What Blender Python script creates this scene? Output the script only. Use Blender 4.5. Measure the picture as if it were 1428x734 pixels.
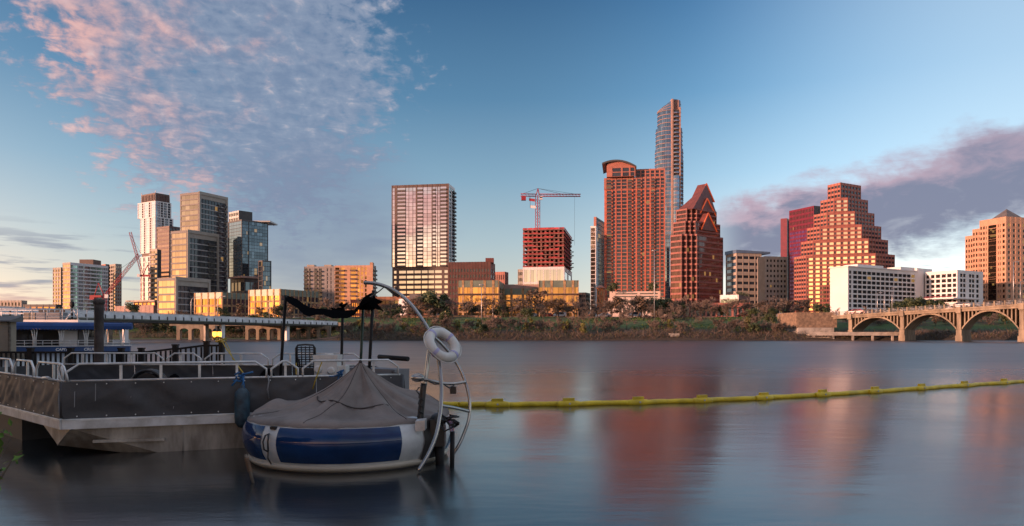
import bpy, math, random
from mathutils import Vector, Matrix, noise
R = math.radians
sc = bpy.context.scene
for o in list(bpy.data.objects):
    bpy.data.objects.remove(o)
COL = sc.collection
rnd = random.Random(7)

# ---------------------------------------------------------------- camera, light, sky
CAMZ = 2.2
F = 1000.0           # focal length in pixels of a 1428 px wide frame
CX, HY = 714.0, 463.0
cd = bpy.data.cameras.new("camera")
cam = bpy.data.objects.new("camera", cd)
COL.objects.link(cam)
cam.location = (0, 0, CAMZ)
cam.rotation_euler = (R(90), 0, 0)
cd.sensor_width = 36.0
cd.lens = 36.0 * F / 1428.0
cd.shift_y = (HY - 367.0) / 1428.0
cd.clip_start = 0.1
cd.clip_end = 8000
sc.camera = cam
sc.render.resolution_x, sc.render.resolution_y = 1024, 526

EXPO = 0.8
sc.view_settings.view_transform = 'Standard'
sc.view_settings.look = 'None'
sc.view_settings.gamma = 1.0
sc.view_settings.use_curve_mapping = False
sc.view_settings.exposure = EXPO
sc.render.engine = 'CYCLES'
sc.cycles.use_denoising = True
try:
    sc.cycles.denoiser = 'OPENIMAGEDENOISE'
except Exception:
    pass
sc.cycles.max_bounces = 6
sc.cycles.diffuse_bounces = 2
sc.cycles.glossy_bounces = 4
sc.cycles.transparent_max_bounces = 6
sc.cycles.caustics_reflective = False
sc.cycles.caustics_refractive = False

SUN_AZ = math.atan2(-0.90, -0.44)      # measured from +Y towards +X : the sun stands low in the west
SUN_EL = R(5.0)
SDIR = Vector((math.sin(SUN_AZ) * math.cos(SUN_EL), math.cos(SUN_AZ) * math.cos(SUN_EL), math.sin(SUN_EL)))
sd = bpy.data.lights.new("sun", 'SUN')
sd.energy = 4.3
sd.angle = R(1.5)
sd.color = (1.0, 0.51, 0.345)
sun = bpy.data.objects.new("sun", sd)
COL.objects.link(sun)
sun.location = SDIR * 200
sun.rotation_euler = SDIR.to_track_quat('Z', 'Y').to_euler()

world = bpy.data.worlds.new("World")
sc.world = world
world.use_nodes = True
wt = world.node_tree
wt.nodes.clear()


class E:
    """a node socket with arithmetic: builds Math nodes"""
    tree = None

    def __init__(s, sock): s.s = sock

    @staticmethod
    def op(name, *a, clamp=False):
        n = E.tree.nodes.new('ShaderNodeMath')
        n.operation = name
        n.use_clamp = clamp
        for i, x in enumerate(a):
            if isinstance(x, E): E.tree.links.new(x.s, n.inputs[i])
            else: n.inputs[i].default_value = float(x)
        return E(n.outputs[0])

    def __add__(s, o): return E.op('ADD', s, o)
    __radd__ = __add__
    def __sub__(s, o): return E.op('SUBTRACT', s, o)
    def __rsub__(s, o): return E.op('SUBTRACT', o, s)
    def __mul__(s, o): return E.op('MULTIPLY', s, o)
    __rmul__ = __mul__
    def __truediv__(s, o): return E.op('DIVIDE', s, o)
    def clamp(s): return E.op('ADD', s, 0.0, clamp=True)
    def pow(s, p): return E.op('POWER', s, p)
    def abs(s): return E.op('ABSOLUTE', s)
    def exp(s): return E.op('EXPONENT', s)

    def smooth(s, a, b):
        n = E.tree.nodes.new('ShaderNodeMapRange')
        n.interpolation_type = 'SMOOTHSTEP'
        E.tree.links.new(s.s, n.inputs[0])
        n.inputs[1].default_value, n.inputs[2].default_value = a, b
        n.inputs[3].default_value, n.inputs[4].default_value = 0, 1
        return E(n.outputs[0])


def n_noise(vec, scale, detail=4, rough=0.55, dist=0.0):
    n = E.tree.nodes.new('ShaderNodeTexNoise')
    n.inputs['Scale'].default_value = scale
    n.inputs['Detail'].default_value = detail
    n.inputs['Roughness'].default_value = rough
    n.inputs['Distortion'].default_value = dist
    if vec is not None: E.tree.links.new(vec, n.inputs['Vector'])
    return E(n.outputs[0])


def n_comb(x, y, z):
    n = E.tree.nodes.new('ShaderNodeCombineXYZ')
    for i, v in enumerate((x, y, z)):
        if isinstance(v, E): E.tree.links.new(v.s, n.inputs[i])
        else: n.inputs[i].default_value = v
    return n.outputs[0]


def n_mix(fac, a, b, blend='MIX'):
    n = E.tree.nodes.new('ShaderNodeMix')
    n.data_type = 'RGBA'
    n.blend_type = blend
    for k, v in ((0, fac), (6, a), (7, b)):
        if isinstance(v, E): E.tree.links.new(v.s, n.inputs[k])
        elif hasattr(v, 'is_output'): E.tree.links.new(v, n.inputs[k])
        elif isinstance(v, (tuple, list)): n.inputs[k].default_value = (*v[:3], 1)
        else: n.inputs[k].default_value = v
    return n.outputs[2]


def n_ramp(fac, stops):
    n = E.tree.nodes.new('ShaderNodeValToRGB')
    cr = n.color_ramp
    while len(cr.elements) < len(stops): cr.elements.new(0.5)
    for e, (p, c) in zip(cr.elements, stops):
        e.position = p
        e.color = (*c, 1)
    E.tree.links.new(fac.s, n.inputs[0])
    return n.outputs[0]


def lin(r, g, b, k=1.0):
    f = lambda c: ((c / 255 + 0.055) / 1.055) ** 2.4 if c > 10 else c / 255 / 12.92
    return (f(r) * k, f(g) * k, f(b) * k)


SK = 1 / 2 ** EXPO     # radiance that shows as the given display colour


def build_sky():
    E.tree = wt
    tc = wt.nodes.new('ShaderNodeTexCoord')
    sx = wt.nodes.new('ShaderNodeSeparateXYZ')
    wt.links.new(tc.outputs['Generated'], sx.inputs[0])
    x, y, z = (E(sx.outputs[i]) for i in range(3))
    el = E.op('ARCSINE', z) * (180 / math.pi)
    az = E.op('ARCTAN2', x, y) * (180 / math.pi)
    elp = E.op('MAXIMUM', el, 0.0)
    sky = wt.nodes.new('ShaderNodeTexSky')
    sky.sky_type = 'NISHITA'
    sky.sun_disc = False
    sky.sun_elevation = SUN_EL
    sky.sun_rotation = SUN_AZ
    sky.altitude = 150
    sky.air_density, sky.dust_density, sky.ozone_density = 1.0, 0.6, 2.0
    nish = n_mix(1.0, sky.outputs[0], (0.030, 0.030, 0.030), 'MULTIPLY')
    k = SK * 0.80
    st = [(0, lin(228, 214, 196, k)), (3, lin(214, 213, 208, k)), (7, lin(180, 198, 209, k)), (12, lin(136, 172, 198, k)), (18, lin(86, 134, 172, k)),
          (25, lin(50, 98, 142, k)), (34, lin(48, 88, 132, k)), (48, lin(150, 158, 178, k)), (70, lin(204, 202, 210, k)), (89, lin(214, 210, 214, k))]  # highest stops, out of view, are brightened to lift light on the foreground
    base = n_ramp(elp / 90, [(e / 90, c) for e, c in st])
    side = ((az + 6).abs() / 40).clamp().smooth(0.12, 1.0)
    rightside = ((az + 2) / 38).clamp().smooth(0.0, 0.95)
    gain = side * 0.22 + rightside * 0.80 + 0.97
    base = n_mix(1.0, base, n_comb(gain, gain, gain), 'MULTIPLY')
    base = n_mix(((az - 12) / 26).clamp().smooth(0.0, 1.0) * 0.55, base, lin(196, 216, 230, SK))
    # the glow of the low sun: gold at the horizon, paler above
    toward = (x * (SDIR.x / math.cos(SUN_EL)) + y * (SDIR.y / math.cos(SUN_EL)))
    t1 = toward.smooth(-0.05, 0.95)
    low = (elp * (-1 / 4.0)).exp()
    mid = (elp * (-1 / 13.0)).exp()
    g1 = t1 * low
    g2 = t1 * mid
    gold = n_comb(g1 * 2.2 + g2 * 0.43, g1 * 0.90 + g2 * 0.32, g1 * 0.09 + g2 * 0.19)
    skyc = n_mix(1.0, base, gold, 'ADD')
    skyc = n_mix(1.0, skyc, nish, 'ADD')
    skyc = n_mix(1.0, skyc, n_comb(t1 * mid * 0.10 + 1.0, 1.0 - t1 * mid * 0.16, 1.0 - t1 * mid * 0.38), 'MULTIPLY')
    hz = (elp * (-1 / 5.0)).exp() * rightside
    skyc = n_mix(1.0, skyc, n_comb(hz * 0.30, hz * 0.25, hz * 0.16), 'ADD')
    # ---- clouds, on a flat layer overhead
    iz = E.op('MAXIMUM', z, 0.03)
    flat = n_comb(x / iz, y / iz, 0.0)
    sph = n_comb(az * 0.1, el * 0.32, 0.0)
    wob = (n_noise(flat, 1.1, 3) - 0.5) * 9.0
    wob2 = (n_noise(sph, 1.6, 4) - 0.5)
    puffv = n_comb(az * 0.1 + el * 0.03, el * 0.135 - az * 0.012, 0.0)
    cells = n_noise(puffv, 7.8, 7, 0.56, 0.3) * 0.62 + n_noise(flat, 9.0, 6, 0.60, 0.8) * 0.38
    lumps = n_noise(puffv, 2.1, 5, 0.58, 0.3)
    puffs = n_noise(flat, 3.2, 6, 0.6, 0.4)
    # upper-left field of broken cloud
    da = (az + 21.5 + (elp - 18) * 0.12 + wob) / 18.0
    de = (el - 22.0) / 20.5
    rr = E.op('SQRT', da * da + de * de)
    mA = 1.0 - (rr + (lumps - 0.5) * 0.9).smooth(0.34, 1.10)
    inner = 1.0 - rr.smooth(0.2, 1.0)
    cA = ((cells - 0.5) * 3.9 + (lumps - 0.5) * 1.5 + mA * 1.35 + inner * 0.45 - 0.74).smooth(-0.08, 0.75) * mA.smooth(0.0, 0.4)
    pinkA = ((lumps - 0.46) * 3.0 + (0 - az - 23.5) / 17 + (cells - 0.5) * 1.8 + ((13.0 - el) / 12).clamp() * 0.35).smooth(-0.1, 1.25)
    colA = n_mix(pinkA, lin(142, 157, 182, SK * 0.98), lin(234, 184, 178, SK))
    colA = n_mix((1.0 - cells.smooth(0.38, 0.58)) * 0.50, colA, lin(102, 124, 158, SK))
    colA = n_mix(cells.smooth(0.54, 0.70) * 0.45, colA, lin(226, 212, 214, SK))
    skyc = n_mix(cA * 0.90, skyc, colA)
    # soft grey veil under it
    veil = (1.0 - E.op('SQRT', ((az + 15 + wob * 0.4) / 11) * ((az + 15 + wob * 0.4) / 11) + ((el - 8) / 8) * ((el - 8) / 8)).smooth(0.3, 1.05)) * (0.75 + wob2 * 0.9)
    skyc = n_mix(veil.clamp() * 0.85, skyc, lin(128, 142, 170, SK * 0.95))
    # long bank on the right
    cen = 8.6 + (az - 26) * 0.17
    hh = 2.9 + (az - 16) * 0.06
    db = (el - cen + wob2 * 2.6 + (lumps - 0.5) * 3.4 + (cells - 0.5) * 2.0) / hh
    mB = (1.0 - db.abs().smooth(0.55, 1.12)) * az.smooth(13.0, 18.5)
    tB = n_noise(n_comb(az * 0.1, el * 0.2, 1.0), 3.4, 7, 0.6, 0.4)
    colB = n_mix((db + 0.15 + (tB - 0.5) * 1.8).smooth(0.15, 0.95) * (1.0 - az.smooth(24, 40) * 0.5), lin(124, 128, 154, SK), lin(190, 164, 180, SK))
    colB = n_mix((tB.smooth(0.50, 0.72)) * 0.55 * (1.0 - db.smooth(-0.8, 0.3)), colB, lin(196, 200, 210, SK))
    skyc = n_mix(mB * 0.93, skyc, colB)
    # scraps low over the horizon
    streak = n_noise(n_comb(az * 0.10, el * 0.95, 2.0), 1.9, 5, 0.55)
    mC = (streak + (0 - (az + 36).abs() * 0.012) - 0.44).smooth(0.0, 0.16) * (1.0 - (el - 4.0).abs().smooth(1.2, 4.2)) * (1.0 - (az + 1.0).smooth(-36.0, 6.0) * 0.55) * (1.0 - az.smooth(8, 16))
    colC = n_mix((el * 0.5 + (streak - 0.5) * 2).smooth(0.6, 2.0), lin(240, 168, 150, SK), lin(138, 146, 166, SK))
    skyc = n_mix(mC * 0.75, skyc, colC)
    mS = (streak - 0.5).smooth(0.02, 0.14) * (1.0 - (el - 3.6).abs().smooth(0.5, 2.2)) * az.smooth(18, 26)
    skyc = n_mix(mS * 0.7, skyc, lin(150, 160, 182, SK))
    # pink cloud over the south-west, seen only in the windows and the water
    south = az.abs().smooth(95, 125)
    mD = (n_noise(flat, 0.9, 5, 0.6) - 0.40).smooth(0.0, 0.2) * south
    skyc = n_mix(mD * el.smooth(4.5, 8.0) * 0.8, skyc, n_mix(el.smooth(9, 15), lin(238, 158, 150, SK), lin(140, 134, 158, SK)))
    # below the horizon
    skyc = n_mix((0 - el).smooth(0.2, 3.0), skyc, (0.03, 0.035, 0.04))
    bg = wt.nodes.new('ShaderNodeBackground')
    bg.inputs[1].default_value = 1.0
    out = wt.nodes.new('ShaderNodeOutputWorld')
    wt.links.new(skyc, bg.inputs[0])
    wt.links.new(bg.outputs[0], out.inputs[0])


build_sky()


# ---------------------------------------------------------------- helpers
def at(px, py, Y):
    return Vector(((px - CX) / F * Y, Y, CAMZ + (HY - py) / F * Y))


def zt(py, Y):
    return CAMZ + (HY - py) / F * Y


def tag(o, label=None, cat=None, group=None, kind=None):
    if label: o['label'] = label
    if cat: o['category'] = cat
    if group: o['group'] = group
    if kind: o['kind'] = kind
    return o


def thing(name, label, cat, loc=(0, 0, 0), group=None):
    o = bpy.data.objects.new(name, None)
    o.empty_display_size = 0.3
    o.location = loc
    COL.objects.link(o)
    return tag(o, label, cat, group)


class MB:
    def __init__(s):
        s.v, s.f, s.m, s.sm, s.mats = [], [], [], [], []

    def mi(s, mat):
        if mat not in s.mats: s.mats.append(mat)
        return s.mats.index(mat)

    def face(s, idx, mat, smooth=False):
        s.f.append(tuple(idx)); s.m.append(s.mi(mat)); s.sm.append(smooth)

    def poly(s, pts, mat, smooth=False):
        b = len(s.v)
        s.v += [tuple(p) for p in pts]
        s.face(range(b, b + len(pts)), mat, smooth)

    def obox(s, o, ax, ay, az, mat):
        o, ax, ay, az = Vector(o), Vector(ax), Vector(ay), Vector(az)
        if ax.cross(ay).dot(az) < 0:
            o = o + ax; ax = -ax
        b = len(s.v)
        for k in (0, 1):
            for p in (o, o + ax, o + ax + ay, o + ay):
                s.v.append(tuple(p + az * k))
        for q in ((3, 2, 1, 0), (4, 5, 6, 7), (0, 1, 5, 4), (1, 2, 6, 5), (2, 3, 7, 6), (3, 0, 4, 7)):
            s.face([b + i for i in q], mat)

    def bx(s, x0, y0, z0, x1, y1, z1, mat):
        s.obox((min(x0, x1), min(y0, y1), min(z0, z1)), (abs(x1 - x0), 0, 0), (0, abs(y1 - y0), 0), (0, 0, abs(z1 - z0)), mat)

    def prism(s, pts, z0, z1, mat, topmat=None, tops=None):
        b = len(s.v); n = len(pts)
        for p in pts: s.v.append((p[0], p[1], z0))
        for i, p in enumerate(pts): s.v.append((p[0], p[1], tops[i] if tops else z1))
        for i in range(n):
            j = (i + 1) % n
            s.face((b + i, b + j, b + n + j, b + n + i), mat)
        s.face([b + n + i for i in range(n)], topmat or mat)
        s.face([b + i for i in range(n - 1, -1, -1)], mat)

    def tube(s, pts, r, mat, n=8, closed=False, cap=True):
        pts = [Vector(p) for p in pts]
        m = len(pts)
        rs = r if isinstance(r, (list, tuple)) else [r] * m
        b = len(s.v)
        up = None
        for i, p in enumerate(pts):
            if closed: t = pts[(i + 1) % m] - pts[i - 1]
            else: t = pts[min(i + 1, m - 1)] - pts[max(i - 1, 0)]
            t.normalize()
            if up is None:
                up = Vector((0, 0, 1)) if abs(t.z) < 0.9 else Vector((1, 0, 0))
            u = t.cross(up)
            if u.length < 1e-4: u = t.orthogonal()
            u.normalize()
            w = u.cross(t); up = w
            for k in range(n):
                a = 2 * math.pi * k / n
                s.v.append(tuple(p + (u * math.cos(a) + w * math.sin(a)) * rs[i]))
        for i in range(m if closed else m - 1):
            j = (i + 1) % m
            for k in range(n):
                l = (k + 1) % n
                s.face((b + i * n + k, b + i * n + l, b + j * n + l, b + j * n + k), mat, True)
        if cap and not closed:
            s.face([b + k for k in range(n - 1, -1, -1)], mat)
            s.face([b + (m - 1) * n + k for k in range(n)], mat)

    def lathe(s, prof, mat, c=(0, 0, 0), n=24, a0=0.0, a1=2 * math.pi, smooth=True):
        full = abs(a1 - a0 - 2 * math.pi) < 1e-6
        b = len(s.v); m = len(prof); cols = n if full else n + 1
        for i in range(cols):
            a = a0 + (a1 - a0) * i / n
            for r, z in prof:
                s.v.append((c[0] + r * math.cos(a), c[1] + r * math.sin(a), c[2] + z))
        for i in range(n):
            j = (i + 1) % cols
            for k in range(m - 1):
                s.face((b + i * m + k, b + j * m + k, b + j * m + k + 1, b + i * m + k + 1), mat, smooth)

    def ball(s, c, r, mat, n=12, squash=(1, 1, 1)):
        prof = [(math.sin(math.pi * k / (n // 2)) * r, -math.cos(math.pi * k / (n // 2)) * r) for k in range(n // 2 + 1)]
        b = len(s.v)
        s.lathe(prof, mat, (0, 0, 0), n)
        for i in range(b, len(s.v)):
            p = s.v[i]
            s.v[i] = (c[0] + p[0] * squash[0], c[1] + p[1] * squash[1], c[2] + p[2] * squash[2])

    def mesh(s, name):
        me = bpy.data.meshes.new(name)
        me.from_pydata(s.v, [], s.f)
        for m in s.mats: me.materials.append(m)
        me.polygons.foreach_set('material_index', s.m)
        me.polygons.foreach_set('use_smooth', s.sm)
        me.update()
        return me

    def build(s, name, parent=None, loc=None):
        o = bpy.data.objects.new(name, s.mesh(name))
        COL.objects.link(o)
        if parent is not None: o.parent = parent
        if loc is not None: o.location = loc
        return o


def inst(name, me, parent=None, loc=(0, 0, 0), rz=0.0, scale=None):
    o = bpy.data.objects.new(name, me)
    o.location = loc
    o.rotation_euler = (0, 0, rz)
    if scale is not None: o.scale = scale
    if parent is not None: o.parent = parent
    COL.objects.link(o)
    return o


def kids(o):
    return [c for c in bpy.data.objects if c.parent is o]


def copy_tree(o, children, parent=None):
    c = o.copy()
    COL.objects.link(c)
    if parent is not None: c.parent = parent
    for ch in children.get(o.name, []): copy_tree(ch, children, c)
    return c


def child_map(o, out=None):
    out = {} if out is None else out
    k = list(o.children)
    out[o.name] = k
    for c in k: child_map(c, out)
    return out


# ---------------------------------------------------------------- materials
def mat(name, col, rough=0.8, metal=0.0, var=0.18, scale=0.35, bump=0.0, bscale=6.0, spec=None, col2=None, stretch=None):
    m = bpy.data.materials.new(name)
    m.use_nodes = True
    t = m.node_tree
    b = t.nodes['Principled BSDF']
    E.tree = t
    g = t.nodes.new('ShaderNodeNewGeometry')
    vec = g.outputs['Position']
    if stretch:
        mp = t.nodes.new('ShaderNodeMapping')
        mp.inputs['Scale'].default_value = stretch
        t.links.new(vec, mp.inputs[0])
        vec = mp.outputs[0]
    nz = n_noise(vec, scale, 5, 0.6)
    c2 = col2 if col2 else tuple(c * (1 - var * 1.6) for c in col)
    c1 = col if col2 else tuple(min(1, c * (1 + var * 0.8)) for c in col)
    t.links.new(n_mix(nz.smooth(0.3, 0.7), c2, c1), b.inputs['Base Color'])
    b.inputs['Roughness'].default_value = rough
    b.inputs['Metallic'].default_value = metal
    if spec is not None: b.inputs['Specular IOR Level'].default_value = spec
    if bump:
        bn = n_noise(vec, bscale, 4, 0.6)
        bp = t.nodes.new('ShaderNodeBump')
        bp.inputs['Strength'].default_value = bump
        bp.inputs['Distance'].default_value = 0.05
        t.links.new(bn.s, bp.inputs['Height'])
        t.links.new(bp.outputs[0], b.inputs['Normal'])
    return m


def glass(name, col, metal=0.75, rough=0.04, var=0.5, lit=0.0, wave=0.02, wscale=0.12, dark=None):
    """reflective window glass: panes differ a little in tint and flatness; some rooms are lit"""
    m = bpy.data.materials.new(name)
    m.use_nodes = True
    t = m.node_tree
    b = t.nodes['Principled BSDF']
    E.tree = t
    oi = t.nodes.new('ShaderNodeObjectInfo')
    g = t.nodes.new('ShaderNodeNewGeometry')
    r = E.op('FRACT', E(oi.outputs['Random']) * 7.31 + E(g.outputs['Random Per Island']) * 5.77)
    dk = dark if dark else tuple(c * (1 - var) for c in col)
    t.links.new(n_mix(r, dk, col), b.inputs['Base Color'])
    b.inputs['Metallic'].default_value = metal
    b.inputs['Roughness'].default_value = rough
    nz = n_noise(g.outputs['Position'], wscale, 2, 0.5)
    bp = t.nodes.new('ShaderNodeBump')
    bp.inputs['Strength'].default_value = 1.0
    bp.inputs['Distance'].default_value = wave / wscale * 0.12
    t.links.new(nz.s, bp.inputs['Height'])
    t.links.new(bp.outputs[0], b.inputs['Normal'])
    if lit > 0:
        r2 = E.op('FRACT', r * 17.13)
        on = E.op('GREATER_THAN', r2, 1 - lit)
        b.inputs['Emission Color'].default_value = (1.0, 0.55, 0.16, 1)
        t.links.new((on * 0.16).s, b.inputs['Emission Strength'])
    return m


def off(poly, d):
    """polygon (counter-clockwise) moved inwards by d"""
    n = len(poly); out = []
    for i in range(n):
        p0, p1, p2 = Vector(poly[i - 1][:2]), Vector(poly[i][:2]), Vector(poly[(i + 1) % n][:2])
        a, b = (p1 - p0).normalized(), (p2 - p1).normalized()
        na, nb = Vector((-a.y, a.x)), Vector((-b.y, b.x))
        k = 1 + na.dot(nb)
        out.append(p1 + (na + nb) * (d / max(k, 0.3)))
    return out


def foot(pa, pb, pc, Y, th):
    """footprint with the front corner at pixel column pb and depth Y, turned by th degrees; pa and pc are the columns of its left and right ends"""
    a = R(th)
    ka, kb, kc = ((p - CX) / F for p in (pa, pb, pc))
    B = Vector((kb * Y, Y))
    u = Vector((-math.cos(a), math.sin(a)))
    v = Vector((math.sin(a), math.cos(a)))
    ta = (ka * Y - B.x) / (u.x - ka * u.y)
    tcn = (kc * Y - B.x) / (v.x - kc * v.y) if abs(v.x - kc * v.y) > 1e-6 else -1
    if not 0 < tcn < 60: tcn = 24.0          # that side faces away: any plausible depth
    A, C = B + u * ta, B + v * tcn
    return [A, B, C, A + C - B]


class Building:
    def __init__(s, name, label, cat, base, z):
        s.root = thing(name, label, cat, (base[0], base[1], z))
        s.o = Vector((base[0], base[1]))
        s.z = z
        s.wall = MB()
        s.wins, s.balc, s.wmesh, s.other = [], [], {}, []

    def loc(s, poly): return [Vector(p[:2]) - s.o for p in poly]

    def tier(s, poly, z0, z1, specs, core, roof=None, inset=0.4):
        pl = s.loc(poly)
        s.wall.prism(off(pl, inset), z0 - s.z, z1 - s.z - 0.5, core, roof or core)
        n = len(pl)
        for i in range(n):
            sp = specs.get(i, specs.get('*'))
            if sp is None: continue
            s.facade(pl[i], pl[(i + 1) % n], z0 - s.z, z1 - s.z, sp, inset)

    def plain(s, P0, P1, z0, z1, m, inset=0.4):
        s.facade(P0, P1, z0, z1, dict(plain=m), inset)

    def facade(s, P0, P1, z0, z1, sp, p):
        d = P1 - P0; L = d.length
        if L < 0.3: return
        ex = d / L
        nr = Vector((ex.y, -ex.x))
        ang = math.atan2(ex.y, ex.x)
        e = 0.012

        def box(s0, s1, za, zb, t0, t1, m):
            s0, s1 = max(s0, e), min(s1, L - e)
            if s1 - s0 < 0.01 or zb - za < 0.01: return
            q = P0 + ex * s0 + nr * t1
            s.wall.obox((q.x, q.y, za), (ex.x * (s1 - s0), ex.y * (s1 - s0), 0), (-nr.x * (t1 - t0), -nr.y * (t1 - t0), 0), (0, 0, zb - za), m)
        if 'plain' in sp:
            box(0, L, z0 + .02, z1, -p - .05, 0, sp['plain'])
            return
        wm, gm = sp['wall'], sp['glass']
        sm = sp.get('span', wm)
        top, base = sp.get('top', 1.2), sp.get('base', 0.0)
        nz = sp['nz']
        fh = (z1 - z0 - top - base) / nz
        a, b = sp.get('sill', 0.28), sp.get('head', 0.86)
        dp, ds = sp.get('dp', 0.0), sp.get('ds', 0.07)
        if 'cols' in sp: cols = [(f0 * L, f1 * L, k) for f0, f1, k in sp['cols']]
        else:
            nx = sp['nx']; end = sp.get('end', 0.02) * L
            cw = (L - 2 * end) / nx; pw = sp.get('pier', 0.3) * cw
            cols = [(end + i * cw + pw / 2, end + (i + 1) * cw - pw / 2, 'b' if i in sp.get('balc', ()) else 'w') for i in range(nx)]
        # piers
        last = 0.0
        for s0, s1, k in cols + [(L, L, '')]:
            box(last, s0, z0 + .02, z1, -p - .05, -dp, wm)
            last = s1
        # spandrels
        zs = z0 + .04
        for i in range(nz):
            w0 = z0 + base + (i + a) * fh
            box(0, L, zs, w0, -p - .05, -ds, sm)
            zs = z0 + base + (i + b) * fh
        box(0, L, zs, z1 - .03, -p - .05, -ds, sp.get('topmat', sm))
        panes = sp.get('panes', 1)
        skip = sp.get('skip')
        for i in range(nz):
            for ci, (s0, s1, k) in enumerate(cols):
                if skip and skip(ci, i): continue
                w, h = s1 - s0, (b - a) * fh
                gg = sp.get('gmap', {}).get(k, gm)
                key = (round(w, 3), round(h, 3), gg.name, panes)
                if key not in s.wmesh:
                    mb = MB()
                    pw = w / panes
                    g = 0.05 if panes > 1 else 0
                    for q in range(panes):
                        mb.bx(-w / 2 + q * pw + g, -.03, 0.0, -w / 2 + (q + 1) * pw - g, .03, h, gg)
                    s.wmesh[key] = mb.mesh('window')
                c = P0 + ex * ((s0 + s1) / 2) - nr * (p - 0.08)
                s.wins.append((s.wmesh[key], (c.x, c.y, z0 + base + (i + a) * fh), ang, w * h, sp.get('wname', 'window')))
                if k == 'b':
                    s.add_balc(P0 + ex * ((s0 + s1) / 2), nr, ang, w * 1.08, z0 + base + i * fh, sp.get('bdepth', 1.3), sp.get('bmat', wm), sp.get('brail', wm))

    def add_balc(s, c, nr, ang, w, z, depth, m, rail):
        key = ('b', round(w, 3), depth, m.name, rail.name)
        if key not in s.wmesh:
            mb = MB()
            mb.bx(-w / 2, -depth, -0.12, w / 2, 0.1, 0.12, m)
            mb.bx(-w / 2, -depth - .03, 0.12, w / 2, -depth + .04, 1.1, rail)
            mb.bx(-w / 2 - .02, -depth + .05, 0.125, -w / 2 + .04, 0.0, 1.09, rail)
            mb.bx(w / 2 - .04, -depth + .05, 0.125, w / 2 + .02, 0.0, 1.09, rail)
            s.wmesh[key] = mb.mesh('balcony')
        s.balc.append((s.wmesh[key], (c.x, c.y, z), ang, w, 'balcony'))

    def emit(s, items):
        items.sort(key=lambda q: -(round(q[3], 1) * 1000 + q[1][2]))
        for me, p, a, _, nm in items[:100]:
            inst(nm, me, s.root, p, a)
        rest = items[100:]
        if rest:
            v, f, mi, mats = [], [], [], []
            for me, p, a, _, nm in rest:
                M = Matrix.Translation(p) @ Matrix.Rotation(a, 4, 'Z')
                bb = len(v)
                mp = []
                for mt in me.materials:
                    if mt not in mats: mats.append(mt)
                    mp.append(mats.index(mt))
                v += [tuple(M @ q.co) for q in me.vertices]
                for pl in me.polygons:
                    f.append([bb + k for k in pl.vertices]); mi.append(mp[pl.material_index])
            me2 = bpy.data.meshes.new(rest[0][4])
            me2.from_pydata(v, [], f)
            for mt in mats: me2.materials.append(mt)
            me2.polygons.foreach_set('material_index', mi)
            me2.update()
            o = inst(rest[0][4], me2, s.root)
            o['kind'] = 'stuff'

    def part(s, name, mb):
        return mb.build(name, s.root)

    def finish(s):
        s.wall.build('wall', s.root)
        groups = {}
        for it in s.wins: groups.setdefault(it[4], []).append(it)
        for g in groups.values(): s.emit(g)
        if s.balc: s.emit(s.balc)
        return s.root

# ---------------------------------------------------------------- the setting: ground, water, road
M = {}
M['conc'] = mat('concrete', (0.36, 0.33, 0.29), 0.85, var=0.25, scale=0.5, bump=0.25)
M['conc_warm'] = mat('weathered_concrete', (0.34, 0.28, 0.205), 0.9, scale=0.7, bump=0.4, stretch=(1, 1, 0.3), col2=(0.17, 0.14, 0.105))
M['conc_white'] = mat('white_painted_concrete', (0.72, 0.70, 0.69), 0.7, var=0.04, scale=.1)
M['asphalt'] = mat('asphalt', (0.05, 0.05, 0.052), 0.9)
M['white'] = mat('white_paint', (0.75, 0.74, 0.72), 0.5, var=0.06)
M['black'] = mat('black_paint', (0.012, 0.012, 0.013), 0.55, var=0.2, spec=.25)
M['steel'] = mat('galvanised_steel', (0.42, 0.43, 0.44), 0.45, 0.7, var=0.2, scale=3)
M['dark_in'] = mat('dark_interior', (0.025, 0.026, 0.03), 0.6)
M['roofgrey'] = mat('roof_membrane', (0.2, 0.19, 0.18), 0.9)


def ground_h(x, y):
    w = noise.noise(Vector((x * 0.035, 0.3, 0))) * 1.1 + noise.noise(Vector((x * 0.13, 5, 0))) * 0.5
    if y > 90:
        t = y - 183.0 - w
        pts = [(-40, -3), (-1.5, -1.2), (0, 0.05), (1.2, 0.9), (5, 1.7), (12, 2.6), (24, 4.6), (44, 6.6), (56, 7.0), (9000, 7.0)]
        n = noise.noise(Vector((x * 0.06, y * 0.08, 1.7))) * 0.7 if 2 < t < 48 else 0
    else:
        u = min(1.0, max(0.0, (-x - 62) / 50)); u = u * u * (3 - 2 * u)
        t = -(y + 2.5) - w * 0.5 + 44 * u  # unseen bulge of near bank, added to carry trees that block western glow
        pts = [(-60, -3), (-2, -0.8), (0, 0.0), (2, 0.5), (9, 1.5), (60, 2.2), (9000, 2.5)]
        n = 0
    low = 1.0
    if y > 90 and x < -40: low = min(1, max(.12, (y - 199) / 22)) if x < -52 else min(1, max(.12, (y - 199) / 22) + (x + 52) / 12)
    for (a, ha), (b, hb) in zip(pts, pts[1:]):
        if t <= b:
            h = ha + (hb - ha) * max(0, (t - a) / (b - a)) + n
            return h * low if h > 0 else h
    return pts[-1][1]


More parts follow.
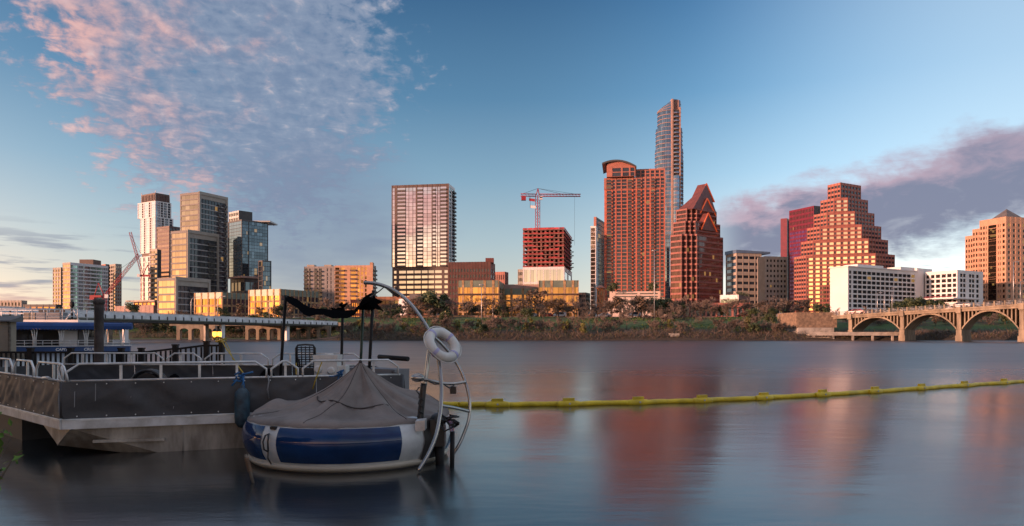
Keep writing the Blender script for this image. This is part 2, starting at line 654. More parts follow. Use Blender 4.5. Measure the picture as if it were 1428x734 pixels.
def build_ground():
    xs = [-4000, -2500, -1500, -900, -600, -450] + [-360 + 6 * i for i in range(121)] + [450, 600, 900, 1500, 2500, 4000]
    ys = [-2500, -800, -300, -120, -60, -40, -28, -20, -14, -10, -7, -5.5, -4.5, -3.5, -2.5, -1, 2, 6, 12, 18, 24, 30, 36, 39, 41, 43, 46, 52, 60, 89, 91, 120, 160, 176] + [180 + 1.4 * i for i in range(42)] + [244, 252, 262, 280, 330, 420, 600, 900, 1500, 2600, 6000]
    v = [(x, y, ground_h(x, y)) for y in ys for x in xs]
    nx = len(xs)
    f = [(j * nx + i, j * nx + i + 1, (j + 1) * nx + i + 1, (j + 1) * nx + i) for j in range(len(ys) - 1) for i in range(nx - 1)]
    me = bpy.data.meshes.new('ground')
    me.from_pydata(v, [], f)
    me.polygons.foreach_set('use_smooth', [True] * len(f))
    m = bpy.data.materials.new('bank_soil_and_grass')
    m.use_nodes = True
    t = m.node_tree; b = t.nodes['Principled BSDF']; E.tree = t
    g = t.nodes.new('ShaderNodeNewGeometry')
    pos = g.outputs['Position']
    sp = t.nodes.new('ShaderNodeSeparateXYZ'); t.links.new(pos, sp.inputs[0])
    y = E(sp.outputs[1])
    a = n_noise(pos, 0.09, 5, 0.65); c = n_noise(pos, 1.3, 5, 0.7)
    col = n_mix(a.smooth(0.34, 0.50), (0.065, 0.052, 0.036), (0.050, 0.105, 0.022))
    col = n_mix(c.smooth(0.45, 0.75) * 0.6, col, (0.10, 0.085, 0.05))
    col = n_mix(y.smooth(190, 200), (0.050, 0.040, 0.030), col)
    col = n_mix(y.smooth(231, 236), col, (0.16, 0.15, 0.14))
    t.links.new(col, b.inputs['Base Color'])
    b.inputs['Roughness'].default_value = 0.95
    bp = t.nodes.new('ShaderNodeBump'); bp.inputs['Distance'].default_value = 0.3
    t.links.new(c.s, bp.inputs['Height']); t.links.new(bp.outputs[0], b.inputs['Normal'])
    me.materials.append(m)
    o = bpy.data.objects.new('ground', me); COL.objects.link(o)
    tag(o, kind='structure')


build_ground()


def build_water():
    mb = MB()
    m = bpy.data.materials.new('still_river_water')
    m.use_nodes = True
    t = m.node_tree; b = t.nodes['Principled BSDF']; E.tree = t
    g = t.nodes.new('ShaderNodeNewGeometry')
    mp = t.nodes.new('ShaderNodeMapping'); mp.inputs['Scale'].default_value = (0.10, 0.32, 1)
    t.links.new(g.outputs['Position'], mp.inputs[0])
    mp2 = t.nodes.new('ShaderNodeMapping'); mp2.inputs['Scale'].default_value = (0.9, 2.6, 1)
    t.links.new(g.outputs['Position'], mp2.inputs[0])
    a = n_noise(mp.outputs[0], 1.0, 3, 0.55, 0.3)
    c = n_noise(mp2.outputs[0], 1.0, 4, 0.6, 0.2)
    b.inputs['Base Color'].default_value = (0.018, 0.022, 0.024, 1)
    b.inputs['Anisotropic'].default_value = 0.8
    t.links.new(n_comb(1.0, 0.0, 0.0), b.inputs['Tangent'])
    b.inputs['IOR'].default_value = 1.55
    b.inputs['Specular IOR Level'].default_value = 1.0
    wy = t.nodes.new('ShaderNodeSeparateXYZ'); t.links.new(g.outputs['Position'], wy.inputs[0])
    t.links.new((a.smooth(0.3, 0.75) * 0.05 + 0.165 + E(wy.outputs[1]).smooth(18, 60) * 0.16).s, b.inputs['Roughness'])
    bp = t.nodes.new('ShaderNodeBump'); bp.inputs['Strength'].default_value = 1.0
    bp.inputs['Distance'].default_value = 0.012
    t.links.new((c * 0.35 + a * 1.6).s, bp.inputs['Height'])
    t.links.new(bp.outputs[0], b.inputs['Normal'])
    mb.poly([(-3000, -60, 0), (3000, -60, 0), (3000, 230, 0), (-3000, 230, 0)], m)
    tag(mb.build('water'), kind='structure')


build_water()


def build_road():
    mb = MB()
    mb.bx(-700, 237, 7.0 - .2, 700, 249, 7.045, M['asphalt'])
    tag(mb.build('road'), kind='structure')
    mk = MB()
    for i in range(120):
        mk.bx(-360 + i * 6, 242.93, 7.046, -357 + i * 6, 243.07, 7.05, M['white'])
    tag(mk.build('road_marking'), kind='structure')
    for y0, y1 in ((234.6, 237), (249, 252)):
        kb = MB()
        kb.bx(-700, y0, 6.7, 700, y1, 7.17, M['conc'])
        tag(kb.build('pavement'), kind='structure')


build_road()

# ---------------------------------------------------------------- buildings
G_gold = glass('pale_reflective_glass', (0.47, 0.38, 0.31), 0.9, 0.05, 0.4, wave=0.015)
G_green = glass('green_tinted_glass', (0.34, 0.48, 0.46), 0.8, 0.05, 0.4, wave=0.02)
G_blue = glass('blue_tinted_glass', (0.24, 0.34, 0.44), 0.8, 0.05, 0.4, wave=0.02)
G_dark = glass('dark_window_glass', (0.055, 0.068, 0.088), 0.18, 0.06, 0.55, lit=0.012, wave=0.02)
G_darkblue = glass('dark_tower_glass', (0.13, 0.17, 0.21), 0.75, 0.05, 0.5, lit=0.05, wave=0.03)
G_mirror = glass('clear_mirror_glass', (0.50, 0.53, 0.58), 0.92, 0.04, 0.25, wave=0.01)
G_red = glass('copper_tinted_glass', (0.16, 0.10, 0.10), 0.7, 0.06, 0.4, lit=0.012, wave=0.02)
G_violet = glass('violet_tinted_glass', (0.16, 0.14, 0.42), 0.6, 0.06, 0.5, wave=0.02)  # violet of the reflected pink sky put into the glass colour
G_bronze = glass('bronze_glass', (0.06, 0.045, 0.035), 0.6, 0.06, 0.5, lit=0.05, wave=0.02)
G_silver = glass('silver_white_glass', (0.70, 0.76, 0.86), 0.6, 0.12, 0.12, wave=0.01)
G_rose = glass('rose_tinted_glass', (0.42, 0.29, 0.27), 0.85, 0.06, 0.3, wave=0.02)  # pink sky reflection built into the tint
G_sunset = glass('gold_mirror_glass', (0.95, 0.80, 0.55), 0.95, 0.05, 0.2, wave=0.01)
G_black = glass('black_window_glass', (0.018, 0.018, 0.02), 0.0, 0.6, 0.5, lit=0.02, wave=0.02)
G_black.node_tree.nodes['Principled BSDF'].inputs['Specular IOR Level'].default_value = 0.12
G_amber = glass('amber_reflective_glass', (0.55, 0.35, 0.15), 0.9, 0.07, 0.6, lit=0.02, wave=0.03)

M['greyconc'] = mat('grey_render', (0.27, 0.255, 0.25), 0.85, var=.1)
M['trim_red'] = mat('lit_red_trim', (0.62, 0.13, 0.05), 0.6, var=.05)
M['trim_red'].node_tree.nodes['Principled BSDF'].inputs['Emission Color'].default_value = (1, .12, .03, 1)
M['trim_red'].node_tree.nodes['Principled BSDF'].inputs['Emission Strength'].default_value = .16
M['blush'] = mat('blush_concrete', (0.58, 0.46, 0.40), 0.8, var=.06)
M['formwork'] = mat('stained_formwork_concrete', (0.24, 0.115, 0.10), 0.9, var=.3, scale=.4)
M['umber'] = mat('umber_brick', (0.10, 0.045, 0.04), 0.85, var=.15)
M['cream'] = mat('cream_panel', (0.34, 0.315, 0.275), 0.7, var=0.08)
M['brownmetal'] = mat('brown_metal_panel', (0.105, 0.072, 0.066), 0.55, 0.2, var=0.12)
M['greyframe'] = mat('grey_frame', (0.38, 0.375, 0.37), 0.7, var=0.1)
M['charcoal'] = mat('charcoal_cladding', (0.055, 0.055, 0.06), 0.55, var=0.15)
M['whitepanel'] = mat('white_panel', (0.66, 0.66, 0.67), 0.5, var=0.06)
M['granite_red'] = mat('red_granite', (0.26, 0.082, 0.065), 0.6, var=0.16, scale=0.5)
M['granite_pink'] = mat('pink_granite', (0.37, 0.14, 0.105), 0.6, var=0.10, scale=0.5)
M['granite_dark'] = mat('dark_red_granite', (0.155, 0.05, 0.042), 0.5, var=0.16, scale=0.5)
M['brick_red'] = mat('red_brick', (0.46, 0.13, 0.085), 0.85, var=0.16, scale=0.6)
M['brick_orange'] = mat('orange_brick', (0.56, 0.20, 0.08), 0.85, var=0.25, scale=1.0)
M['buff'] = mat('buff_limestone', (0.50, 0.29, 0.19), 0.75, var=0.09)
M['tan'] = mat('tan_limestone', (0.42, 0.36, 0.30), 0.75, var=0.09)
M['sand'] = mat('sandstone_block', (0.40, 0.25, 0.13), 0.8, var=0.3, scale=0.8)
M['greenmetal'] = mat('green_metal_cornice', (0.17, 0.21, 0.17), 0.5, 0.3, var=0.12)
M['rose'] = mat('rose_concrete', (0.38, 0.25, 0.21), 0.8, var=0.12)
M['bluemetal'] = mat('blue_metal_roof', (0.16, 0.25, 0.38), 0.4, 0.4, var=0.1)
M['slate'] = mat('slate_roof', (0.13, 0.12, 0.12), 0.7, var=0.15)
M['copper'] = mat('brown_copper_roof', (0.23, 0.11, 0.07), 0.45, 0.4, var=0.3)
M['magenta'] = mat('magenta_panel', (0.15, 0.006, 0.032), 0.5, var=0.15)
M['mullion'] = mat('dark_mullion', (0.09, 0.09, 0.095), 0.5, 0.4, var=0.1)
M['redsteel'] = mat('red_painted_steel', (0.30, 0.022, 0.035), 0.5, 0.1, var=0.15)
M['rednet'] = mat('red_safety_netting', (0.42, 0.05, 0.055), 0.85, var=0.35, scale=0.3)

GZ = 6.6


def P(px, Y): return Vector(((px - CX) / F * Y, Y))


# -- pale glass condominium far left
def b_condo():
    Y = 500
    fp = foot(87, 98, 151, Y, 24)
    b = Building('condominium_block', 'green glass condominium with white balcony bands, far along the shore past the road bridge', 'building', fp[1], GZ)
    z1 = zt(366, Y)
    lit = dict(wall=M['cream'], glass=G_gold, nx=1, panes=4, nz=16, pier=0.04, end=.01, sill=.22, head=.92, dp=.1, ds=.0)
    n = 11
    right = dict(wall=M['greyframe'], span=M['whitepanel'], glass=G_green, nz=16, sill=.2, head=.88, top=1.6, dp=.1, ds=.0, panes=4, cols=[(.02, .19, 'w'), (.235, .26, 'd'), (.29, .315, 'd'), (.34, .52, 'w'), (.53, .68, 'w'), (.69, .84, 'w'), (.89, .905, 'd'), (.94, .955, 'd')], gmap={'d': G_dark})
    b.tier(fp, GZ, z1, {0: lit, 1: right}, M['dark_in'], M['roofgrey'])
    fw = foot(73.5, 85, 88, Y + 22, 24)
    b.tier(fw, GZ, zt(373, Y + 22), {0: dict(wall=M['cream'], glass=G_gold, nx=3, nz=15, pier=.25), 1: dict(plain=M['charcoal'])}, M['dark_in'], M['roofgrey'])
    mb = MB(); c = b.loc([P(126, Y + 25)])[0]
    mb.bx(c.x - 5, c.y - 5, z1 - GZ - .6, c.x + 5, c.y + 5, z1 - GZ + 4, M['brownmetal'])
    b.part('lift_house', mb)
    b.finish()
    Y = 540
    fp = foot(151, 161, 169.7, Y, 40)
    b = Building('apartment_tower', 'narrow cream tower glowing yellow, right behind the green glass condominium', 'building', fp[1], GZ)
    b.tier(fp, GZ, zt(368, Y), {0: dict(wall=M['cream'], glass=G_gold, nx=3, nz=17, pier=.3), 1: dict(wall=M['cream'], glass=G_gold, nx=3, nz=17, pier=.5, sill=.35, head=.8)}, M['dark_in'], M['roofgrey'])
    fb = foot(139, 147, 152, Y + 6, 40)
    b.tier(fb, GZ, zt(368.5, Y + 6), {0: dict(wall=M['brick_orange'], glass=G_dark, nx=2, nz=16, pier=.35), 1: dict(plain=M['charcoal'])}, M['dark_in'], M['roofgrey'])
    b.finish()
    Y = 420
    fp = foot(-14, 30, 38, Y, 4)
    b = Building('distant_lowrise', 'low beige block with small windows at the far end of the road bridge', 'building', fp[1], GZ)
    b.tier(fp, GZ, zt(419, Y), {'*': dict(wall=M['tan'], glass=G_dark, nx=9, nz=4, pier=.45, top=.8)}, M['dark_in'], M['roofgrey'])
    b.finish()
    fp = foot(32, 78, 86, 400, 4)
    b = Building('flat_roofed_shed', 'low dark flat roofed building beside the beige block by the road bridge', 'building', fp[1], GZ)
    b.tier(fp, GZ, zt(424.5, 400), {'*': dict(wall=M['charcoal'], glass=G_amber, nx=5, nz=2, pier=.2, top=.8)}, M['dark_in'], M['roofgrey'])
    b.finish()


b_condo()


# -- white stacked tower
def b_stacked():
    Y = 640
    th = 32
    b = Building('stacked_tower', 'slender white tower of shifted stacked blocks with a brown crown', 'building', P(216.5, Y), GZ)
    fr = dict(wall=M['whitepanel'], glass=G_silver, pier=.12, sill=.1, head=.94, top=.6, ds=.02)
    sl = [(195.5, 213, 241.5, 463 - 30, 357), (195.5, 216.5, 241.8, 352.5, 302), (192, 216.5, 239, 302, 280)]

    def fcols(n): return dict(cols=[(.02, .22, 'w'), (.25, .33, 'd'), (.36, .60, 'w'), (.63, .73, 'd'), (.76, .98, 'w')], nz=n, gmap={'d': G_red})

    def scols(n): return dict(cols=[(.02, .30, 'w'), (.34, .48, 'd'), (.52, .72, 'w'), (.78, .94, 'd')], nz=n, glass=G_blue, gmap={'d': G_dark})
    for (pa, pb, pc, y0, y1), n in zip(sl, (14, 15, 6)):
        b.tier(foot(pa, pb, pc, Y, th), zt(y0, Y) if y0 < 420 else GZ, zt(y1, Y), {0: {**fr, **fcols(n)}, 1: {**fr, **scols(n)}}, M['charcoal'], M['roofgrey'])
    neck = foot(198, 216, 238, Y + 3, th)
    b.tier(neck, zt(357, Y), zt(352, Y), {'*': dict(plain=M['brownmetal'])}, M['charcoal'])
    crown = foot(197, 216.5, 236, Y + 1, th)
    b.tier(crown, zt(280, Y), zt(268.5, Y), {'*': dict(wall=M['brownmetal'], glass=G_red, nx=9, nz=1, pier=.4, sill=.08, head=.92, top=.8)}, M['brownmetal'])
    mb = MB()
    for q in crown[:3]:
        c = q - b.o
        mb.tube([(c.x, c.y + .6, zt(280, Y) - GZ), (c.x, c.y + .6, zt(265.5, Y) - GZ)], .35, M['whitepanel'], 6)
    b.part('corner_fin', mb)
    b.finish()


b_stacked()


# -- dark tower with pale frames : three stepped volumes
def b_framed():
    Y = 450; th = 24
    b = Building('framed_tower', 'charcoal tower stepping down in three pale framed volumes with bright western windows', 'building', P(277, Y), GZ)
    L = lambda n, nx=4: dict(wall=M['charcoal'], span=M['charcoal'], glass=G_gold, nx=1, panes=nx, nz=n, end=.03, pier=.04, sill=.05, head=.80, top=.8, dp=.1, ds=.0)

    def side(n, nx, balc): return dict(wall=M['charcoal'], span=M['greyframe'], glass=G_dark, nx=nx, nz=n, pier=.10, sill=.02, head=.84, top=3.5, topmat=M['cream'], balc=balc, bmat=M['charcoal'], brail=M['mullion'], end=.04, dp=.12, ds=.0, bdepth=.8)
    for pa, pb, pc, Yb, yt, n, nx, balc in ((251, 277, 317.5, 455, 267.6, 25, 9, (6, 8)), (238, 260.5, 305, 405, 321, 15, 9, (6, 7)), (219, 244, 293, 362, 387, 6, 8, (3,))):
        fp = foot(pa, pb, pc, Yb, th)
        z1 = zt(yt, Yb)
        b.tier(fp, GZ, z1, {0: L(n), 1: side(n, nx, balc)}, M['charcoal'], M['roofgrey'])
        # pale frame round the side face, proud of it
        A, Bp, C, D = b.loc(fp)
        e = (C - Bp).normalized(); nr = Vector((e.y, -e.x)); LL = (C - Bp).length
        mb = MB()

        def bar(s0, s1, za, zb, t=.5):
            q = Bp + e * s0 + nr * t
            mb.obox((q.x, q.y, za), e.to_3d() * (s1 - s0), -nr.to_3d() * (t + .2), (0, 0, zb - za), M['cream'])
        bar(.15, 1.5, 0, z1 - GZ - 1.4)
        bar(LL - 1.4, LL - .1, 0, z1 - GZ - 1.4)
        bar(.15, LL - .1, z1 - GZ - 1.4, z1 - GZ + .4)
        b.part('frame', mb)
    b.finish()
    # brown neighbour
    Y = 560
    fp = foot(218, 236, 251, Y, 30)
    b = Building('brown_tower', 'brown banded tower squeezed between the white stacked tower and the framed charcoal one', 'building', fp[1], GZ)
    b.tier(fp, GZ, zt(315, Y), {0: dict(wall=M['brownmetal'], glass=G_rose, nx=1, panes=5, nz=24, pier=.03, sill=.35, head=.9, span=M['brownmetal']), 1: dict(wall=M['brownmetal'], glass=G_dark, nx=3, nz=24, pier=.3)}, M['brownmetal'], M['roofgrey'])
    fb = foot(209.5, 219, 226, Y - 20, 30)
    b.tier(fb, GZ, zt(347, Y - 20), {0: dict(wall=M['tan'], glass=G_gold, nx=2, nz=16, pier=.1, balc=(0, 1), bmat=M['cream'], brail=M['cream'])}, M['dark_in'], M['roofgrey'])
    b.finish()


b_framed()


# -- dark glass office tower
def b_darkglass():
    Y = 420; th = 40
    b = Building('glass_office_tower', 'dark reflective glass office tower with a thin projecting roof canopy', 'building', P(337, Y), GZ)
    up = foot(318, 337, 374, Y, th)
    z1 = zt(306, Y)
    zc = zt(387, Y)
    lf = dict(wall=M['mullion'], glass=G_blue, nx=1, panes=5, nz=17, pier=.02, end=.02, sill=.04, head=.97, top=.8, ds=.05)
    rf = dict(wall=M['mullion'], glass=G_darkblue, cols=[(.01, .26, 'w'), (.28, .985, 'w')], panes=7, nz=17, sill=.04, head=.97, top=.8, ds=.05)
    b.tier(up, zc, z1, {0: lf, 1: rf}, M['charcoal'], M['roofgrey'])
    lo = foot(321, 341, 372, Y + 3, th)
    b.tier(lo, GZ, zc, {'*': dict(wall=M['mullion'], glass=G_darkblue, nx=4, nz=3, pier=.1)}, M['charcoal'])
    slab = MB()
    slab.prism(b.loc(foot(317.5, 337, 371, Y - 1, th)), zc - GZ - .2, zc - GZ + .9, M['rose'])
    b.part('slab', slab)
    sh = foot(360, 366, 378.5, Y - 6, th)
    b.tier(sh, GZ, zt(364.5, Y), {'*': dict(wall=M['mullion'], glass=G_darkblue, nx=1, panes=5, nz=13, pier=.02, sill=.05, head=.96, top=.6)}, M['charcoal'])
    pent = foot(319, 333, 352, Y + 9, th)
    b.tier(pent, z1, zt(293.5, Y + 9), {0: dict(wall=M['steel'], glass=G_gold, nx=4, nz=2, pier=.1, top=.7), 1: dict(plain=M['charcoal'])}, M['charcoal'])
    cn = MB()
    c = b.loc([P(366, Y + 16)])[0]
    cn.bx(c.x - 8, c.y - 7, zt(306.5, Y) - GZ, c.x + 7, c.y + 7, zt(306.5, Y) - GZ + .8, M['steel'])
    for dx in (-6, 5):
        for dy in (-5, 5):
            cn.bx(c.x + dx, c.y + dy, z1 - GZ - .7, c.x + dx + .4, c.y + dy + .4, zt(306.5, Y) - GZ + .01, M['steel'])
    b.part('canopy', cn)
    b.finish()


b_darkglass()


# -- low sandstone office blocks with green cornice
def b_lowblocks():
    def face(n, nx, g, cols=None):
        d = dict(wall=M['sand'], span=M['sand'], glass=g, nz=n, sill=.12, head=.86, top=2.2, topmat=M['greenmetal'], wname='window', panes=2, ds=.12)
        if cols: d['cols'] = cols
        else: d.update(nx=nx, pier=.2, end=.02)
        return d
    Y = 300
    fp = foot(270.5, 310, 349, Y, 26)
    b = Building('sandstone_office', 'low sandstone office with glowing amber windows at the foot of the framed charcoal tower', 'building', fp[1], GZ)
    b.tier(fp, GZ, zt(407.5, Y), {0: face(3, 4, G_amber), 1: face(3, 6, G_dark)}, M['charcoal'], M['roofgrey'])
    b.finish()
    Y = 280
    fp = foot(346, 391, 446, Y, 26)
    b = Building('sandstone_office', 'low amber windowed sandstone office directly behind the torn black boat awning', 'building', fp[1], GZ)
    b.tier(fp, GZ, zt(403, Y), {0: face(4, 5, G_amber), 1: face(4, 9, G_dark)}, M['charcoal'], M['roofgrey'])
    b.finish()
    # three part block further right
    Y = 272
    b = Building('long_sandstone_office', 'long low sandstone office with green cornice and recessed middle, below the tower crane', 'building', P(700, Y), GZ)
    cols = [(.01, .10, 'w'), (.15, .30, 'w'), (.36, .62, 'w'), (.68, .83, 'w'), (.89, .985, 'w')]
    z1 = zt(391, Y)
    ft = foot(638.5, 696, 705, Y, 5)
    b.tier(ft, GZ, z1, {0: face(4, 5, G_amber, cols), 1: face(4, 3, G_dark)}, M['charcoal'], M['roofgrey'])
    fr = foot(751, 807, 812, Y, 5)
    b.tier(fr, GZ, z1, {0: face(4, 5, G_amber, cols), 1: face(4, 3, G_dark), 3: face(4, 3, G_dark)}, M['charcoal'], M['roofgrey'])
    fm = foot(700, 753, 760, Y + 14, 5)
    b.tier(fm, GZ, z1 - 2.2, {0: face(4, 4, G_amber, [(.07, .22, 'w'), (.28, .52, 'w'), (.58, .74, 'w'), (.79, .93, 'w')])}, M['charcoal'], M['roofgrey'])
    par = MB()
    par.prism(b.loc(foot(702, 751, 756, Y + 18, 5)), z1 - GZ - 2.6, z1 - GZ - .35, M['rose'])
    b.part('parapet', par)
    for fpp in (ft, fr):
        ev = MB()
        q = b.loc([fpp[0], fpp[1]])
        d = (q[1] - q[0]).normalized(); n_ = Vector((d.y, -d.x))
        o_ = q[0] - d * 1.3 + n_ * 1.2
        zz = z1 - GZ - 5.4
        ev.obox((o_.x, o_.y, zz), d.to_3d() * ((q[1] - q[0]).length + 2.6), -n_.to_3d() * 1.19, (0, 0, .35), M['brownmetal'])
        b.part('eave', ev)
    b.finish()


b_lowblocks()


# -- pale condominium pair
def b_pair():
    Y = 585
    fp = foot(424, 467, 470, Y, 6)
    b = Building('balcony_condominium', 'grey concrete condominium lined with dark stacked balconies, left half of a pale pair', 'building', fp[1], GZ)
    b.tier(fp, GZ, zt(371.5, Y), {0: dict(wall=M['greyconc'], glass=G_dark, nz=14, cols=[(.0 + .01, .12, 'b'), (.16, .22, 'b'), (.34, .44, 'b'), (.48, .58, 'b'), (.74, .77, 'w'), (.86, .89, 'w')], bmat=M['charcoal'], brail=M['mullion'], sill=.1)}, M['charcoal'], M['roofgrey'])
    mb = MB(); o = b.loc([P(428, Y + 6), P(452, Y + 6)])
    for q in o: mb.bx(q.x, q.y, zt(372, Y) - GZ - .6, q.x + 6, q.y + 7, zt(368.5, Y) - GZ, M['tan'])
    b.part('lift_house', mb)
    b.finish()
    Y = 578
    fp = foot(466.5, 520, 524.5, Y, 6)
    b = Building('balcony_condominium', 'tan condominium with sunlit ochre balconies, right half of a pale pair', 'building', fp[1], GZ)
    b.tier(fp, GZ, zt(370, Y), {0: dict(wall=M['buff'], glass=G_amber, nz=14, cols=[(.02, .13, 'b'), (.15, .26, 'b'), (.42, .56, 'b'), (.60, .66, 'w'), (.69, .75, 'w'), (.79, .84, 'w')], bmat=M['sand'], brail=M['brownmetal'], sill=.12), 1: dict(wall=M['tan'], glass=G_dark, nx=2, nz=14, balc=(0, 1), bmat=M['charcoal'], brail=M['charcoal'])}, M['charcoal'], M['roofgrey'])
    mb = MB(); q = b.loc([foot(466.5, 520, 524.5, Y, 6)[1]])[0]
    mb.bx(q.x - 2.6, q.y + .6, 0, q.x - .2, q.y + 6, zt(366, Y) - GZ, M['buff'])
    b.part('stair_shaft', mb)
    b.finish()


b_pair()


# -- tall residential tower mirroring the sky
def b_mirror():
    Y = 520; th = 9.5
    fp = foot(546, 626, 634.3, Y, th)
    b = Building('mirror_tower', 'tall brown framed tower whose mirror glass reflects pink cloud, louvred garage floors below', 'building', fp[1], GZ)
    z1 = zt(256, Y); zp = zt(371.5, Y)
    n = 21
    W = 'w'; Bc = 'b'
    cols = [(.015, .055, W), (.10, .24, Bc), (.25, .30, W), (.305, .37, W), (.375, .425, W), (.45, .545, Bc), (.555, .62, W), (.625, .70, W), (.715, .77, Bc), (.775, .80, W), (.81, .84, W), (.85, .955, Bc)]
    G_cloud = glass('cloud_mirror_glass', (0.92, 0.90, 0.95), 0.95, 0.04, 0.3, wave=0.02)
    front = dict(wall=M['brownmetal'], span=M['brownmetal'], glass=G_cloud, nz=n, cols=cols, sill=.05, head=.97, top=2.0, ds=.16, bmat=M['brownmetal'], brail=M['mullion'], bdepth=.6)
    sidef = dict(wall=M['whitepanel'], glass=G_green, nz=n, cols=[(.03, .40, W), (.55, .95, Bc)], sill=.05, head=.95, top=2.0, bmat=M['charcoal'], brail=M['charcoal'], bdepth=1.4)
    b.tier(fp, zp, z1, {0: front, 1: sidef}, M['charcoal'], M['roofgrey'])
    lf = foot(547, 625.5, 633.8, Y + 1, th)
    b.tier(lf, GZ, zp, {0: dict(wall=M['brownmetal'], glass=G_cloud, nz=11, gmap={'w': G_mirror}, cols=[(.03, .075, W), (.12, .245, W), (.26, .38, W), (.395, .51, W), (.525, .63, W), (.645, .745, W), (.76, .88, W), (.925, .985, W)], sill=.38, head=.92, top=2.4), 1: dict(plain=M['brownmetal'])}, M['charcoal'])
    b.finish()


b_mirror()


# -- civic building with slanted brown copper volumes
def b_civic():
    Y = 300
    b = Building('civic_hall', 'low brown copper clad civic hall of slanted overlapping volumes under the mirror tower', 'building', P(550, Y), GZ)
    f1 = foot(523, 577, 584, Y + 6, 8)
    b.tier(f1, GZ, zt(412.5, Y), {'*': dict(wall=M['copper'], glass=G_bronze, nx=8, nz=4, pier=.12, top=1.4)}, M['copper'], M['slate'])
    f2 = foot(573, 611, 620, Y - 8, 8)
    b.tier(f2, GZ, zt(420, Y), {'*': dict(wall=M['copper'], glass=G_bronze, nx=6, nz=3, pier=.15, top=1.2)}, M['copper'], M['slate'])
    f3 = foot(489, 502, 520, Y + 4, 8)
    b.tier(f3, GZ, zt(417.5, Y), {'*': dict(wall=M['brick_red'], glass=G_amber, nx=4, nz=3, pier=.2, top=1.0)}, M['copper'], M['slate'])
    rf = MB()
    q = b.loc([P(571, Y - 12), P(628, Y - 14), P(626, Y + 14), P(577, Y + 12)])
    z = zt(419, Y) - GZ
    rf.prism(q, z, z + .8, M['slate'], tops=[z + 2.1, z + .7, z + .7, z + 2.1])
    b.part('roof', rf)
    sl = MB()
    q = b.loc([P(553, Y - 2), P(566, Y - 4)])
    sl.obox((q[0].x, q[0].y, 0), (q[1] - q[0]).to_3d(), (-.3, 1.0, 0), (.9, 1.5, zt(417, Y) - GZ), M['conc_white'])
    b.part('slanted_wall', sl)
    b.finish()


b_civic()


# -- brown brick hotel and small neighbours
def b_brown():
    Y = 430
    fp = foot(625, 684, 690.5, Y, 8)
    b = Building('brown_brick_hotel', 'dark brown brick slab with rows of small windows, left of the unfinished tower', 'building', fp[1], GZ)
    b.tier(fp, GZ, zt(365, Y), {0: dict(wall=M['umber'], glass=G_dark, nx=14, nz=9, pier=.42, sill=.3, head=.82, top=3.6, base=3), 1: dict(wall=M['granite_red'], glass=G_dark, nx=2, nz=9, pier=.4, top=3.6, base=3)}, M['granite_dark'], M['roofgrey'])
    mb = MB(); q = b.loc([P(677, Y + 4)])[0]
    mb.bx(q.x, q.y, zt(365, Y) - GZ - .6, q.x + 5, q.y + 6, zt(359, Y) - GZ, M['granite_dark'])
    b.part('lift_house', mb)
    b.finish()
    Y = 480
    fp = foot(690, 704, 709, Y, 20)
    b = Building('pink_lowrise', 'small salmon pink block with a stepped top beside the brown brick slab', 'building', fp[1], GZ)
    b.tier(fp, GZ, zt(379, Y), {'*': dict(wall=M['granite_pink'], glass=G_dark, nx=5, nz=6, pier=.5)}, M['granite_pink'], M['roofgrey'])
    b.finish()
    fp = foot(722, 731, 736, 436, 20)
    b = Building('beige_lowrise', 'slim beige block peeping out left of the unfinished tower', 'building', fp[1], GZ)
    b.tier(fp, GZ, zt(375.5, 436), {'*': dict(wall=M['cream'], glass=G_dark, nx=3, nz=9, pier=.25)}, M['cream'], M['roofgrey'])
    b.finish()
    fp = foot(806, 817, 823, 520, 20)
    b = Building('grey_lowrise', 'small dark grey block in the gap left of the slim glass tower', 'building', fp[1], GZ)
    b.tier(fp, GZ, zt(408, 520), {'*': dict(wall=M['charcoal'], glass=G_dark, nx=4, nz=7, pier=.2)}, M['charcoal'], M['roofgrey'])
    b.finish()


b_brown()


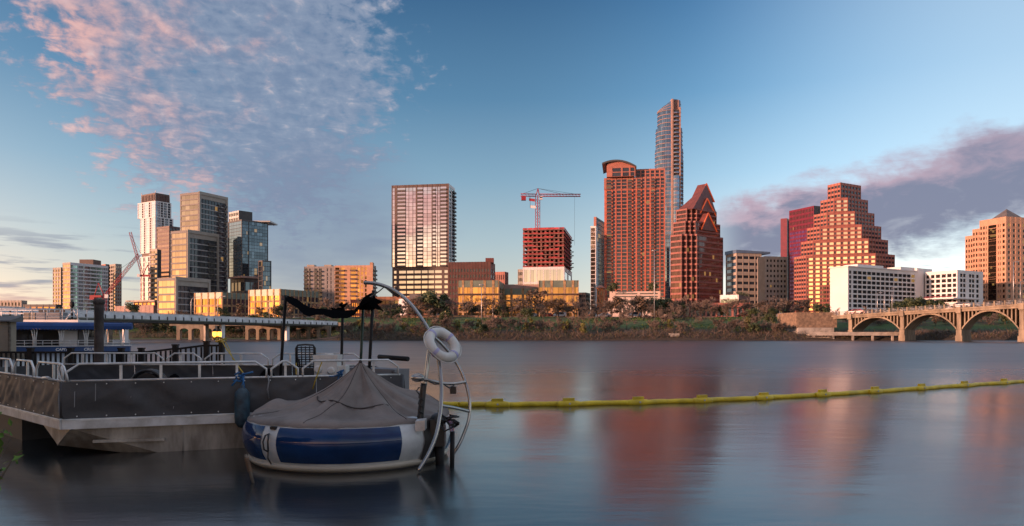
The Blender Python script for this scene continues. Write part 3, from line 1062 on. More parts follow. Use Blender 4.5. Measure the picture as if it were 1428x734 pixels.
# -- tower under construction
def b_site():
    Y = 420; th = 10
    fp = foot(729, 787, 797.6, Y, th)
    b = Building('unfinished_tower', 'unfinished concrete tower wrapped in red netting with white cladding on its lower floors', 'building', fp[1], GZ)
    zc = zt(372, Y); z1 = zt(320, Y)
    b.tier(fp, GZ, zc, {0: dict(wall=M['whitepanel'], glass=G_mirror, nx=6, nz=4, pier=.1, sill=.06, head=.95, panes=2), 1: dict(wall=M['whitepanel'], glass=G_mirror, nx=2, nz=4, pier=.1)}, M['charcoal'])
    A, B_, C, D = b.loc(fp)
    n = 9
    fh = (z1 - zc) / n
    sl = b.loc(fp)
    for i in range(n + 1):
        mb = MB()
        z = zc - GZ + i * fh
        mb.prism(off(sl, .1), z - .25, z + .25, M['formwork'])
        b.part('floor_slab', mb)
    ex, ey = (B_ - A), (C - B_)
    for i in range(10):
        for j in (0, 1, 2, 3):
            if j in (1, 2) and i not in (0, 9, 4, 5): continue
            mb = MB()
            q = A + ex * (.02 + .94 * i / 9) + ey * (.03 + .88 * j / 3)
            mb.bx(q.x - .5, q.y - .5, zc - GZ, q.x + .5, q.y + .5, z1 - GZ, M['formwork'])
            b.part('column', mb)
    cr = MB()
    cr.prism([A + ex * .33 + ey * .3, A + ex * .68 + ey * .3, A + ex * .68 + ey * .7, A + ex * .33 + ey * .7], zc - GZ, z1 - GZ + 3.5, M['granite_dark'])
    b.part('lift_core', cr)
    d = ex.normalized(); nr = Vector((d.y, -d.x)); Lx = ex.length
    d2 = ey.normalized(); nr2 = Vector((d2.y, -d2.x)); Ly = ey.length
    for i in range(n + 1):
        for (o_, dd, nn, LL, segs) in ((A, d, nr, Lx, 8), (B_, d2, nr2, Ly, 3)):
            mb = MB()
            for k in range(segs):
                if rnd.random() < .14 and i < n: continue
                h = fh * rnd.choice((.16, .22, .26, .34)) if i < n else 1.0
                q = o_ + dd * (LL * k / segs) + nn * .08
                mb.obox((q.x, q.y, zc - GZ + i * fh + .26), dd.to_3d() * (LL / segs - .15), -nn.to_3d() * .06, (0, 0, h), M['rednet'])
            if mb.f: b.part('safety_netting', mb)
    for k in range(14):
        q = A + ex * rnd.random() * .95 + ey * rnd.random() * .5
        i = rnd.randrange(n)
        mb = MB()
        mb.bx(q.x, q.y, zc - GZ + i * fh + .26, q.x + rnd.uniform(1, 3), q.y + 1.5, zc - GZ + i * fh + rnd.uniform(1.2, 3.2), rnd.choice((M['rednet'], M['steel'], M['sand'])))
        b.part('material_stack', mb)
    for k in range(7):
        mb = MB()
        i = rnd.randrange(1, n)
        q = B_ + ey * .7 + nr2 * 1.2
        mb.bx(q.x - .2, q.y - 1.5, zc - GZ + i * fh, q.x + 1.2, q.y + 2, zc - GZ + i * fh + .3, M['charcoal'])
        b.part('loading_platform', mb)
    b.finish()


b_site()


def truss(mb, p0, p1, w, m, n, r=.12):
    """square lattice boom from p0 to p1"""
    p0, p1 = Vector(p0), Vector(p1)
    t = (p1 - p0).normalized()
    u = t.orthogonal().normalized() if abs(t.z) > .95 else t.cross(Vector((0, 0, 1))).normalized()
    v = t.cross(u)
    cs = [(u * a + v * c) * (w / 2) for a, c in ((-1, -1), (1, -1), (1, 1), (-1, 1))]
    for c in cs: mb.tube([p0 + c, p1 + c], r, m, 4)
    for i in range(n):
        a, e = p0.lerp(p1, i / n), p0.lerp(p1, (i + 1) / n)
        for k in range(4):
            c0, c1 = cs[k], cs[(k + 1) % 4]
            if i % 2: c0, c1 = c1, c0
            mb.tube([a + c0, e + c1], r * .6, m, 3, cap=False)


def tower_crane():
    Y = 432
    p = at(749.8, 318, Y)
    t = thing('tower_crane', 'red hammerhead tower crane rising out of the unfinished tower', 'crane', (p.x, p.y, p.z))
    zj = zt(272.5, Y) - p.z
    zm = zt(263, Y) - p.z
    mb = MB(); truss(mb, (0, 0, -18), (0, 0, zj), 1.9, M['redsteel'], 20, .17); mb.build('mast', t)
    xr = (810 - 749.8) / F * Y; xl = (726 - 749.8) / F * Y
    mb = MB(); truss(mb, (1, 0, zj), (xr, 2, zj + .3), 1.4, M['redsteel'], 26, .14); mb.build('jib', t)
    mb = MB(); truss(mb, (-1, 0, zj), (xl, -1, zj), 1.4, M['redsteel'], 9, .12); mb.build('counter_jib', t)
    mb = MB(); mb.tube([(-.9, 0, zj), (.2, 0, zm)], .3, M['redsteel'], 6); mb.tube([(.9, 0, zj), (.2, 0, zm)], .3, M['redsteel'], 6); mb.build('apex', t)
    mb = MB(); mb.tube([(.2, 0, zm), (xr * .55, 1, zj + 1)], .09, M['black'], 4); mb.tube([(.2, 0, zm), (xr * .9, 2, zj + 1)], .07, M['black'], 4); mb.tube([(.2, 0, zm), (xl * .85, -1, zj + .8)], .09, M['black'], 4); mb.build('tie', t)
    mb = MB(); mb.bx(xl + .4, -1.6, zj - 3.2, xl + 3.2, .6, zj - .9, M['redsteel']); mb.build('counterweight', t)
    mb = MB(); mb.bx(1.1, -2.2, zj - 3.0, 2.8, -.9, zj - 1.0, M['whitepanel']); mb.bx(1.2, -2.25, zj - 2.2, 2.7, -2.21, zj - 1.3, G_dark); mb.build('cab', t)
    mb = MB(); mb.tube([(xr * .86, 1.6, zj - .5), (xr * .86, 1.6, zj - 30)], .05, M['black'], 4); mb.build('hoist_rope', t)
    for s, (dx, dz) in enumerate(((-.62, -3.2), (-.55, -7.4))):
        x = xl * .5 + s * .6
        mb = MB(); q = (x, -1.2, zj + dz)
        pts = [(x, -1.2, zj + dz + 1.2), (x + 3.4, -1.5, zj + dz + .7), (x + 3.4, -1.5, zj + dz - .9), (x, -1.2, zj + dz - .4)]
        mb.poly(pts, M['whitepanel'] if s else M['redsteel']); mb.poly([(a, c + .05, d) for a, c, d in reversed(pts)], M['redsteel'])
        mb.tube([(x, -1.25, zj - .8), (x, -1.25, zj + dz - .5)], .08, M['black'], 4)
        mb.build('flag', t)
    # luffing cranes at the left
    for nm, lab, base, top, tip, Yc in (('luffing_crane', 'red luffing crane with steep raised jib in front of the white stacked tower', (196, 415), (199, 385), (181.5, 324), 600), ('luffing_crane', 'red luffing crane with lowered jib before the narrow cream tower', (147.5, 432), (146, 414), (194, 355), 470)):
        p = at(base[0], base[1], Yc); a = at(top[0], top[1], Yc) - p; c = at(tip[0], tip[1], Yc) - p
        t = thing(nm, lab, 'crane', p)
        mb = MB(); truss(mb, (a.x, 0, GZ - p.z), (a.x, 0, a.z), 2.0, M['redsteel'], 9, .15); mb.build('mast', t)
        mb = MB(); truss(mb, a, c, 1.6, M['redsteel'], 20, .15); mb.build('jib', t)
        s = 1 if c.x < a.x else -1
        mb = MB(); mb.bx(a.x - 1.5, -1.5, a.z - .5, a.x + s * 9, 1.5, a.z + .9, M['redsteel']); mb.bx(a.x + s * 6, -1.6, a.z - 2, a.x + s * 9, 1.4, a.z - .49, M['redsteel']); mb.build('counter_deck', t)
        ap = Vector((a.x + s * 4, 0, a.z + 9))
        mb = MB(); mb.tube([(a.x, 0, a.z), ap], .35, M['redsteel'], 5); mb.tube([(a.x + s * 7, 0, a.z), ap], .3, M['redsteel'], 5); mb.build('gantry', t)
        mb = MB(); mb.tube([ap, a.lerp(c, .9)], .09, M['black'], 4); mb.build('tie', t)
        mb = MB(); mb.bx(a.x - s * 3.5, -2.4, a.z - 1, a.x - s * 1.2, -1.6, a.z + 1.4, M['whitepanel']); mb.build('cab', t)
    p = at(823, 421, 640)
    t = thing('distant_crane_jib', 'faint grey crane with level jib seen just left of the slim glass tower', 'crane', p)
    mb = MB(); truss(mb, (-(823 - 799) * .64, 0, 0), (4, 0, 0), 2.2, M['steel'], 12, .25); mb.build('jib', t)
    mb = MB(); truss(mb, (2, 0, GZ - p.z), (2, 0, 4), 1.8, M['steel'], 10, .2); mb.build('mast', t)


tower_crane()


# -- slim glass tower and brick bell tower
def b_slim():
    Y = 500
    b = Building('slim_glass_tower', 'slim glass tower with a bright pane edge, left of the red brick high-rise', 'building', P(831.5, Y), GZ)
    fp = foot(828, 831.5, 846, Y, 20)
    b.tier(fp, GZ, zt(302.5, Y), {1: dict(wall=M['mullion'], glass=G_darkblue, nx=1, panes=5, nz=24, pier=.03, sill=.05, head=.95), 0: dict(plain=M['granite_pink'])}, M['charcoal'], M['roofgrey'])
    f2 = foot(823.5, 831, 833, Y - 6, 20)
    b.tier(f2, GZ, zt(317, Y), {0: dict(wall=M['whitepanel'], glass=G_gold, nx=1, panes=3, nz=23, pier=.04, sill=.05, head=.94), 1: dict(plain=M['whitepanel'])}, M['charcoal'])
    b.finish()
    Y = 300
    b = Building('bell_tower', 'small orange brick bell tower with arched openings and a low tiled roof', 'church tower', P(837.5, Y), GZ)
    f = foot(832, 841.5, 844, Y, 14)
    z1 = zt(402, Y)
    W = 'w'
    b.tier(f, GZ, z1, {0: dict(wall=M['brick_orange'], glass=G_dark, nz=4, cols=[(.22, .38, W), (.62, .78, W)], sill=.35, head=.8, top=.6), 1: dict(wall=M['brick_orange'], glass=G_dark, nz=4, cols=[(.4, .6, W)], sill=.35, head=.8, top=.6)}, M['brick_orange'])
    rf = MB(); q = b.loc(f); q = off(q, -.35); c = sum(q, Vector((0, 0))) / 4
    z = z1 - GZ
    rf.prism(q, z - .02, z + .25, M['copper'])
    bb = [(p.x, p.y, z + .25) for p in q]
    for i in range(4): rf.poly([bb[i], bb[(i + 1) % 4], (c.x, c.y, z + 1.6)], M['copper'])
    b.part('roof', rf)
    b.finish()


b_slim()


# -- red brick high-rise with arched crown on a pale podium
def b_highrise():
    Y = 430; th = 9
    b = Building('brick_highrise', 'red brick residential high-rise with a curved black crown roof', 'building', P(927.5, Y), GZ)
    W, Bc = 'w', 'b'
    px = [(178, 215, Bc), (225, 245, W), (255, 290, W), (298, 335, W), (345, 375, Bc), (388, 405, W), (418, 445, Bc), (455, 475, W), (488, 515, W), (527, 552, Bc), (558, 592, W), (600, 626, W)]
    cols = [((a - 158) / 478, (c - 158) / 478, k) for a, c, k in px]
    fp = foot(842.7, 927.5, 931.5, Y, th)
    z0 = zt(410, Y); z1 = zt(246, Y)
    zb = zt(262, Y)
    common = dict(glass=G_dark, sill=.14, head=.88, ds=.2, bmat=M['granite_pink'], brail=M['mullion'], bdepth=.7, cols=cols)
    b.tier(fp, GZ, zb, {0: dict(wall=M['brick_red'], span=M['granite_pink'], nz=33, base=8, top=.6, **common), 1: dict(wall=M['brick_red'], glass=G_dark, nx=3, nz=33, base=8, top=.6), 3: dict(wall=M['brick_red'], glass=G_dark, nx=5, nz=33, base=8)}, M['granite_dark'])
    b.tier(foot(842.3, 928, 932, Y - .3, th), zb + .02, z1, {0: dict(wall=M['granite_pink'], nz=3, top=.8, **common), 1: dict(plain=M['granite_pink']), 3: dict(plain=M['granite_pink'])}, M['granite_dark'], M['roofgrey'])
    f2 = foot(886, 927.5, 931, Y + .4, th)
    b.tier(f2, z1, zt(234.5, Y), {0: dict(wall=M['granite_pink'], glass=G_dark, nx=6, nz=2, pier=.3, sill=.1, head=.85, top=.8), 1: dict(plain=M['granite_pink'])}, M['granite_dark'], M['slate'])
    f3 = foot(846, 886, 890, Y - .6, th)
    zc = zt(231, Y)
    b.tier(f3, z1, zc, {0: dict(wall=M['granite_pink'], glass=G_dark, nz=2, cols=[(.20, .5, W), (.56, .78, W), (.83, .97, W)], sill=.08, head=.9, top=1.0), 3: dict(plain=M['brick_red'])}, M['granite_dark'])
    # arched roof
    A, B_, C, D = b.loc(f3)
    e = (B_ - A); n_ = Vector((e.y, -e.x)).normalized()
    dep = (D - A)
    rf = MB()
    N = 12
    pr = []
    for i in range(N + 1):
        t = -.16 + 1.2 * i / N
        u = (t - .30) / .9
        pr.append((t, zc - GZ + 2.6 - u * u * 6.2))
    for i in range(N):
        (t0, h0), (t1, h1) = pr[i], pr[i + 1]
        p0, p1 = A + e * t0 + n_ * 1.2, A + e * t1 + n_ * 1.2
        q0, q1 = p0 + dep * 1.1, p1 + dep * 1.1
        bb = len(rf.v)
        for p_, h in ((p0, h0), (p1, h1), (q1, h1), (q0, h0)): rf.v.append((p_.x, p_.y, h))
        for p_, h in ((p0, h0), (p1, h1), (q1, h1), (q0, h0)): rf.v.append((p_.x, p_.y, h + 1.0))
        for q in ((3, 2, 1, 0), (4, 5, 6, 7), (0, 1, 5, 4), (2, 3, 7, 6)): rf.face([bb + k for k in q], M['charcoal'])
    rf.poly([rf.v[0], rf.v[4], rf.v[7], rf.v[3]], M['charcoal'])
    b.part('curved_roof', rf)
    fl = MB()
    pts = [A + e * t for t, h in pr if 0 <= t <= 1.0]
    hs = [h for t, h in pr if 0 <= t <= 1.0]
    o_ = n_ * .02
    poly = [(A.x, A.y, zc - GZ - .2)] + [(p.x, p.y, h + .05) for p, h in zip(pts, hs)] + [(B_.x, B_.y, zc - GZ - .2)]
    fl.poly(list(reversed([(p[0] - n_.x * .5, p[1] - n_.y * .5, p[2]) for p in poly])), M['granite_pink'])
    b.part('gable', fl)
    b.finish()
    # podium
    Y = 395
    b = Building('podium_building', 'pale stepped parking podium with roof garden in front of the red brick high-rise', 'building', P(926, Y), GZ)
    f = foot(846, 929.5, 933, Y, 9)
    zb = zt(424, Y)
    b.tier(f, GZ, zb, {0: dict(wall=M['blush'], glass=G_dark, nx=9, nz=2, pier=.35, end=.2, span=M['blush'], sill=.15), 3: dict(plain=M['conc']), 1: dict(plain=M['blush'])}, M['charcoal'], M['roofgrey'])
    f2 = foot(848, 927, 930, Y + 2, 9)
    b.tier(f2, zb, zt(415, Y), {0: dict(wall=M['blush'], glass=G_dark, nz=1, cols=[(.15, .42, W), (.46, .9, W)], sill=.3, head=.7, top=.4), 3: dict(plain=M['conc']), 1: dict(plain=M['blush'])}, M['charcoal'], M['roofgrey'])
    f3 = foot(850, 921, 925, Y + 4, 9)
    b.tier(f3, zt(415, Y), zt(405.5, Y), {0: dict(wall=M['blush'], glass=G_dark, nz=2, cols=[(.12, .55, W), (.6, .95, W)], sill=.3, head=.7, top=.6), 3: dict(plain=M['conc']), 1: dict(plain=M['blush'])}, M['charcoal'], M['roofgrey'])
    b.finish()


b_highrise()


# -- tallest tower: oval glass shaft with a slanted crown
def b_tallest():
    Y = 640
    c = P(933, Y + 12)
    b = Building('oval_tower', 'tallest tower, oval glass shaft with stacked curved balconies and a slanted crown', 'building', c, GZ)

    def oval(a, d, n=36, ph=.0): return [Vector((a * math.cos(2 * math.pi * i / n + ph), d * math.sin(2 * math.pi * i / n + ph))) for i in range(n)]
    zs = [(425, 205, 12.9, 11.5), (205, 176, 12.2, 11.2), (176, 153, 10.6, 10.6)]
    floors = MB()
    fh = 3.55
    for (y0, y1, a, d) in zs:
        za = (zt(y0, Y) if y0 < 420 else GZ) - GZ; zb = zt(y1, Y) - GZ
        n = int(round((zb - za) / fh)); h = (zb - za) / n
        o1, o2 = oval(a - .25, d - .25), oval(a, d)
        for i in range(n):
            gl = MB()
            z = za + i * h
            for k in range(36):
                p, q = o1[k], o1[(k + 1) % 36]
                e = (q - p) * .04
                gl.poly([((p + e).x, (p + e).y, z + .38), ((q - e).x, (q - e).y, z + .38), ((q - e).x, (q - e).y, z + h), ((p + e).x, (p + e).y, z + h)], G_blue)
            g_ = b.part('window_band', gl)
            s_ = MB(); s_.prism(o2, z - .02, z + .38, M['rose'])
            floors.v, floors.f  # spandrels live in one wall mesh
            bb = len(floors.v)
            floors.v += s_.v
            for f_, m_ in zip(s_.f, s_.m): floors.face([bb + q for q in f_], s_.mats[m_])
        floors.prism(oval(a - .6, d - .6), za, zb - .1, M['charcoal'])
    b.part('floor_edge', floors)
    # crown, cut on a slant rising to the right
    z0 = zt(153, Y) - GZ
    oc = oval(10.6, 10.6)
    tops = [z0 + 1.5 + (zt(137.5, Y) - zt(153, Y) - 1.5) * min(1, max(0, (p.x + 10.6) / 12.5)) for p in oc]
    cr = MB(); n = 36; bb = 0
    for k in range(n):
        p, q = oc[k], oc[(k + 1) % n]
        for j in range(3):
            za, zb = z0 + (tops[k] - z0) * j / 3, z0 + (tops[k] - z0) * (j + 1) / 3
            zc, zd = z0 + (tops[(k + 1) % n] - z0) * j / 3, z0 + (tops[(k + 1) % n] - z0) * (j + 1) / 3
            cr.poly([(p.x, p.y, za + .35), (q.x, q.y, zc + .35), (q.x, q.y, zd), (p.x, p.y, zb)], G_blue)
            cr.poly([(p.x * 1.015, p.y * 1.015, za), (q.x * 1.015, q.y * 1.015, zc), (q.x * 1.015, q.y * 1.015, zc + .35), (p.x * 1.015, p.y * 1.015, za + .35)], M['rose'])
    cr.poly([(p.x, p.y, t_) for p, t_ in zip(oc, tops)], M['rose'])
    b.part('crown', cr)
    # pink shafts either side of the balcony stack
    zt_b = zt(153, Y) - GZ
    for x, w, zz in ((0.2, 1.5, zt(138.5, Y) - GZ), (7.0, 1.1, zt(150, Y) - GZ)):
        sh = MB(); sh.bx(x - w / 2, -13.2, 0, x + w / 2, -6, zz, M['rose']); b.part('shaft', sh)
    lv = MB(); lv.bx(.9, -11.2, zt(153, Y) - GZ, 6.4, -6, zt(139, Y) - GZ, M['rose'])
    for i in range(8): lv.bx(1.6, -11.25, zt(152, Y) - GZ + i * 1.05, 5.7, -11.21, zt(152, Y) - GZ + i * 1.05 + .6, M['granite_dark'])
    b.part('plant_screen', lv)
    rec = MB(); rec.bx(.9, -12.1, 0, 6.5, -7, zt_b, M['charcoal']); b.part('recess', rec)
    zb0 = zt(242, Y) - GZ
    nb = int((zt_b - zb0) / fh)
    key = None
    bm = MB()
    pts = [Vector((3.7 + 2.9 * math.cos(t), -12.05 - 2.0 * math.sin(t))) for t in [math.pi * i / 10 for i in range(11)]]
    pts = list(reversed(pts))
    bm.prism(pts, 0, .3, M['rose'])
    for i in range(len(pts) - 1):
        p, q = pts[i], pts[i + 1]
        bm.poly([(p.x, p.y, .3), (q.x, q.y, .3), (q.x, q.y, 1.3), (p.x, p.y, 1.3)], G_blue)
    me = bm.mesh('balcony')
    for i in range(nb): inst('balcony', me, b.root, (0, 0, zb0 + i * fh))
    bay = MB()
    for i in range(int(zb0 / fh)):
        bay.lathe([(3.1, i * fh + .5), (3.1, (i + 1) * fh)], G_blue, (3.7, -11.6, 0), 14, math.pi, 2 * math.pi, False)
        bay.lathe([(3.16, i * fh), (3.16, i * fh + .5)], M['rose'], (3.7, -11.6, 0), 14, math.pi, 2 * math.pi, False)
    b.part('glass_bay', bay)
    # side balconies low on the shaft
    sb = MB()
    sb.bx(-1.3, -1.2, 0, 1.3, 1.2, .3, M['rose']); sb.bx(-1.3, -1.22, .3, 1.3, -1.16, 1.3, M['mullion'])
    me = sb.mesh('balcony')
    for i in range(40): inst('balcony', me, b.root, (9.9, -6.9, 8 + i * fh))
    mast = MB(); mast.tube([(5, 2, zt(140, Y) - GZ - 4), (5, 2, zt(135, Y) - GZ)], .18, M['steel'], 5); b.part('mast', mast)
    b.finish()


b_tallest()


# -- red granite tower with three stepped gables
def b_gables():
    th = 50; Y = 380
    b = Building('gabled_tower', 'dark red granite tower stepping up to three stacked triangular gables', 'building', P(961, Y), GZ)

    def corner(fp, n=4, s=2.6):
        A, B_, C, D = fp
        u, v = (A - B_).normalized(), (C - B_).normalized()
        out = [A]
        # saw-toothed corner
        for i in range(n, 0, -1):
            out.append(B_ + u * (s * i) + v * (s * (n - i)))
            out.append(B_ + u * (s * (i - 1)) + v * (s * (n - i)))
        out[1] = B_ + u * (s * n)
        out.append(B_ + v * (s * n)) if (out[-1] - (B_ + v * (s * n))).length > .1 else None
        return out + [C, D]
    tiers = [(935, 963, 1008.5, Y, GZ, 325, 15, 3), (938.5, 964, 1004.5, Y + 7, 325, 304, 3, 2), (943, 966, 999.5, Y + 14, 304, 283, 3, 2)]
    for pa, pb, pc, Yb, y0, y1, n, nt in tiers:
        fp = foot(pa, pb, pc, Yb, th)
        if n > 5: poly = corner(fp, 4, 1.9)
        else: poly = corner(fp, 3, 1.9)
        z0 = GZ if y0 == GZ else zt(y0, Y)
        z1 = zt(y1, Y)
        band = dict(wall=M['granite_dark'], span=M['granite_red'], glass=G_red, nx=1, panes=10, nz=n, pier=.02, end=.005, sill=.30, head=.985, top=.9, dp=.1, ds=.0)
        small = dict(band, panes=1)
        lng = dict(band, panes=14)
        specs = {i: small for i in range(len(poly))}
        specs[0] = lng
        specs[len(poly) - 3] = dict(lng, span=M['granite_red'])
        specs[len(poly) - 2] = dict(plain=M['granite_dark']); specs[len(poly) - 1] = dict(plain=M['granite_dark'])
        b.tier(poly, z0, z1, specs, M['granite_dark'], M['granite_dark'])
    # gables on the right-hand front

    def gable(px0, px1, pxa, ybase, yapex, Yg, depth, win):
        A = b.loc([P(px0, Yg)])[0]
        v = Vector((math.sin(R(th)), math.cos(R(th))))
        kb = (px1 - CX) / F
        Aw = P(px0, Yg)
        t = (kb * Aw.y - Aw.x) / (v.x - kb * v.y)
        B_ = A + v * t
        nr = Vector((v.y, -v.x))
        ka = (pxa - CX) / F
        ta = (ka * Aw.y - Aw.x) / (v.x - ka * v.y)
        ap = A + v * ta
        zb, za = zt(ybase, Yg) - GZ, zt(yapex, Yg + ta * v.y) - GZ
        g = MB()
        f0, f1, f2 = (A.x, A.y, zb), (B_.x, B_.y, zb), (ap.x, ap.y, za)
        back = [(q[0] - nr.x * depth, q[1] - nr.y * depth, q[2]) for q in (f0, f1, f2)]
        g.poly([f0, f1, f2], M['granite_dark'])
        g.poly([f2, f1, back[1], back[2]], M['granite_dark'])
        g.poly([f0, f2, back[2], back[0]], M['granite_dark'])
        g.poly([back[1], back[0], back[2]], M['granite_dark'])
        b.part('gable', g)
        for (s_, e_) in ((f0, f2), (f1, f2)):
            tr = MB()
            tr.tube([(s_[0] + nr.x * .1, s_[1] + nr.y * .1, s_[2]), (e_[0] + nr.x * .1, e_[1] + nr.y * .1, e_[2])], .5, M['trim_red'], 4)
            b.part('gable_trim', tr)
        if win:
            w = MB(); m_ = A.lerp(B_, .5) + nr * .1
            zw = zb + (za - zb) * .28
            w.obox((m_.x - v.x * 1.3, m_.y - v.y * 1.3, zw), v.to_3d() * 2.6, -nr.to_3d() * .3, (0, 0, 3.4), G_bronze)
            b.part('window', w)
    gable(978, 999.5, 987.5, 320, 297.5, Y + 12, 8, False)
    gable(976, 998.5, 986, 298, 277, Y + 19, 8, False)
    gable(975, 996, 985, 278, 256.3, Y + 26, 6, True)
    # main roof slope behind the top gable
    fp = foot(943.5, 966.5, 999, Y + 14.4, th)
    q = b.loc(fp)
    ap = b.loc([P(985, Y + 27)])[0]
    z = zt(283, Y) - GZ - .6
    rf = MB()
    za = zt(257.5, Y + 27) - GZ
    bb = [(p.x, p.y, z) for p in q]
    for i in range(4): rf.poly([bb[i], bb[(i + 1) % 4], (ap.x, ap.y, za)], M['granite_dark'])
    b.part('roof', rf)
    b.finish()
    # rose arcade at its foot
    Y2 = 300
    f = foot(953, 1046, 1050, Y2, 4)
    b = Building('arcade_building', 'low rose coloured arcade with square openings at the foot of the gabled granite tower', 'building', f[1], GZ)
    b.tier(f, GZ, zt(422.3, Y2), {0: dict(wall=M['granite_pink'], glass=G_dark, nx=12, nz=1, pier=.35, sill=.3, head=.85, top=.6)}, M['charcoal'], M['roofgrey'])
    b.finish()


b_gables()


# -- pair of tan hotels and a low glass pavilion
def b_tanpair():
    Y = 450
    f = foot(1012, 1027, 1062, Y, 77)
    b = Building('banded_hotel', 'tan banded hotel with sloping blue roof edge beside the gabled granite tower', 'building', f[1], GZ)
    b.tier(f, GZ, zt(353, Y), {0: dict(wall=M['tan'], glass=G_blue, nx=1, panes=5, nz=11, pier=.08, sill=.3, head=.85), 1: dict(wall=M['tan'], glass=G_dark, nx=4, nz=11, pier=.12, sill=.38, head=.82)}, M['charcoal'], M['roofgrey'])
    rf = MB()
    q = off(b.loc(foot(1012, 1027, 1073, Y, 77)), -.4)
    z = zt(353, Y) - GZ
    rf.prism(q, z - .02, z + 2.2, M['bluemetal'], tops=[z + 2.2, z + 2.0, z + 1.2, z + 1.8])
    b.part('roof', rf)
    b.finish()
    Y = 420
    f = foot(1056, 1067, 1098, Y, 77)
    b = Building('cream_hotel', 'plain cream hotel block with a grid of square windows left of the magenta tower', 'building', f[1], GZ)
    b.tier(f, GZ, zt(357.5, Y), {0: dict(plain=M['tan']), 1: dict(wall=M['cream'], glass=G_black, nx=6, nz=13, pier=.5, sill=.3, head=.78, end=.03)}, M['charcoal'], M['roofgrey'])
    b.finish()
    Y = 330
    f = foot(1004, 1030, 1108, Y, 30)
    b = Building('glass_pavilion', 'low dark glass pavilion with planted roof terrace under the cream hotel', 'building', f[1], GZ)
    b.tier(f, GZ, zt(411, Y), {0: dict(wall=M['steel'], glass=G_blue, nx=1, panes=7, nz=2, pier=.03), 1: dict(wall=M['mullion'], glass=G_darkblue, nx=9, nz=2, pier=.08)}, M['charcoal'], M['roofgrey'])
    hd = MB()
    for k in range(260):
        t = rnd.random(); q = b.loc([f[1].lerp(f[2], t)])[0] + Vector((rnd.uniform(-1, 1), rnd.uniform(1, 4)))
        z = zt(411, Y) - GZ + abs(rnd.gauss(.5, .8)); s = rnd.uniform(.25, .6)
        hd.poly([(q.x + rnd.uniform(-s, s), q.y + rnd.uniform(-s, s), z + rnd.uniform(-s, s)) for _ in range(3)], M['leaf_dark'])
    o = hd.build('roof_planting', b.root)
    b.finish()


M['leaf_dark'] = mat('dark_leaf', (0.035, 0.055, 0.022), 0.7, var=0.4, scale=1.5)
b_tanpair()


# -- magenta tower
def b_magenta():
    Y = 560; th = 68
    b = Building('magenta_tower', 'magenta and violet grid tower behind the stepped granite pyramid tower', 'building', P(1135, Y), GZ)
    f = foot(1100.5, 1135, 1144.5, Y, th)
    z1 = zt(287, Y); zm = zt(318, Y)
    b.tier(f, zm, z1, {0: dict(wall=M['magenta'], glass=G_red, nx=16, nz=4, pier=.35, sill=.25, head=.85, top=1.0), 1: dict(wall=M['charcoal'], glass=G_dark, nx=4, nz=4, pier=.3)}, M['charcoal'], M['roofgrey'])
    b.tier(f, GZ, zm, {0: dict(wall=M['magenta'], glass=G_violet, nx=16, nz=24, pier=.35, sill=.25, head=.85, top=.2), 1: dict(wall=M['charcoal'], glass=G_dark, nx=4, nz=24, pier=.3)}, M['charcoal'])
    f2 = foot(1088.5, 1097.5, 1099, Y + 55, 30)
    b.tier(f2, GZ, zt(304.5, Y + 55), {0: dict(plain=M['magenta']), 1: dict(plain=M['charcoal'])}, M['magenta'])
    b.tier(foot(1096, 1101, 1106, Y + 62, 30), GZ, zt(305, Y + 60), {'*': dict(plain=M['charcoal'])}, M['charcoal'])
    b.finish()


b_magenta()


# -- stepped granite pyramid
def b_pyramid():
    Y = 400
    b = Building('stepped_pyramid_tower', 'orange granite tower stepped like a pyramid with mirrored window columns on its face', 'building', P(1172, Y), GZ)
    T = [(1107, 1124.3, 1221, 1248, 355, 10, 16), (1116.5, 1134, 1211.3, 1238.5, 334, 8, 3), (1125, 1143.7, 1201.6, 1229, 314.5, 6, 3), (1134.5, 1153.4, 1192, 1219.5, 295.5, 4, 3), (1144, 1163, 1182.3, 1210.5, 276, 2, 3), (1154, 1172.5, 1172.6, 1200.8, 254.5, 0, 3)]
    z0 = GZ
    aL, aR = R(28), R(24)
    for k, (x0, xa, xb, x1, yt, ncol, nf) in enumerate(T):
        # the front is one plane, turned a little to the west
        th = R(22)
        def onfront(px):
            kk = (px - CX) / F
            o_ = P(1172, Y); d = Vector((math.cos(th), -math.sin(th)))
            t = (kk * o_.y - o_.x) / (d.x - kk * d.y)
            return o_ + d * t
        a, c = onfront(xa), onfront(xb)
        def out(p, px, dirv):
            kk = (px - CX) / F
            t = (kk * p.y - p.x) / (dirv.x - kk * dirv.y)
            return p + dirv * t
        L_ = out(a, x0, Vector((-math.cos(R(64)), math.sin(R(64)))))
        R_ = out(c, x1, Vector((math.cos(R(30)), math.sin(R(30)))))
        back = Vector((.42, .91)) * 20
        z1 = zt(yt, Y)
        wing = dict(wall=M['granite_red'], span=M['granite_pink'], glass=G_dark, nz=nf, pier=.25, sill=.34, head=.88, top=1.1, dp=.0, ds=.05)
        specs = {0: dict(wing, nx=4 if k else 5), 2 if ncol else 1: dict(wing, nx=6)}
        if ncol:
            cols = []
            w = 1.0 / ncol
            for i in range(ncol):
                cols.append((i * w + w * .08, i * w + w * .32, 'd'))
                cols.append((i * w + w * .42, i * w + w * .98, 'w'))
            poly = [L_, a, c, R_, R_ + back, L_ + back]
            f0 = dict(wall=M['granite_red'], span=M['granite_red'], glass=G_sunset, gmap={'d': G_dark}, nz=nf, cols=cols, sill=.30, head=.86, top=1.1, ds=.05)
            b.tier(poly, z0, z1, {**specs, 1: f0}, M['granite_dark'], M['granite_red'])
        else:
            poly = [L_, a, R_, R_ + back, L_ + back]
            b.tier(poly, z0, z1, specs, M['granite_dark'], M['granite_red'])
        z0 = z1 - .3
    b.finish()


b_pyramid()


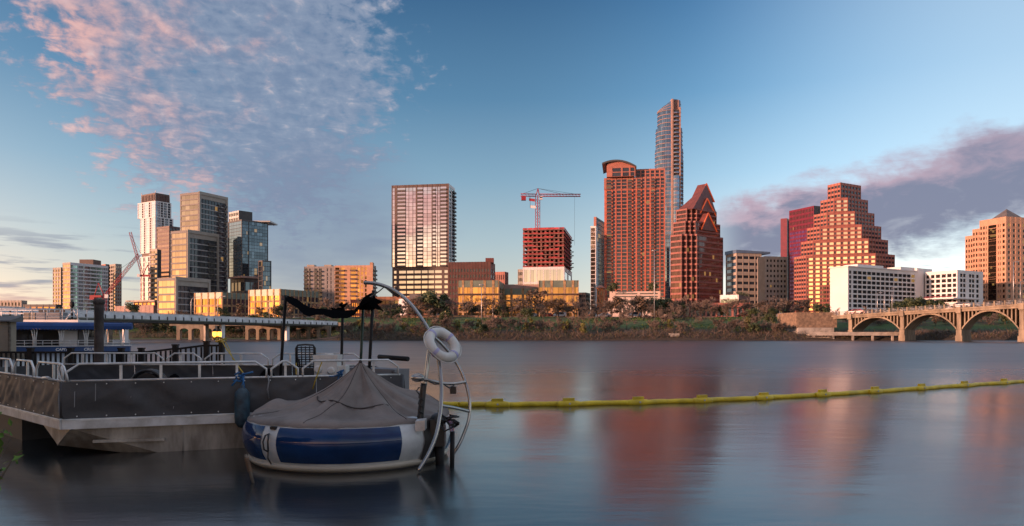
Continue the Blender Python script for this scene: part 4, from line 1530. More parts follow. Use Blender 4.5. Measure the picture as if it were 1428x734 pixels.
# -- white hotel by the arched bridge
def b_white():
    Y = 330; th = 60
    b = Building('white_hotel', 'white hotel slab with dark rounded windows standing behind the arched bridge', 'building', P(1182.6, Y), GZ)
    z1 = zt(372.3, Y)
    f = foot(1157.5, 1182.6, 1279, Y, th)
    C = f[2]
    W = 'w'
    win = dict(wall=M['conc_white'], glass=G_black, sill=.16, head=.84, top=1.3, ds=.03)
    b.tier(f, GZ, z1, {0: dict(plain=M['conc_white']), 1: dict(win, nz=11, cols=[(.015, .045, W)] + [(.070 + i * .0645, .070 + i * .0645 + .0565, W) for i in range(14)])}, M['charcoal'], M['conc_white'])
    v = Vector((math.sin(R(th)), math.cos(R(th)))); u = Vector((-math.cos(R(th)), math.sin(R(th))))
    f2 = [C + u * 6, C, C + v * 13, C + v * 13 + u * 6]
    b.tier(f2, GZ, z1 + 1.8, {0: dict(plain=M['conc_white']), 1: dict(plain=M['conc_white'])}, M['conc_white'], M['conc_white'])
    pt = MB()
    q0 = b.loc([f[1]])[0]
    for t0, t1, h in ((10, 30, 2.3), (44, 61, 2.6)):
        q = q0 + v * t0 + u * 2
        pt.obox((q.x, q.y, z1 - GZ - .4), v.to_3d() * (t1 - t0), u.to_3d() * 7, (0, 0, h), M['conc_white'])
    b.part('lift_house', pt)
    rl = MB(); q = off(b.loc(f), -.5); rl.prism(q, z1 - GZ + .02, z1 - GZ + .5, M['conc_white']); b.part('roof_edge', rl)
    # second wing reaching towards the river
    D = C + v * 7
    fw = foot(1290, 1335, 1371, 346, th)
    zw = zt(376.5, 346)
    b.tier(fw, GZ, zw, {0: dict(win, nz=10, cols=[(.04, .13, W), (.19, .30, W), (.345, .475, W), (.525, .655, W), (.695, .825, W), (.865, .965, W)]), 1: dict(win, nz=10, cols=[(.11, .20, W), (.225, .315, W), (.45, .54, W), (.565, .655, W), (.73, .83, W)])}, M['charcoal'], M['conc_white'])
    tr = MB(); q = b.loc(foot(1286, 1330, 1372, 336, th))
    for z in (zt(425, 340) - GZ, zt(417, 340) - GZ): tr.prism(q, z, z + .5, M['conc_white'])
    b.part('terrace', tr)
    aw = MB(); q = b.loc(foot(1290, 1330, 1371, 337.5, th))
    for i in range(9):
        p = q[0].lerp(q[1], (i + .1) / 9); d = (q[1] - q[0]) / 9 * .8
        n_ = Vector((d.y, -d.x)).normalized()
        aw.obox((p.x, p.y, zt(413, 340) - GZ), d.to_3d(), (n_ * 1.2).to_3d() - Vector((0, 0, .4)), (0, 0, .12), M['redsteel'])
    b.part('awning', aw)
    b.finish()


b_white()


# -- orange tower with hipped roof
def b_hip():
    Y = 380; th = 74
    b = Building('hip_roofed_tower', 'orange limestone tower with a grey hipped roof and a tall dark window strip', 'building', P(1403, Y), GZ)
    W = 'w'
    z1 = zt(302, Y)
    f = foot(1366, 1403, 1446, Y, th)
    w = dict(wall=M['buff'], glass=G_bronze, nz=17, sill=.28, head=.82, top=3.0, base=4)
    strip = lambda ci, i: False
    b.tier(f, GZ, z1, {0: dict(w, cols=[(.03, .09, W), (.14, .20, W), (.245, .275, W), (.335, .64, W), (.70, .73, W), (.77, .80, W), (.87, .95, W)], head=.82), 1: dict(w, nx=6, pier=.46)}, M['charcoal'], M['buff'])
    # continuous dark glass strip
    A, B_ = b.loc(f)[:2]
    d = (B_ - A); n_ = Vector((d.y, -d.x)).normalized(); L = d.length; d = d / L
    st = MB()
    for k in range(34):
        z = (zt(418, Y) - GZ) + k * ((zt(316, Y) - zt(418, Y)) / 34)
        for j in range(4):
            q = A + d * (L * (.335 + .0765 * j)) + n_ * .03
            st.obox((q.x, q.y, z + .05), (d * (L * .073)).to_3d(), -n_.to_3d() * .25, (0, 0, (zt(316, Y) - zt(418, Y)) / 34 - .1), G_bronze)
    b.part('glass_strip', st)
    for pa, pb, Yf, yt, n, nx in ((1356, 1368, 404, 317, 16, 3), (1346, 1357, 414, 327, 15, 3)):
        ff = foot(pa, pb, pb + 12, Yf, th)
        b.tier(ff, GZ, zt(yt, Yf - 4), {0: dict(w, nz=n, nx=nx, pier=.45, top=1.4)}, M['charcoal'], M['buff'])
    rf = MB(); q = off(b.loc(foot(1376, 1404, 1432, Y + 7, th)), -.2)
    c = sum(q, Vector((0, 0))) / 4
    z = z1 - GZ - .5
    bb = [(p.x, p.y, z) for p in q]
    for i in range(4): rf.poly([bb[i], bb[(i + 1) % 4], (c.x, c.y, zt(290.5, Y + 12) - GZ)], M['slate'])
    b.part('roof', rf)
    b.finish()


b_hip()


# -- long pale library behind the road bridge
def b_library():
    Y = 370
    f = foot(160, 214, 222, Y, 22)
    b = Building('pale_library', 'long low blush stone hall with flat overhanging roofs behind the road bridge', 'building', f[1], GZ)
    b.tier(f, GZ, zt(426, Y), {0: dict(wall=M['rose'], glass=G_gold, nx=9, nz=1, pier=.5, sill=.3, head=.6, top=1), 1: dict(plain=M['rose'])}, M['rose'], M['roofgrey'])
    f2 = foot(186, 216, 224, Y + 6, 22)
    b.tier(f2, zt(426, Y), zt(419.5, Y), {'*': dict(wall=M['rose'], glass=G_amber, nx=5, nz=1, pier=.2, top=.5)}, M['rose'], M['roofgrey'])
    rf = MB(); rf.prism(off(b.loc(f2), -2.6), zt(419.5, Y) - GZ - .3, zt(418, Y) - GZ, M['tan']); b.part('roof', rf)
    b.finish()


b_library()

# ---------------------------------------------------------------- bridges
M['greengirder'] = mat('grey_green_girder', (0.16, 0.18, 0.15), 0.6, 0.1, var=0.2)
M['railpanel'] = mat('pale_railing_panel', (0.72, 0.75, 0.78), 0.55, var=0.12, scale=0.8)
M['rubble'] = mat('rough_stone', (0.30, 0.21, 0.14), 0.9, scale=1.6, bump=.6, bscale=2.2, col2=(0.13, 0.095, 0.07))
M['under'] = mat('bridge_underside', (0.10, 0.095, 0.09), 0.9)


def on_line(px, p, d):
    k = (px - CX) / F
    t = (k * p.y - p.x) / (d.x - k * d.y)
    return t


def arch_wall(mb, o, ex, ey, openings, L, ztop, zs, m, z0=-1.0, rise=None):
    """wall along ex with round-headed openings (s0, s1, spring height, rise); thickness vector ey"""
    o = Vector(o)
    last = 0.0

    def box(s0, s1, za, zb):
        if s1 - s0 > .01: mb.obox((o.x + ex.x * s0, o.y + ex.y * s0, za), (ex * (s1 - s0)).to_3d(), ey.to_3d(), (0, 0, zb - za), m)
    for s0, s1, zsp, rs in openings:
        box(last, s0, z0, ztop)
        last = s1
        N = 12
        for i in range(N):
            a0, a1 = math.pi * i / N, math.pi * (i + 1) / N
            c, r = (s0 + s1) / 2, (s1 - s0) / 2
            x0, x1 = c - r * math.cos(a0), c - r * math.cos(a1)
            h0, h1 = zsp + rs * math.sin(a0), zsp + rs * math.sin(a1)
            P_ = lambda s, z, t: (o.x + ex.x * s + ey.x * t, o.y + ex.y * s + ey.y * t, z)
            mb.poly([P_(x0, h0, 0), P_(x1, h1, 0), P_(x1, ztop, 0), P_(x0, ztop, 0)], m)
            mb.poly([P_(x1, h1, 1), P_(x0, h0, 1), P_(x0, ztop, 1), P_(x1, ztop, 1)], m)
            mb.poly([P_(x0, h0, 0), P_(x0, h0, 1), P_(x1, h1, 1), P_(x1, h1, 0)], m)
            mb.poly([P_(x0, ztop, 1), P_(x0, ztop, 0), P_(x1, ztop, 0), P_(x1, ztop, 1)], m)
    box(last, L, z0, ztop)


def road_bridge():
    p0, p1 = P(472, 197), P(-90, 122)
    d = (p1 - p0); L = d.length; d = d / L
    nb = Vector((-d.y, d.x))
    if nb.y < 0: nb = -nb
    t = thing('road_bridge', 'long grey girder road bridge with pale railings crossing the river behind the boats', 'bridge', (p0.x, p0.y, 0))
    zt_ = lambda s: 5.15 + 1.95 * (s / L)          # top of railing
    zb_ = lambda s: 3.55 + 1.05 * (s / L)          # underside

    def strip(name, t0, t1, f0, f1, m, s0=0.0, s1=None, parent=t):
        s1 = L if s1 is None else s1
        mb = MB(); bb = 0
        for s in (s0, s1):
            for tt in (t0, t1):
                q = d * s + nb * tt
                mb.v.append((q.x, q.y, f0(s))); mb.v.append((q.x, q.y, f1(s)))
        for q in ((0, 4, 5, 1), (2, 3, 7, 6), (1, 5, 7, 3), (0, 2, 6, 4), (0, 1, 3, 2), (4, 6, 7, 5)): mb.face(q, m)
        return mb.build(name, parent)
    g = lambda f: (lambda s: zb_(s) + (zt_(s) - zb_(s)) * f)
    strip('girder', .25, 9.5, g(0), g(.20), M['under'])
    strip('deck', 0, 9.8, g(.202), g(.30), M['greengirder'])
    n = 48
    for i in range(n):
        a, c = L * i / n, L * (i + 1) / n
        strip('railing_panel', .12, .2, g(.33), g(.62), M['railpanel'], a + .22, c - .1)
        strip('railing_post', .02, .3, g(.302), g(.66), M['mullion'], a, a + .14)
    for i in range(12):
        a, c = L * i / 12, L * (i + 1) / 12
        strip('parapet', .32, .5, g(.302), g(.93), M['railpanel'], a + .03, c - .03)
        strip('handrail', .28, .42, g(.945), g(1.0), M['steel'], a, c - .02)
    strip('parapet', 9.3, 9.5, g(.302), g(.93), M['railpanel'])
    for px in (317, 407, 182.5, 60):
        s = on_line(px, p0, d)
        mb = MB()
        q = d * s + nb * .9
        mb.obox((q.x, q.y, -2), d.to_3d() * .9, nb.to_3d() * .8, (0, 0, zb_(s) + 1.98), M['conc_white'])
        mb.build('pier', t)
        mb = MB()
        q = d * s + nb * 7.3
        mb.obox((q.x, q.y, -2), d.to_3d() * .9, nb.to_3d() * .8, (0, 0, zb_(s) + 1.98), M['conc'])
        mb.build('pier', t)
    # arched bents carrying the far carriageway
    for pa, pb, Y in ((246, 300, 186), (342, 391, 187), (413, 460, 193)):
        a, c = P(pa, Y), P(pb, Y)
        Lx = (c - a).length
        mb = MB()
        w = Lx * .085
        ops = []
        for i in range(3):
            s0 = w + i * (Lx - w) / 3
            ops.append((s0, s0 + (Lx - w) / 3 - w, 2.55, .55))
        arch_wall(mb, (a.x - p0.x, a.y - p0.y, 0), Vector((1, 0)), Vector((0, 1.3)), ops, Lx, 3.85, 0, M['conc_warm'])
        mb.build('arched_bent', t)
    a = P(236, 201); c = P(480, 206)
    mb = MB(); e = (c - a)
    q = a - p0
    mb.obox((q.x, q.y, 3.9), e.to_3d(), (0, 8, 0), (0, 0, 1.0), M['conc_warm'])
    mb.build('far_carriageway', t)
    # street lamps on the bridge
    for px, top, nm in ((298, 415, 'slim street lamp on the road bridge, before the narrow end of the amber office'), (335, 414, 'curved street lamp on the road bridge between the two sandstone offices'), (407, 417, 'curved street lamp on the road bridge beside the leaning awning pole'), (205, 420, 'slim street lamp on the road bridge below the framed charcoal tower')):
        s = on_line(px, p0, d)
        q = p0 + d * s + nb * 9.0
        z0 = zb_(s) + (zt_(s) - zb_(s)) * .3
        lt = thing('street_lamp', nm, 'street lamp', (q.x, q.y, z0), 'street lamps on the road bridge')
        h = zt(top, q.y) - z0
        mb = MB(); mb.tube([(0, 0, 0), (0, 0, h * .8), (.15, 0, h * .93), (.7, 0, h), (1.5, 0, h + .1)], [.11, .09, .08, .06, .05], M['steel'], 6); mb.build('post', lt)
        mb = MB(); mb.bx(1.3, -.14, h + .02, 2.0, .14, h + .17, M['steel']); mb.build('lamp_head', lt)


road_bridge()

BP0 = Vector((96.3, 177.0)); BD = Vector((.727, -.686)); BN = Vector((.686, .727))


def arch_bridge():
    t = thing('arch_bridge', 'old concrete open spandrel arch bridge with tall piers at the river', 'bridge', (BP0.x, BP0.y, 0))
    W = 9.0; SP = 12.15
    zd = lambda s: 7.1 + (8.36 - 7.1) * (s + 2) / 26.0     # deck surface
    m = M['conc_warm']
    pr = lambda s, u, z: ((BD * s + BN * u).x, (BD * s + BN * u).y, z)

    def strip(name, u0, u1, f0, f1, mt, s0, s1):
        mb = MB()
        for s in (s0, s1):
            for u in (u0, u1):
                mb.v.append(pr(s, u, f0(s))); mb.v.append(pr(s, u, f1(s)))
        for q in ((0, 4, 5, 1), (2, 3, 7, 6), (1, 5, 7, 3), (0, 2, 6, 4), (0, 1, 3, 2), (4, 6, 7, 5)): mb.face(q, mt)
        return mb.build(name, t)
    strip('deck', -.5, W + .5, lambda s: zd(s) - .85, zd, m, -SP - 5, 3 * SP)
    strip('deck_edge', -.75, -.502, lambda s: zd(s) - .32, lambda s: zd(s) + .06, m, -SP - 5, 3 * SP)
    spr, W2 = 2.7, W
    for k in range(-1, 3):
        s0, s1 = k * SP + .55, (k + 1) * SP - .55
        crown = zd((s0 + s1) / 2) - 1.15
        mb = MB(); N = 22; th = .42
        r = (s1 - s0) / 2; c = (s0 + s1) / 2
        pts = []
        for i in range(N + 1):
            a = math.pi * i / N
            x = c - r * math.cos(a)
            u = (x - c) / r
            zz = spr + (crown - spr) * (1 - abs(u) ** 2.15)
            pts.append((x, zz))
        for i in range(N):
            (xa, za), (xb, zb) = pts[i], pts[i + 1]
            mb.poly([pr(xa, 0, za), pr(xb, 0, zb), pr(xb, 0, zb + th), pr(xa, 0, za + th)], m, False)
            mb.poly([pr(xb, W, zb), pr(xa, W, za), pr(xa, W, za + th), pr(xb, W, zb + th)], m, False)
            mb.poly([pr(xa, W, za), pr(xb, W, zb), pr(xb, 0, zb), pr(xa, 0, za)], m, True)
            mb.poly([pr(xa, 0, za + th), pr(xb, 0, zb + th), pr(xb, W, zb + th), pr(xa, W, za + th)], m, True)
        mb.build('arch', t)
        zarch = lambda x: spr + (crown - spr) * (1 - min(1, abs((x - c) / r)) ** 2.15)
        for i in range(14):
            x = s0 + .2 + (s1 - s0 - .4) * (i + .5) / 14
            za = zarch(x) + th - .1; zb = zd(x) - .86
            if zb - za < .25: continue
            sb = MB()
            sb.obox(pr(x - .13, .15, za), BD.to_3d() * .26, BN.to_3d() * (W - .3), (0, 0, zb - za), m)
            sb.build('spandrel_column', t)
    for k in range(-1, 4):
        s = k * SP
        mb = MB()
        mb.obox(pr(s - .55, -.25, -2), BD.to_3d() * 1.1, BN.to_3d() * (W + .5), (0, 0, spr + 2.0), m)
        mb.obox(pr(s - .72, -.4, -2), BD.to_3d() * 1.44, BN.to_3d() * (W + .8), (0, 0, 3.3), m)
        mb.build('pier', t)
        mb = MB()
        mb.obox(pr(s - .42, -.2, spr + .02), BD.to_3d() * .84, BN.to_3d() * (W + .4), (0, 0, zd(s) - .86 - spr), m)
        mb.obox(pr(s - .5, -1.0, zd(s) - 1.2), BD.to_3d() * 1.0, BN.to_3d() * .78, (0, 0, 1.45), m)
        mb.build('pilaster', t)
    # railing with concrete posts
    for u in (-.55, W + .3):
        n = 26
        for i in range(n):
            s = -SP - 4.8 + i * 2.0
            mb = MB(); mb.obox(pr(s, u, zd(s) + .065), BD.to_3d() * .3, BN.to_3d() * .25, (0, 0, 1.0), m); mb.build('railing_post', t)
            mb = MB()
            for h in (.3, .62, .92):
                mb.tube([pr(s + .3, u + .12, zd(s) + h), pr(s + 2.0, u + .12, zd(s + 2) + h)], .05, M['steel'], 5)
            mb.build('railing', t)
    # abutment
    a = thing('abutment', 'stepped stone and concrete abutment wall where the arched bridge meets the bank', 'wall', (*(BP0 + BD * (-SP - 5)), 0))
    mb = MB()
    mb.obox((-9.0, -1.2, -1), (9.4, 0, 0), (0, 14, 0), (0, 0, 4.3), M['conc'])
    mb.build('concrete_base', a)
    mb = MB(); mb.obox((-9.3, -.9, 3.32), (10.6, 0, 0), (0, 13.5, 0), (0, 0, 4.0), M['rubble']); mb.build('stone_wall', a)
    b = thing('boardwalk', 'narrow concrete boardwalk on short posts along the waterline under the arched bridge', 'boardwalk', (*P(1170, 184), 0))
    x0, x1 = (P(1128, 183.8) - P(1170, 184)), (P(1256, 181) - P(1170, 184))
    mb = MB(); e = x1 - x0; n_ = Vector((-e.y, e.x)).normalized()
    mb.obox((x0.x, x0.y, 1.25), e.to_3d(), n_.to_3d() * 2.4, (0, 0, .4), M['conc']); mb.build('walkway', b)
    mb = MB(); mb.obox((x0.x, x0.y, 1.66), e.to_3d(), n_.to_3d() * .12, (0, 0, .5), M['conc']); mb.build('kerb', b)
    for i in range(5):
        mb = MB(); q = x0 + e * (.06 + i * .215) + n_ * .5
        mb.bx(q.x - .22, q.y - .2, -2, q.x + .22, q.y + .2, 1.24, M['conc']); mb.build('post', b)
    lamps = [(1223, 409, 'slim street lamp on the arched bridge above its first pier'), (1232.5, 407, 'street lamp on the arched bridge just beside the evergreen clump'), (1243.5, 402, 'tall street lamp on the arched bridge rising before the white hotel'), (1413, 366, 'tallest street lamp on the arched bridge, before the orange hip roofed tower'), (1422.5, 393, 'shorter street lamp at the frame edge on the arched bridge')]
    for px, top, lab in lamps:
        s = on_line(px, BP0, BD)
        q = BP0 + BD * s + BN * .3
        lt = thing('street_lamp', lab, 'street lamp', (q.x, q.y, zd(s)), 'street lamps on the arched bridge')
        h = zt(top, q.y) - zd(s)
        mb = MB(); mb.tube([(0, 0, 0), (0, 0, h)], [.12, .06], M['steel'], 6); mb.build('post', lt)
        mb = MB(); mb.tube([(-.1, 0, h), (.9, .1, h + .12)], .05, M['steel'], 5); mb.bx(.6, -.03, h + .03, 1.25, .25, h + .2, M['steel']); mb.build('lamp_head', lt)
    return zd


ZD = arch_bridge()


def wall_strip(name, label, pts, z0, z1, thick, m):
    """low wall along (px, Y) points"""
    q = [P(*p) for p in pts]
    t = thing(name, label, 'wall', (*q[0], 0))
    mb = MB()
    for a, c in zip(q, q[1:]):
        e = c - a; n_ = Vector((-e.y, e.x)).normalized()
        mb.obox((a.x - q[0].x, a.y - q[0].y, z0), e.to_3d(), n_.to_3d() * thick, (0, 0, z1 - z0), m)
        mb2 = MB()
    mb.build('masonry', t)
    mb = MB()
    for a, c in zip(q, q[1:]):
        e = c - a; n_ = Vector((-e.y, e.x)).normalized()
        o_ = a - q[0] - n_ * .05
        mb.obox((o_.x, o_.y, z1 + .003), e.to_3d(), n_.to_3d() * (thick + .1), (0, 0, .12), M['conc'])
    mb.build('coping', t)


wall_strip('stone_wall', 'low pale wall along the street edge below the long sandstone office', [(540, 233), (700, 233.4)], 5.2, 7.5, .4, M['buff'])
wall_strip('stone_wall', 'low pale path wall in the grass below the gabled granite tower', [(905, 203), (950, 204), (985, 206)], 2.5, 4.1, .4, M['conc'])
wall_strip('stone_wall', 'tan retaining wall on the bank just left of the bridge abutment', [(1108, 192), (1142, 189)], .5, 2.6, .5, M['sand'])
wall_strip('stone_wall', 'rubble edge wall at the waterline below the bridge abutment', [(1125, 184.2), (1160, 183.4)], -.5, .8, .5, M['conc_warm'])
o = MB(); o.bx(-1.2, 0, -.6, 1.2, 2, 1.5, M['conc'])
o = o.build('outfall_box', loc=(*P(941, 184), .3)); tag(o, 'small concrete outfall box at the waterline below the long path wall', 'outfall')


# ---------------------------------------------------------------- trees
M['bark'] = mat('grey_brown_bark', (0.115, 0.085, 0.065), 0.9, var=0.3, scale=2)


def leafmat(name, a, c, rough=0.7):
    m = bpy.data.materials.new(name); m.use_nodes = True
    t = m.node_tree; b = t.nodes['Principled BSDF']; E.tree = t
    g = t.nodes.new('ShaderNodeNewGeometry'); oi = t.nodes.new('ShaderNodeObjectInfo')
    r = E.op('FRACT', E(g.outputs['Random Per Island']) + E(oi.outputs['Random']) * .37)
    t.links.new(n_mix(r, a, c), b.inputs['Base Color'])
    b.inputs['Roughness'].default_value = rough
    return m


L_ever = leafmat('evergreen_leaves', (0.026, 0.042, 0.016), (0.075, 0.098, 0.034))
L_bare = leafmat('bare_twigs', (0.095, 0.074, 0.062), (0.20, 0.158, 0.132), .9)
L_olive = leafmat('spring_olive_leaves', (0.085, 0.085, 0.020), (0.21, 0.20, 0.045))
L_brown = leafmat('withered_leaves', (0.075, 0.050, 0.032), (0.14, 0.095, 0.058))


def grow(rng, mb, tw, p, d, ln, r, lv, spread, tips, twig, tm):
    q = p + d * ln
    q2 = p + d * ln * .5 + Vector((rng.uniform(-1, 1), rng.uniform(-1, 1), rng.uniform(-.3, .3))) * ln * .06
    if r > .035: mb.tube([p, q2, q], [r, r * .85, r * .68], M['bark'], 5, cap=False)
    else:
        s = d.orthogonal().normalized() * max(r, .03) * 1.5
        s.rotate(Matrix.Rotation(rng.random() * 6.28, 3, d))
        tw.poly([p - s, p + s, q + s * .6, q - s * .6], tm)
    if lv == 0:
        tips.append((q, d)); return
    for k in range(rng.choice((2, 3, 3)) if lv > 1 else twig):
        nd = (d + Vector((rng.gauss(0, spread), rng.gauss(0, spread), rng.gauss(.12, spread * .7)))).normalized()
        grow(rng, mb, tw, p.lerp(q, rng.uniform(.55, 1)) if k else q, nd, ln * rng.uniform(.58, .82), r * .62, lv - 1, spread, tips, twig, tm)


def proto_bare(seed, h, spread=.5, multi=1, tm=None):
    rng = random.Random(seed)
    mb, tw, tips = MB(), MB(), []
    tm = tm or L_bare
    for k in range(multi):
        d0 = Vector((rng.gauss(0, .12 * multi), rng.gauss(0, .12 * multi), 1)).normalized()
        grow(rng, mb, tw, Vector((rng.uniform(-.25, .25) * (multi - 1), rng.uniform(-.25, .25) * (multi - 1), -.4)), d0, h * .30, h * .020, 5 if multi == 1 else 4, spread, tips, 3, tm)
    for q, d in tips:
        for k in range(4):
            nd = (d + Vector((rng.gauss(0, .6), rng.gauss(0, .6), rng.gauss(.2, .5)))).normalized()
            s = nd.orthogonal().normalized() * .042
            e = q + nd * h * rng.uniform(.05, .10)
            tw.poly([q - s, q + s, e], tm)
    return mb.mesh('trunk'), tw.mesh('crown')


def proto_leafy(seed, h, wide, lm, n=1100, ls=.34, low=.25, up=False):
    rng = random.Random(seed)
    mb, cr = MB(), MB()
    mb.tube([(0, 0, -.4), (.05, 0, h * .3), (.1, .05, h * .62)], [h * .03, h * .024, h * .01], M['bark'], 6)
    lumps = []
    for k in range(13):
        a = rng.random() * 6.28; rr = wide * (rng.random() ** .5) * .8
        z = h * rng.uniform(low + .1, .86)
        f = 1 - ((z / h - .5) / .62) ** 2 * .8
        c = Vector((math.cos(a) * rr * f, math.sin(a) * rr * f, z))
        lumps.append((c, rng.uniform(.22, .42) * wide))
        mb.tube([(.05, 0, h * rng.uniform(.2, .5)), tuple(c * .6 + Vector((0, 0, h * .2))), tuple(c)], [h * .012, h * .008, h * .004], M['bark'], 4, cap=False)
    for i in range(n):
        c, r = rng.choice(lumps)
        v = Vector((rng.gauss(0, 1), rng.gauss(0, 1), rng.gauss(0, .8))).normalized() * r * (rng.random() ** .4) * 1.1
        p = c + v
        nrm = (v.normalized() + Vector((rng.uniform(-1, 1), rng.uniform(-1, 1), rng.uniform(-.4, 1)))).normalized()
        u = nrm.orthogonal().normalized(); w = nrm.cross(u)
        a = rng.random() * 6.28; u, w = u * math.cos(a) + w * math.sin(a), w * math.cos(a) - u * math.sin(a)
        s = ls * rng.uniform(.5, 1.2)
        if up: u = (u + Vector((0, 0, 1.4))).normalized() * 1.3
        cr.poly([p - u * s, p + w * s * .6, p + u * s, p - w * s * .5], lm)
    return mb.mesh('trunk'), cr.mesh('crown')


PRO = {
    'bare': [proto_bare(11 + i, 6.0, .42 + .05 * i) for i in range(5)],
    'thicket': [proto_bare(31 + i, 4.0, .45, 5) for i in range(4)],
    'ever': [proto_leafy(51 + i, 6.0, 3.0, L_ever, 1500, .32, .12) for i in range(3)],
    'olive': [proto_leafy(61 + i, 4.0, 1.25, L_olive, 500, .24, .1, True) for i in range(3)],
    'brown': [proto_leafy(71 + i, 5.0, 1.9, L_brown, 520, .26, .2) for i in range(2)],
}
HH = {'bare': 6.6, 'thicket': 4.4, 'ever': 6.0, 'olive': 4.0, 'brown': 5.0}
LAB = {
    'bare': ('bare_tree', 'leafless grey brown tree on the far river bank', 'tree', 'leafless trees on the far bank'),
    'thicket': ('bare_shrub', 'leafless many stemmed shrub near the far waterline', 'shrub', 'leafless shrubs on the far bank'),
    'ever': ('evergreen_tree', 'dense dark evergreen tree on the far bank', 'tree', 'evergreens on the far bank'),
    'olive': ('budding_shrub', 'yellow green budding shrub on the far bank', 'shrub', 'budding shrubs on the far bank'),
    'brown': ('russet_tree', 'small russet brown tree holding withered leaves on the far bank', 'tree', 'russet trees on the far bank'),
}
NTREE = [0]


def tree(kind, px, Y, h, label=None, z=None, wide=1.0):
    x = (px - CX) / F * Y
    nm, lab, cat, grp = LAB[kind]
    zz = ground_h(x, Y) - .1 if z is None else z
    k = h / HH[kind]
    t = thing(nm, label or lab, cat, (x, Y, zz), None if label else grp)
    tr, cr = rnd.choice(PRO[kind])
    a = rnd.random() * 6.28
    for n_, me in (('trunk', tr), ('crown', cr)):
        o = inst(n_, me, t, (0, 0, 0), a, (k * wide, k * wide, k))
    NTREE[0] += 1
    return t


def clear_at(px, Y):
    """keep the planting clear of the bridge abutment and of the arched bridge"""
    p = P(px, Y)
    q = p - (BP0 + BD * -17)
    if -11 < q.x < 3 and -3 < q.y < 15: return False
    s, u = (p - BP0).dot(BD), (p - BP0).dot(BN)
    return not (-20 < s < 60 and -2 < u < 11)


for i in range(150):       # by the water
    px = 300 + i * 5.8 + rnd.uniform(-5, 5)
    Y = rnd.uniform(185.5, 199)
    if px < 470: Y += 17
    if (838 < px < 902 or 1088 < px < 1142 or 700 < px < 742 or 955 < px < 1000) and rnd.random() < .75: continue
    k = rnd.choices(('bare', 'thicket', 'olive', 'ever', 'brown'), (22, 40, 7, 4, 5))[0]
    if clear_at(px, Y): tree(k, px, Y, {'bare': rnd.uniform(4.4, 7.0), 'thicket': rnd.uniform(3.0, 5.2), 'olive': rnd.uniform(2.4, 4.0), 'ever': rnd.uniform(2.4, 3.6), 'brown': rnd.uniform(2.5, 3.6)}[k])
for i in range(78):        # up the slope
    px = 450 + i * 8.8 + rnd.uniform(-6, 6)
    Y = rnd.uniform(205, 231)
    k = rnd.choices(('bare', 'ever', 'brown', 'thicket'), (56, 22, 12, 4))[0]
    if Y < 224 and rnd.random() < .72: continue
    if clear_at(px, Y): tree(k, px, Y, {'bare': rnd.uniform(4.4, 7.2), 'thicket': rnd.uniform(2.4, 3.6), 'ever': rnd.uniform(3.0, 4.6), 'brown': rnd.uniform(3, 4.4)}[k])
for i in range(66):        # behind the road bridge
    px = 20 + i * 6.7 + rnd.uniform(-5, 5)
    tree(rnd.choice(('bare', 'thicket', 'thicket', 'brown', 'ever')), px, rnd.uniform(205, 224), rnd.uniform(3.6, 5.6))
for i in range(92):        # along the street
    px = 445 + i * 7.6 + rnd.uniform(-4, 4)
    Y = rnd.uniform(227, 235.5)
    if clear_at(px, Y) and not 640 < px < 652: tree(rnd.choices(('bare', 'brown', 'ever'), (88, 8, 4))[0], px, Y, rnd.choice((4.8, 5.6, 6.4, 7.2, 8.4, 9.2)) * rnd.uniform(.92, 1.08), None, None, 1.2)
for i in range(64):        # seen through the arches
    px = 1175 + i * 4.4 + rnd.uniform(-4, 4)
    Y = rnd.uniform(203, 222)
    if clear_at(px, Y): tree(rnd.choices(('bare', 'thicket', 'olive', 'brown', 'ever'), (5, 8, 2, 3, 1))[0], px, Y, rnd.uniform(2.8, 4.6))
for px, Y, h, lab in ((1051, 214, 5.0, 'round dark evergreen tree on the lawn below the glass pavilion'), (1078, 224, 3.6, 'smaller round evergreen beside the street signals'), (1146, 225, 5.6, 'broad dark evergreen beside the white hotel end wall'),
                      (934, 236, 6.4, 'tall dark evergreen clump at the podium corner'), (950, 234, 5.2, 'dark evergreen right of the podium corner clump'), (918, 232, 4.6, 'dark evergreen in front of the parking podium'),
                      (1008, 232, 4.2, 'dark evergreen before the rose arcade'), (545, 236, 4.8, 'dark evergreen in front of the civic hall'), (582, 240, 4.2, 'dark evergreen beside the slanted wall of the civic hall'), (604, 236, 4.4, 'dark evergreen beneath the civic hall roof'),
                      (660, 236, 3.8, 'low evergreen before the long sandstone office'), (690, 237, 3.6, 'low evergreen at the corner of the long sandstone office')):
    tree('ever', px, Y, h, lab)
for px, h in ((1246, 5.6), (1258, 6.4), (1270, 6.8), (1283, 7.0), (1296, 7.2), (1307, 5.8)):
    tree('ever', px, 236, h, None, None, 1.1)
for px, Y, h, lab in ((1069, 220, 7.2, 'wide leafless oak with spreading limbs below the glass pavilion'), (1112, 226, 6.4, 'bare rounded tree beside the signals under the stepped pyramid tower'), (1158, 232, 5.6, 'bare tree against the white hotel end wall'), (1168, 233, 4.4, 'low bare tree beside the bridge abutment top'),
                      (868, 222, 6.6, 'bare tree at the corner of the pale podium'), (990, 216, 6.8, 'large bare tree before the rose arcade'), (736, 226, 6.4, 'bare tree before the dark recess of the long sandstone office'), (756, 222, 7.2, 'tallest bare tree before the long sandstone office'), (1208, 236, 5.0, 'russet bare tree before the white hotel')):
    tree('bare', px, Y, h, lab)
tree('olive', 1043, 190, 4.2, 'bright yellow green shrub leaning over the bank below the round evergreen')
for px, Y, z, h, lab in ((854, 399, zt(405.5, 395) - .6, 6.0, 'roof garden tree at the left end of the podium'), (911, 399, zt(405.5, 395) - .6, 6.0, 'roof garden tree towards the right end of the podium')):
    tree('ever', px, Y, h, lab, z, 1.1)


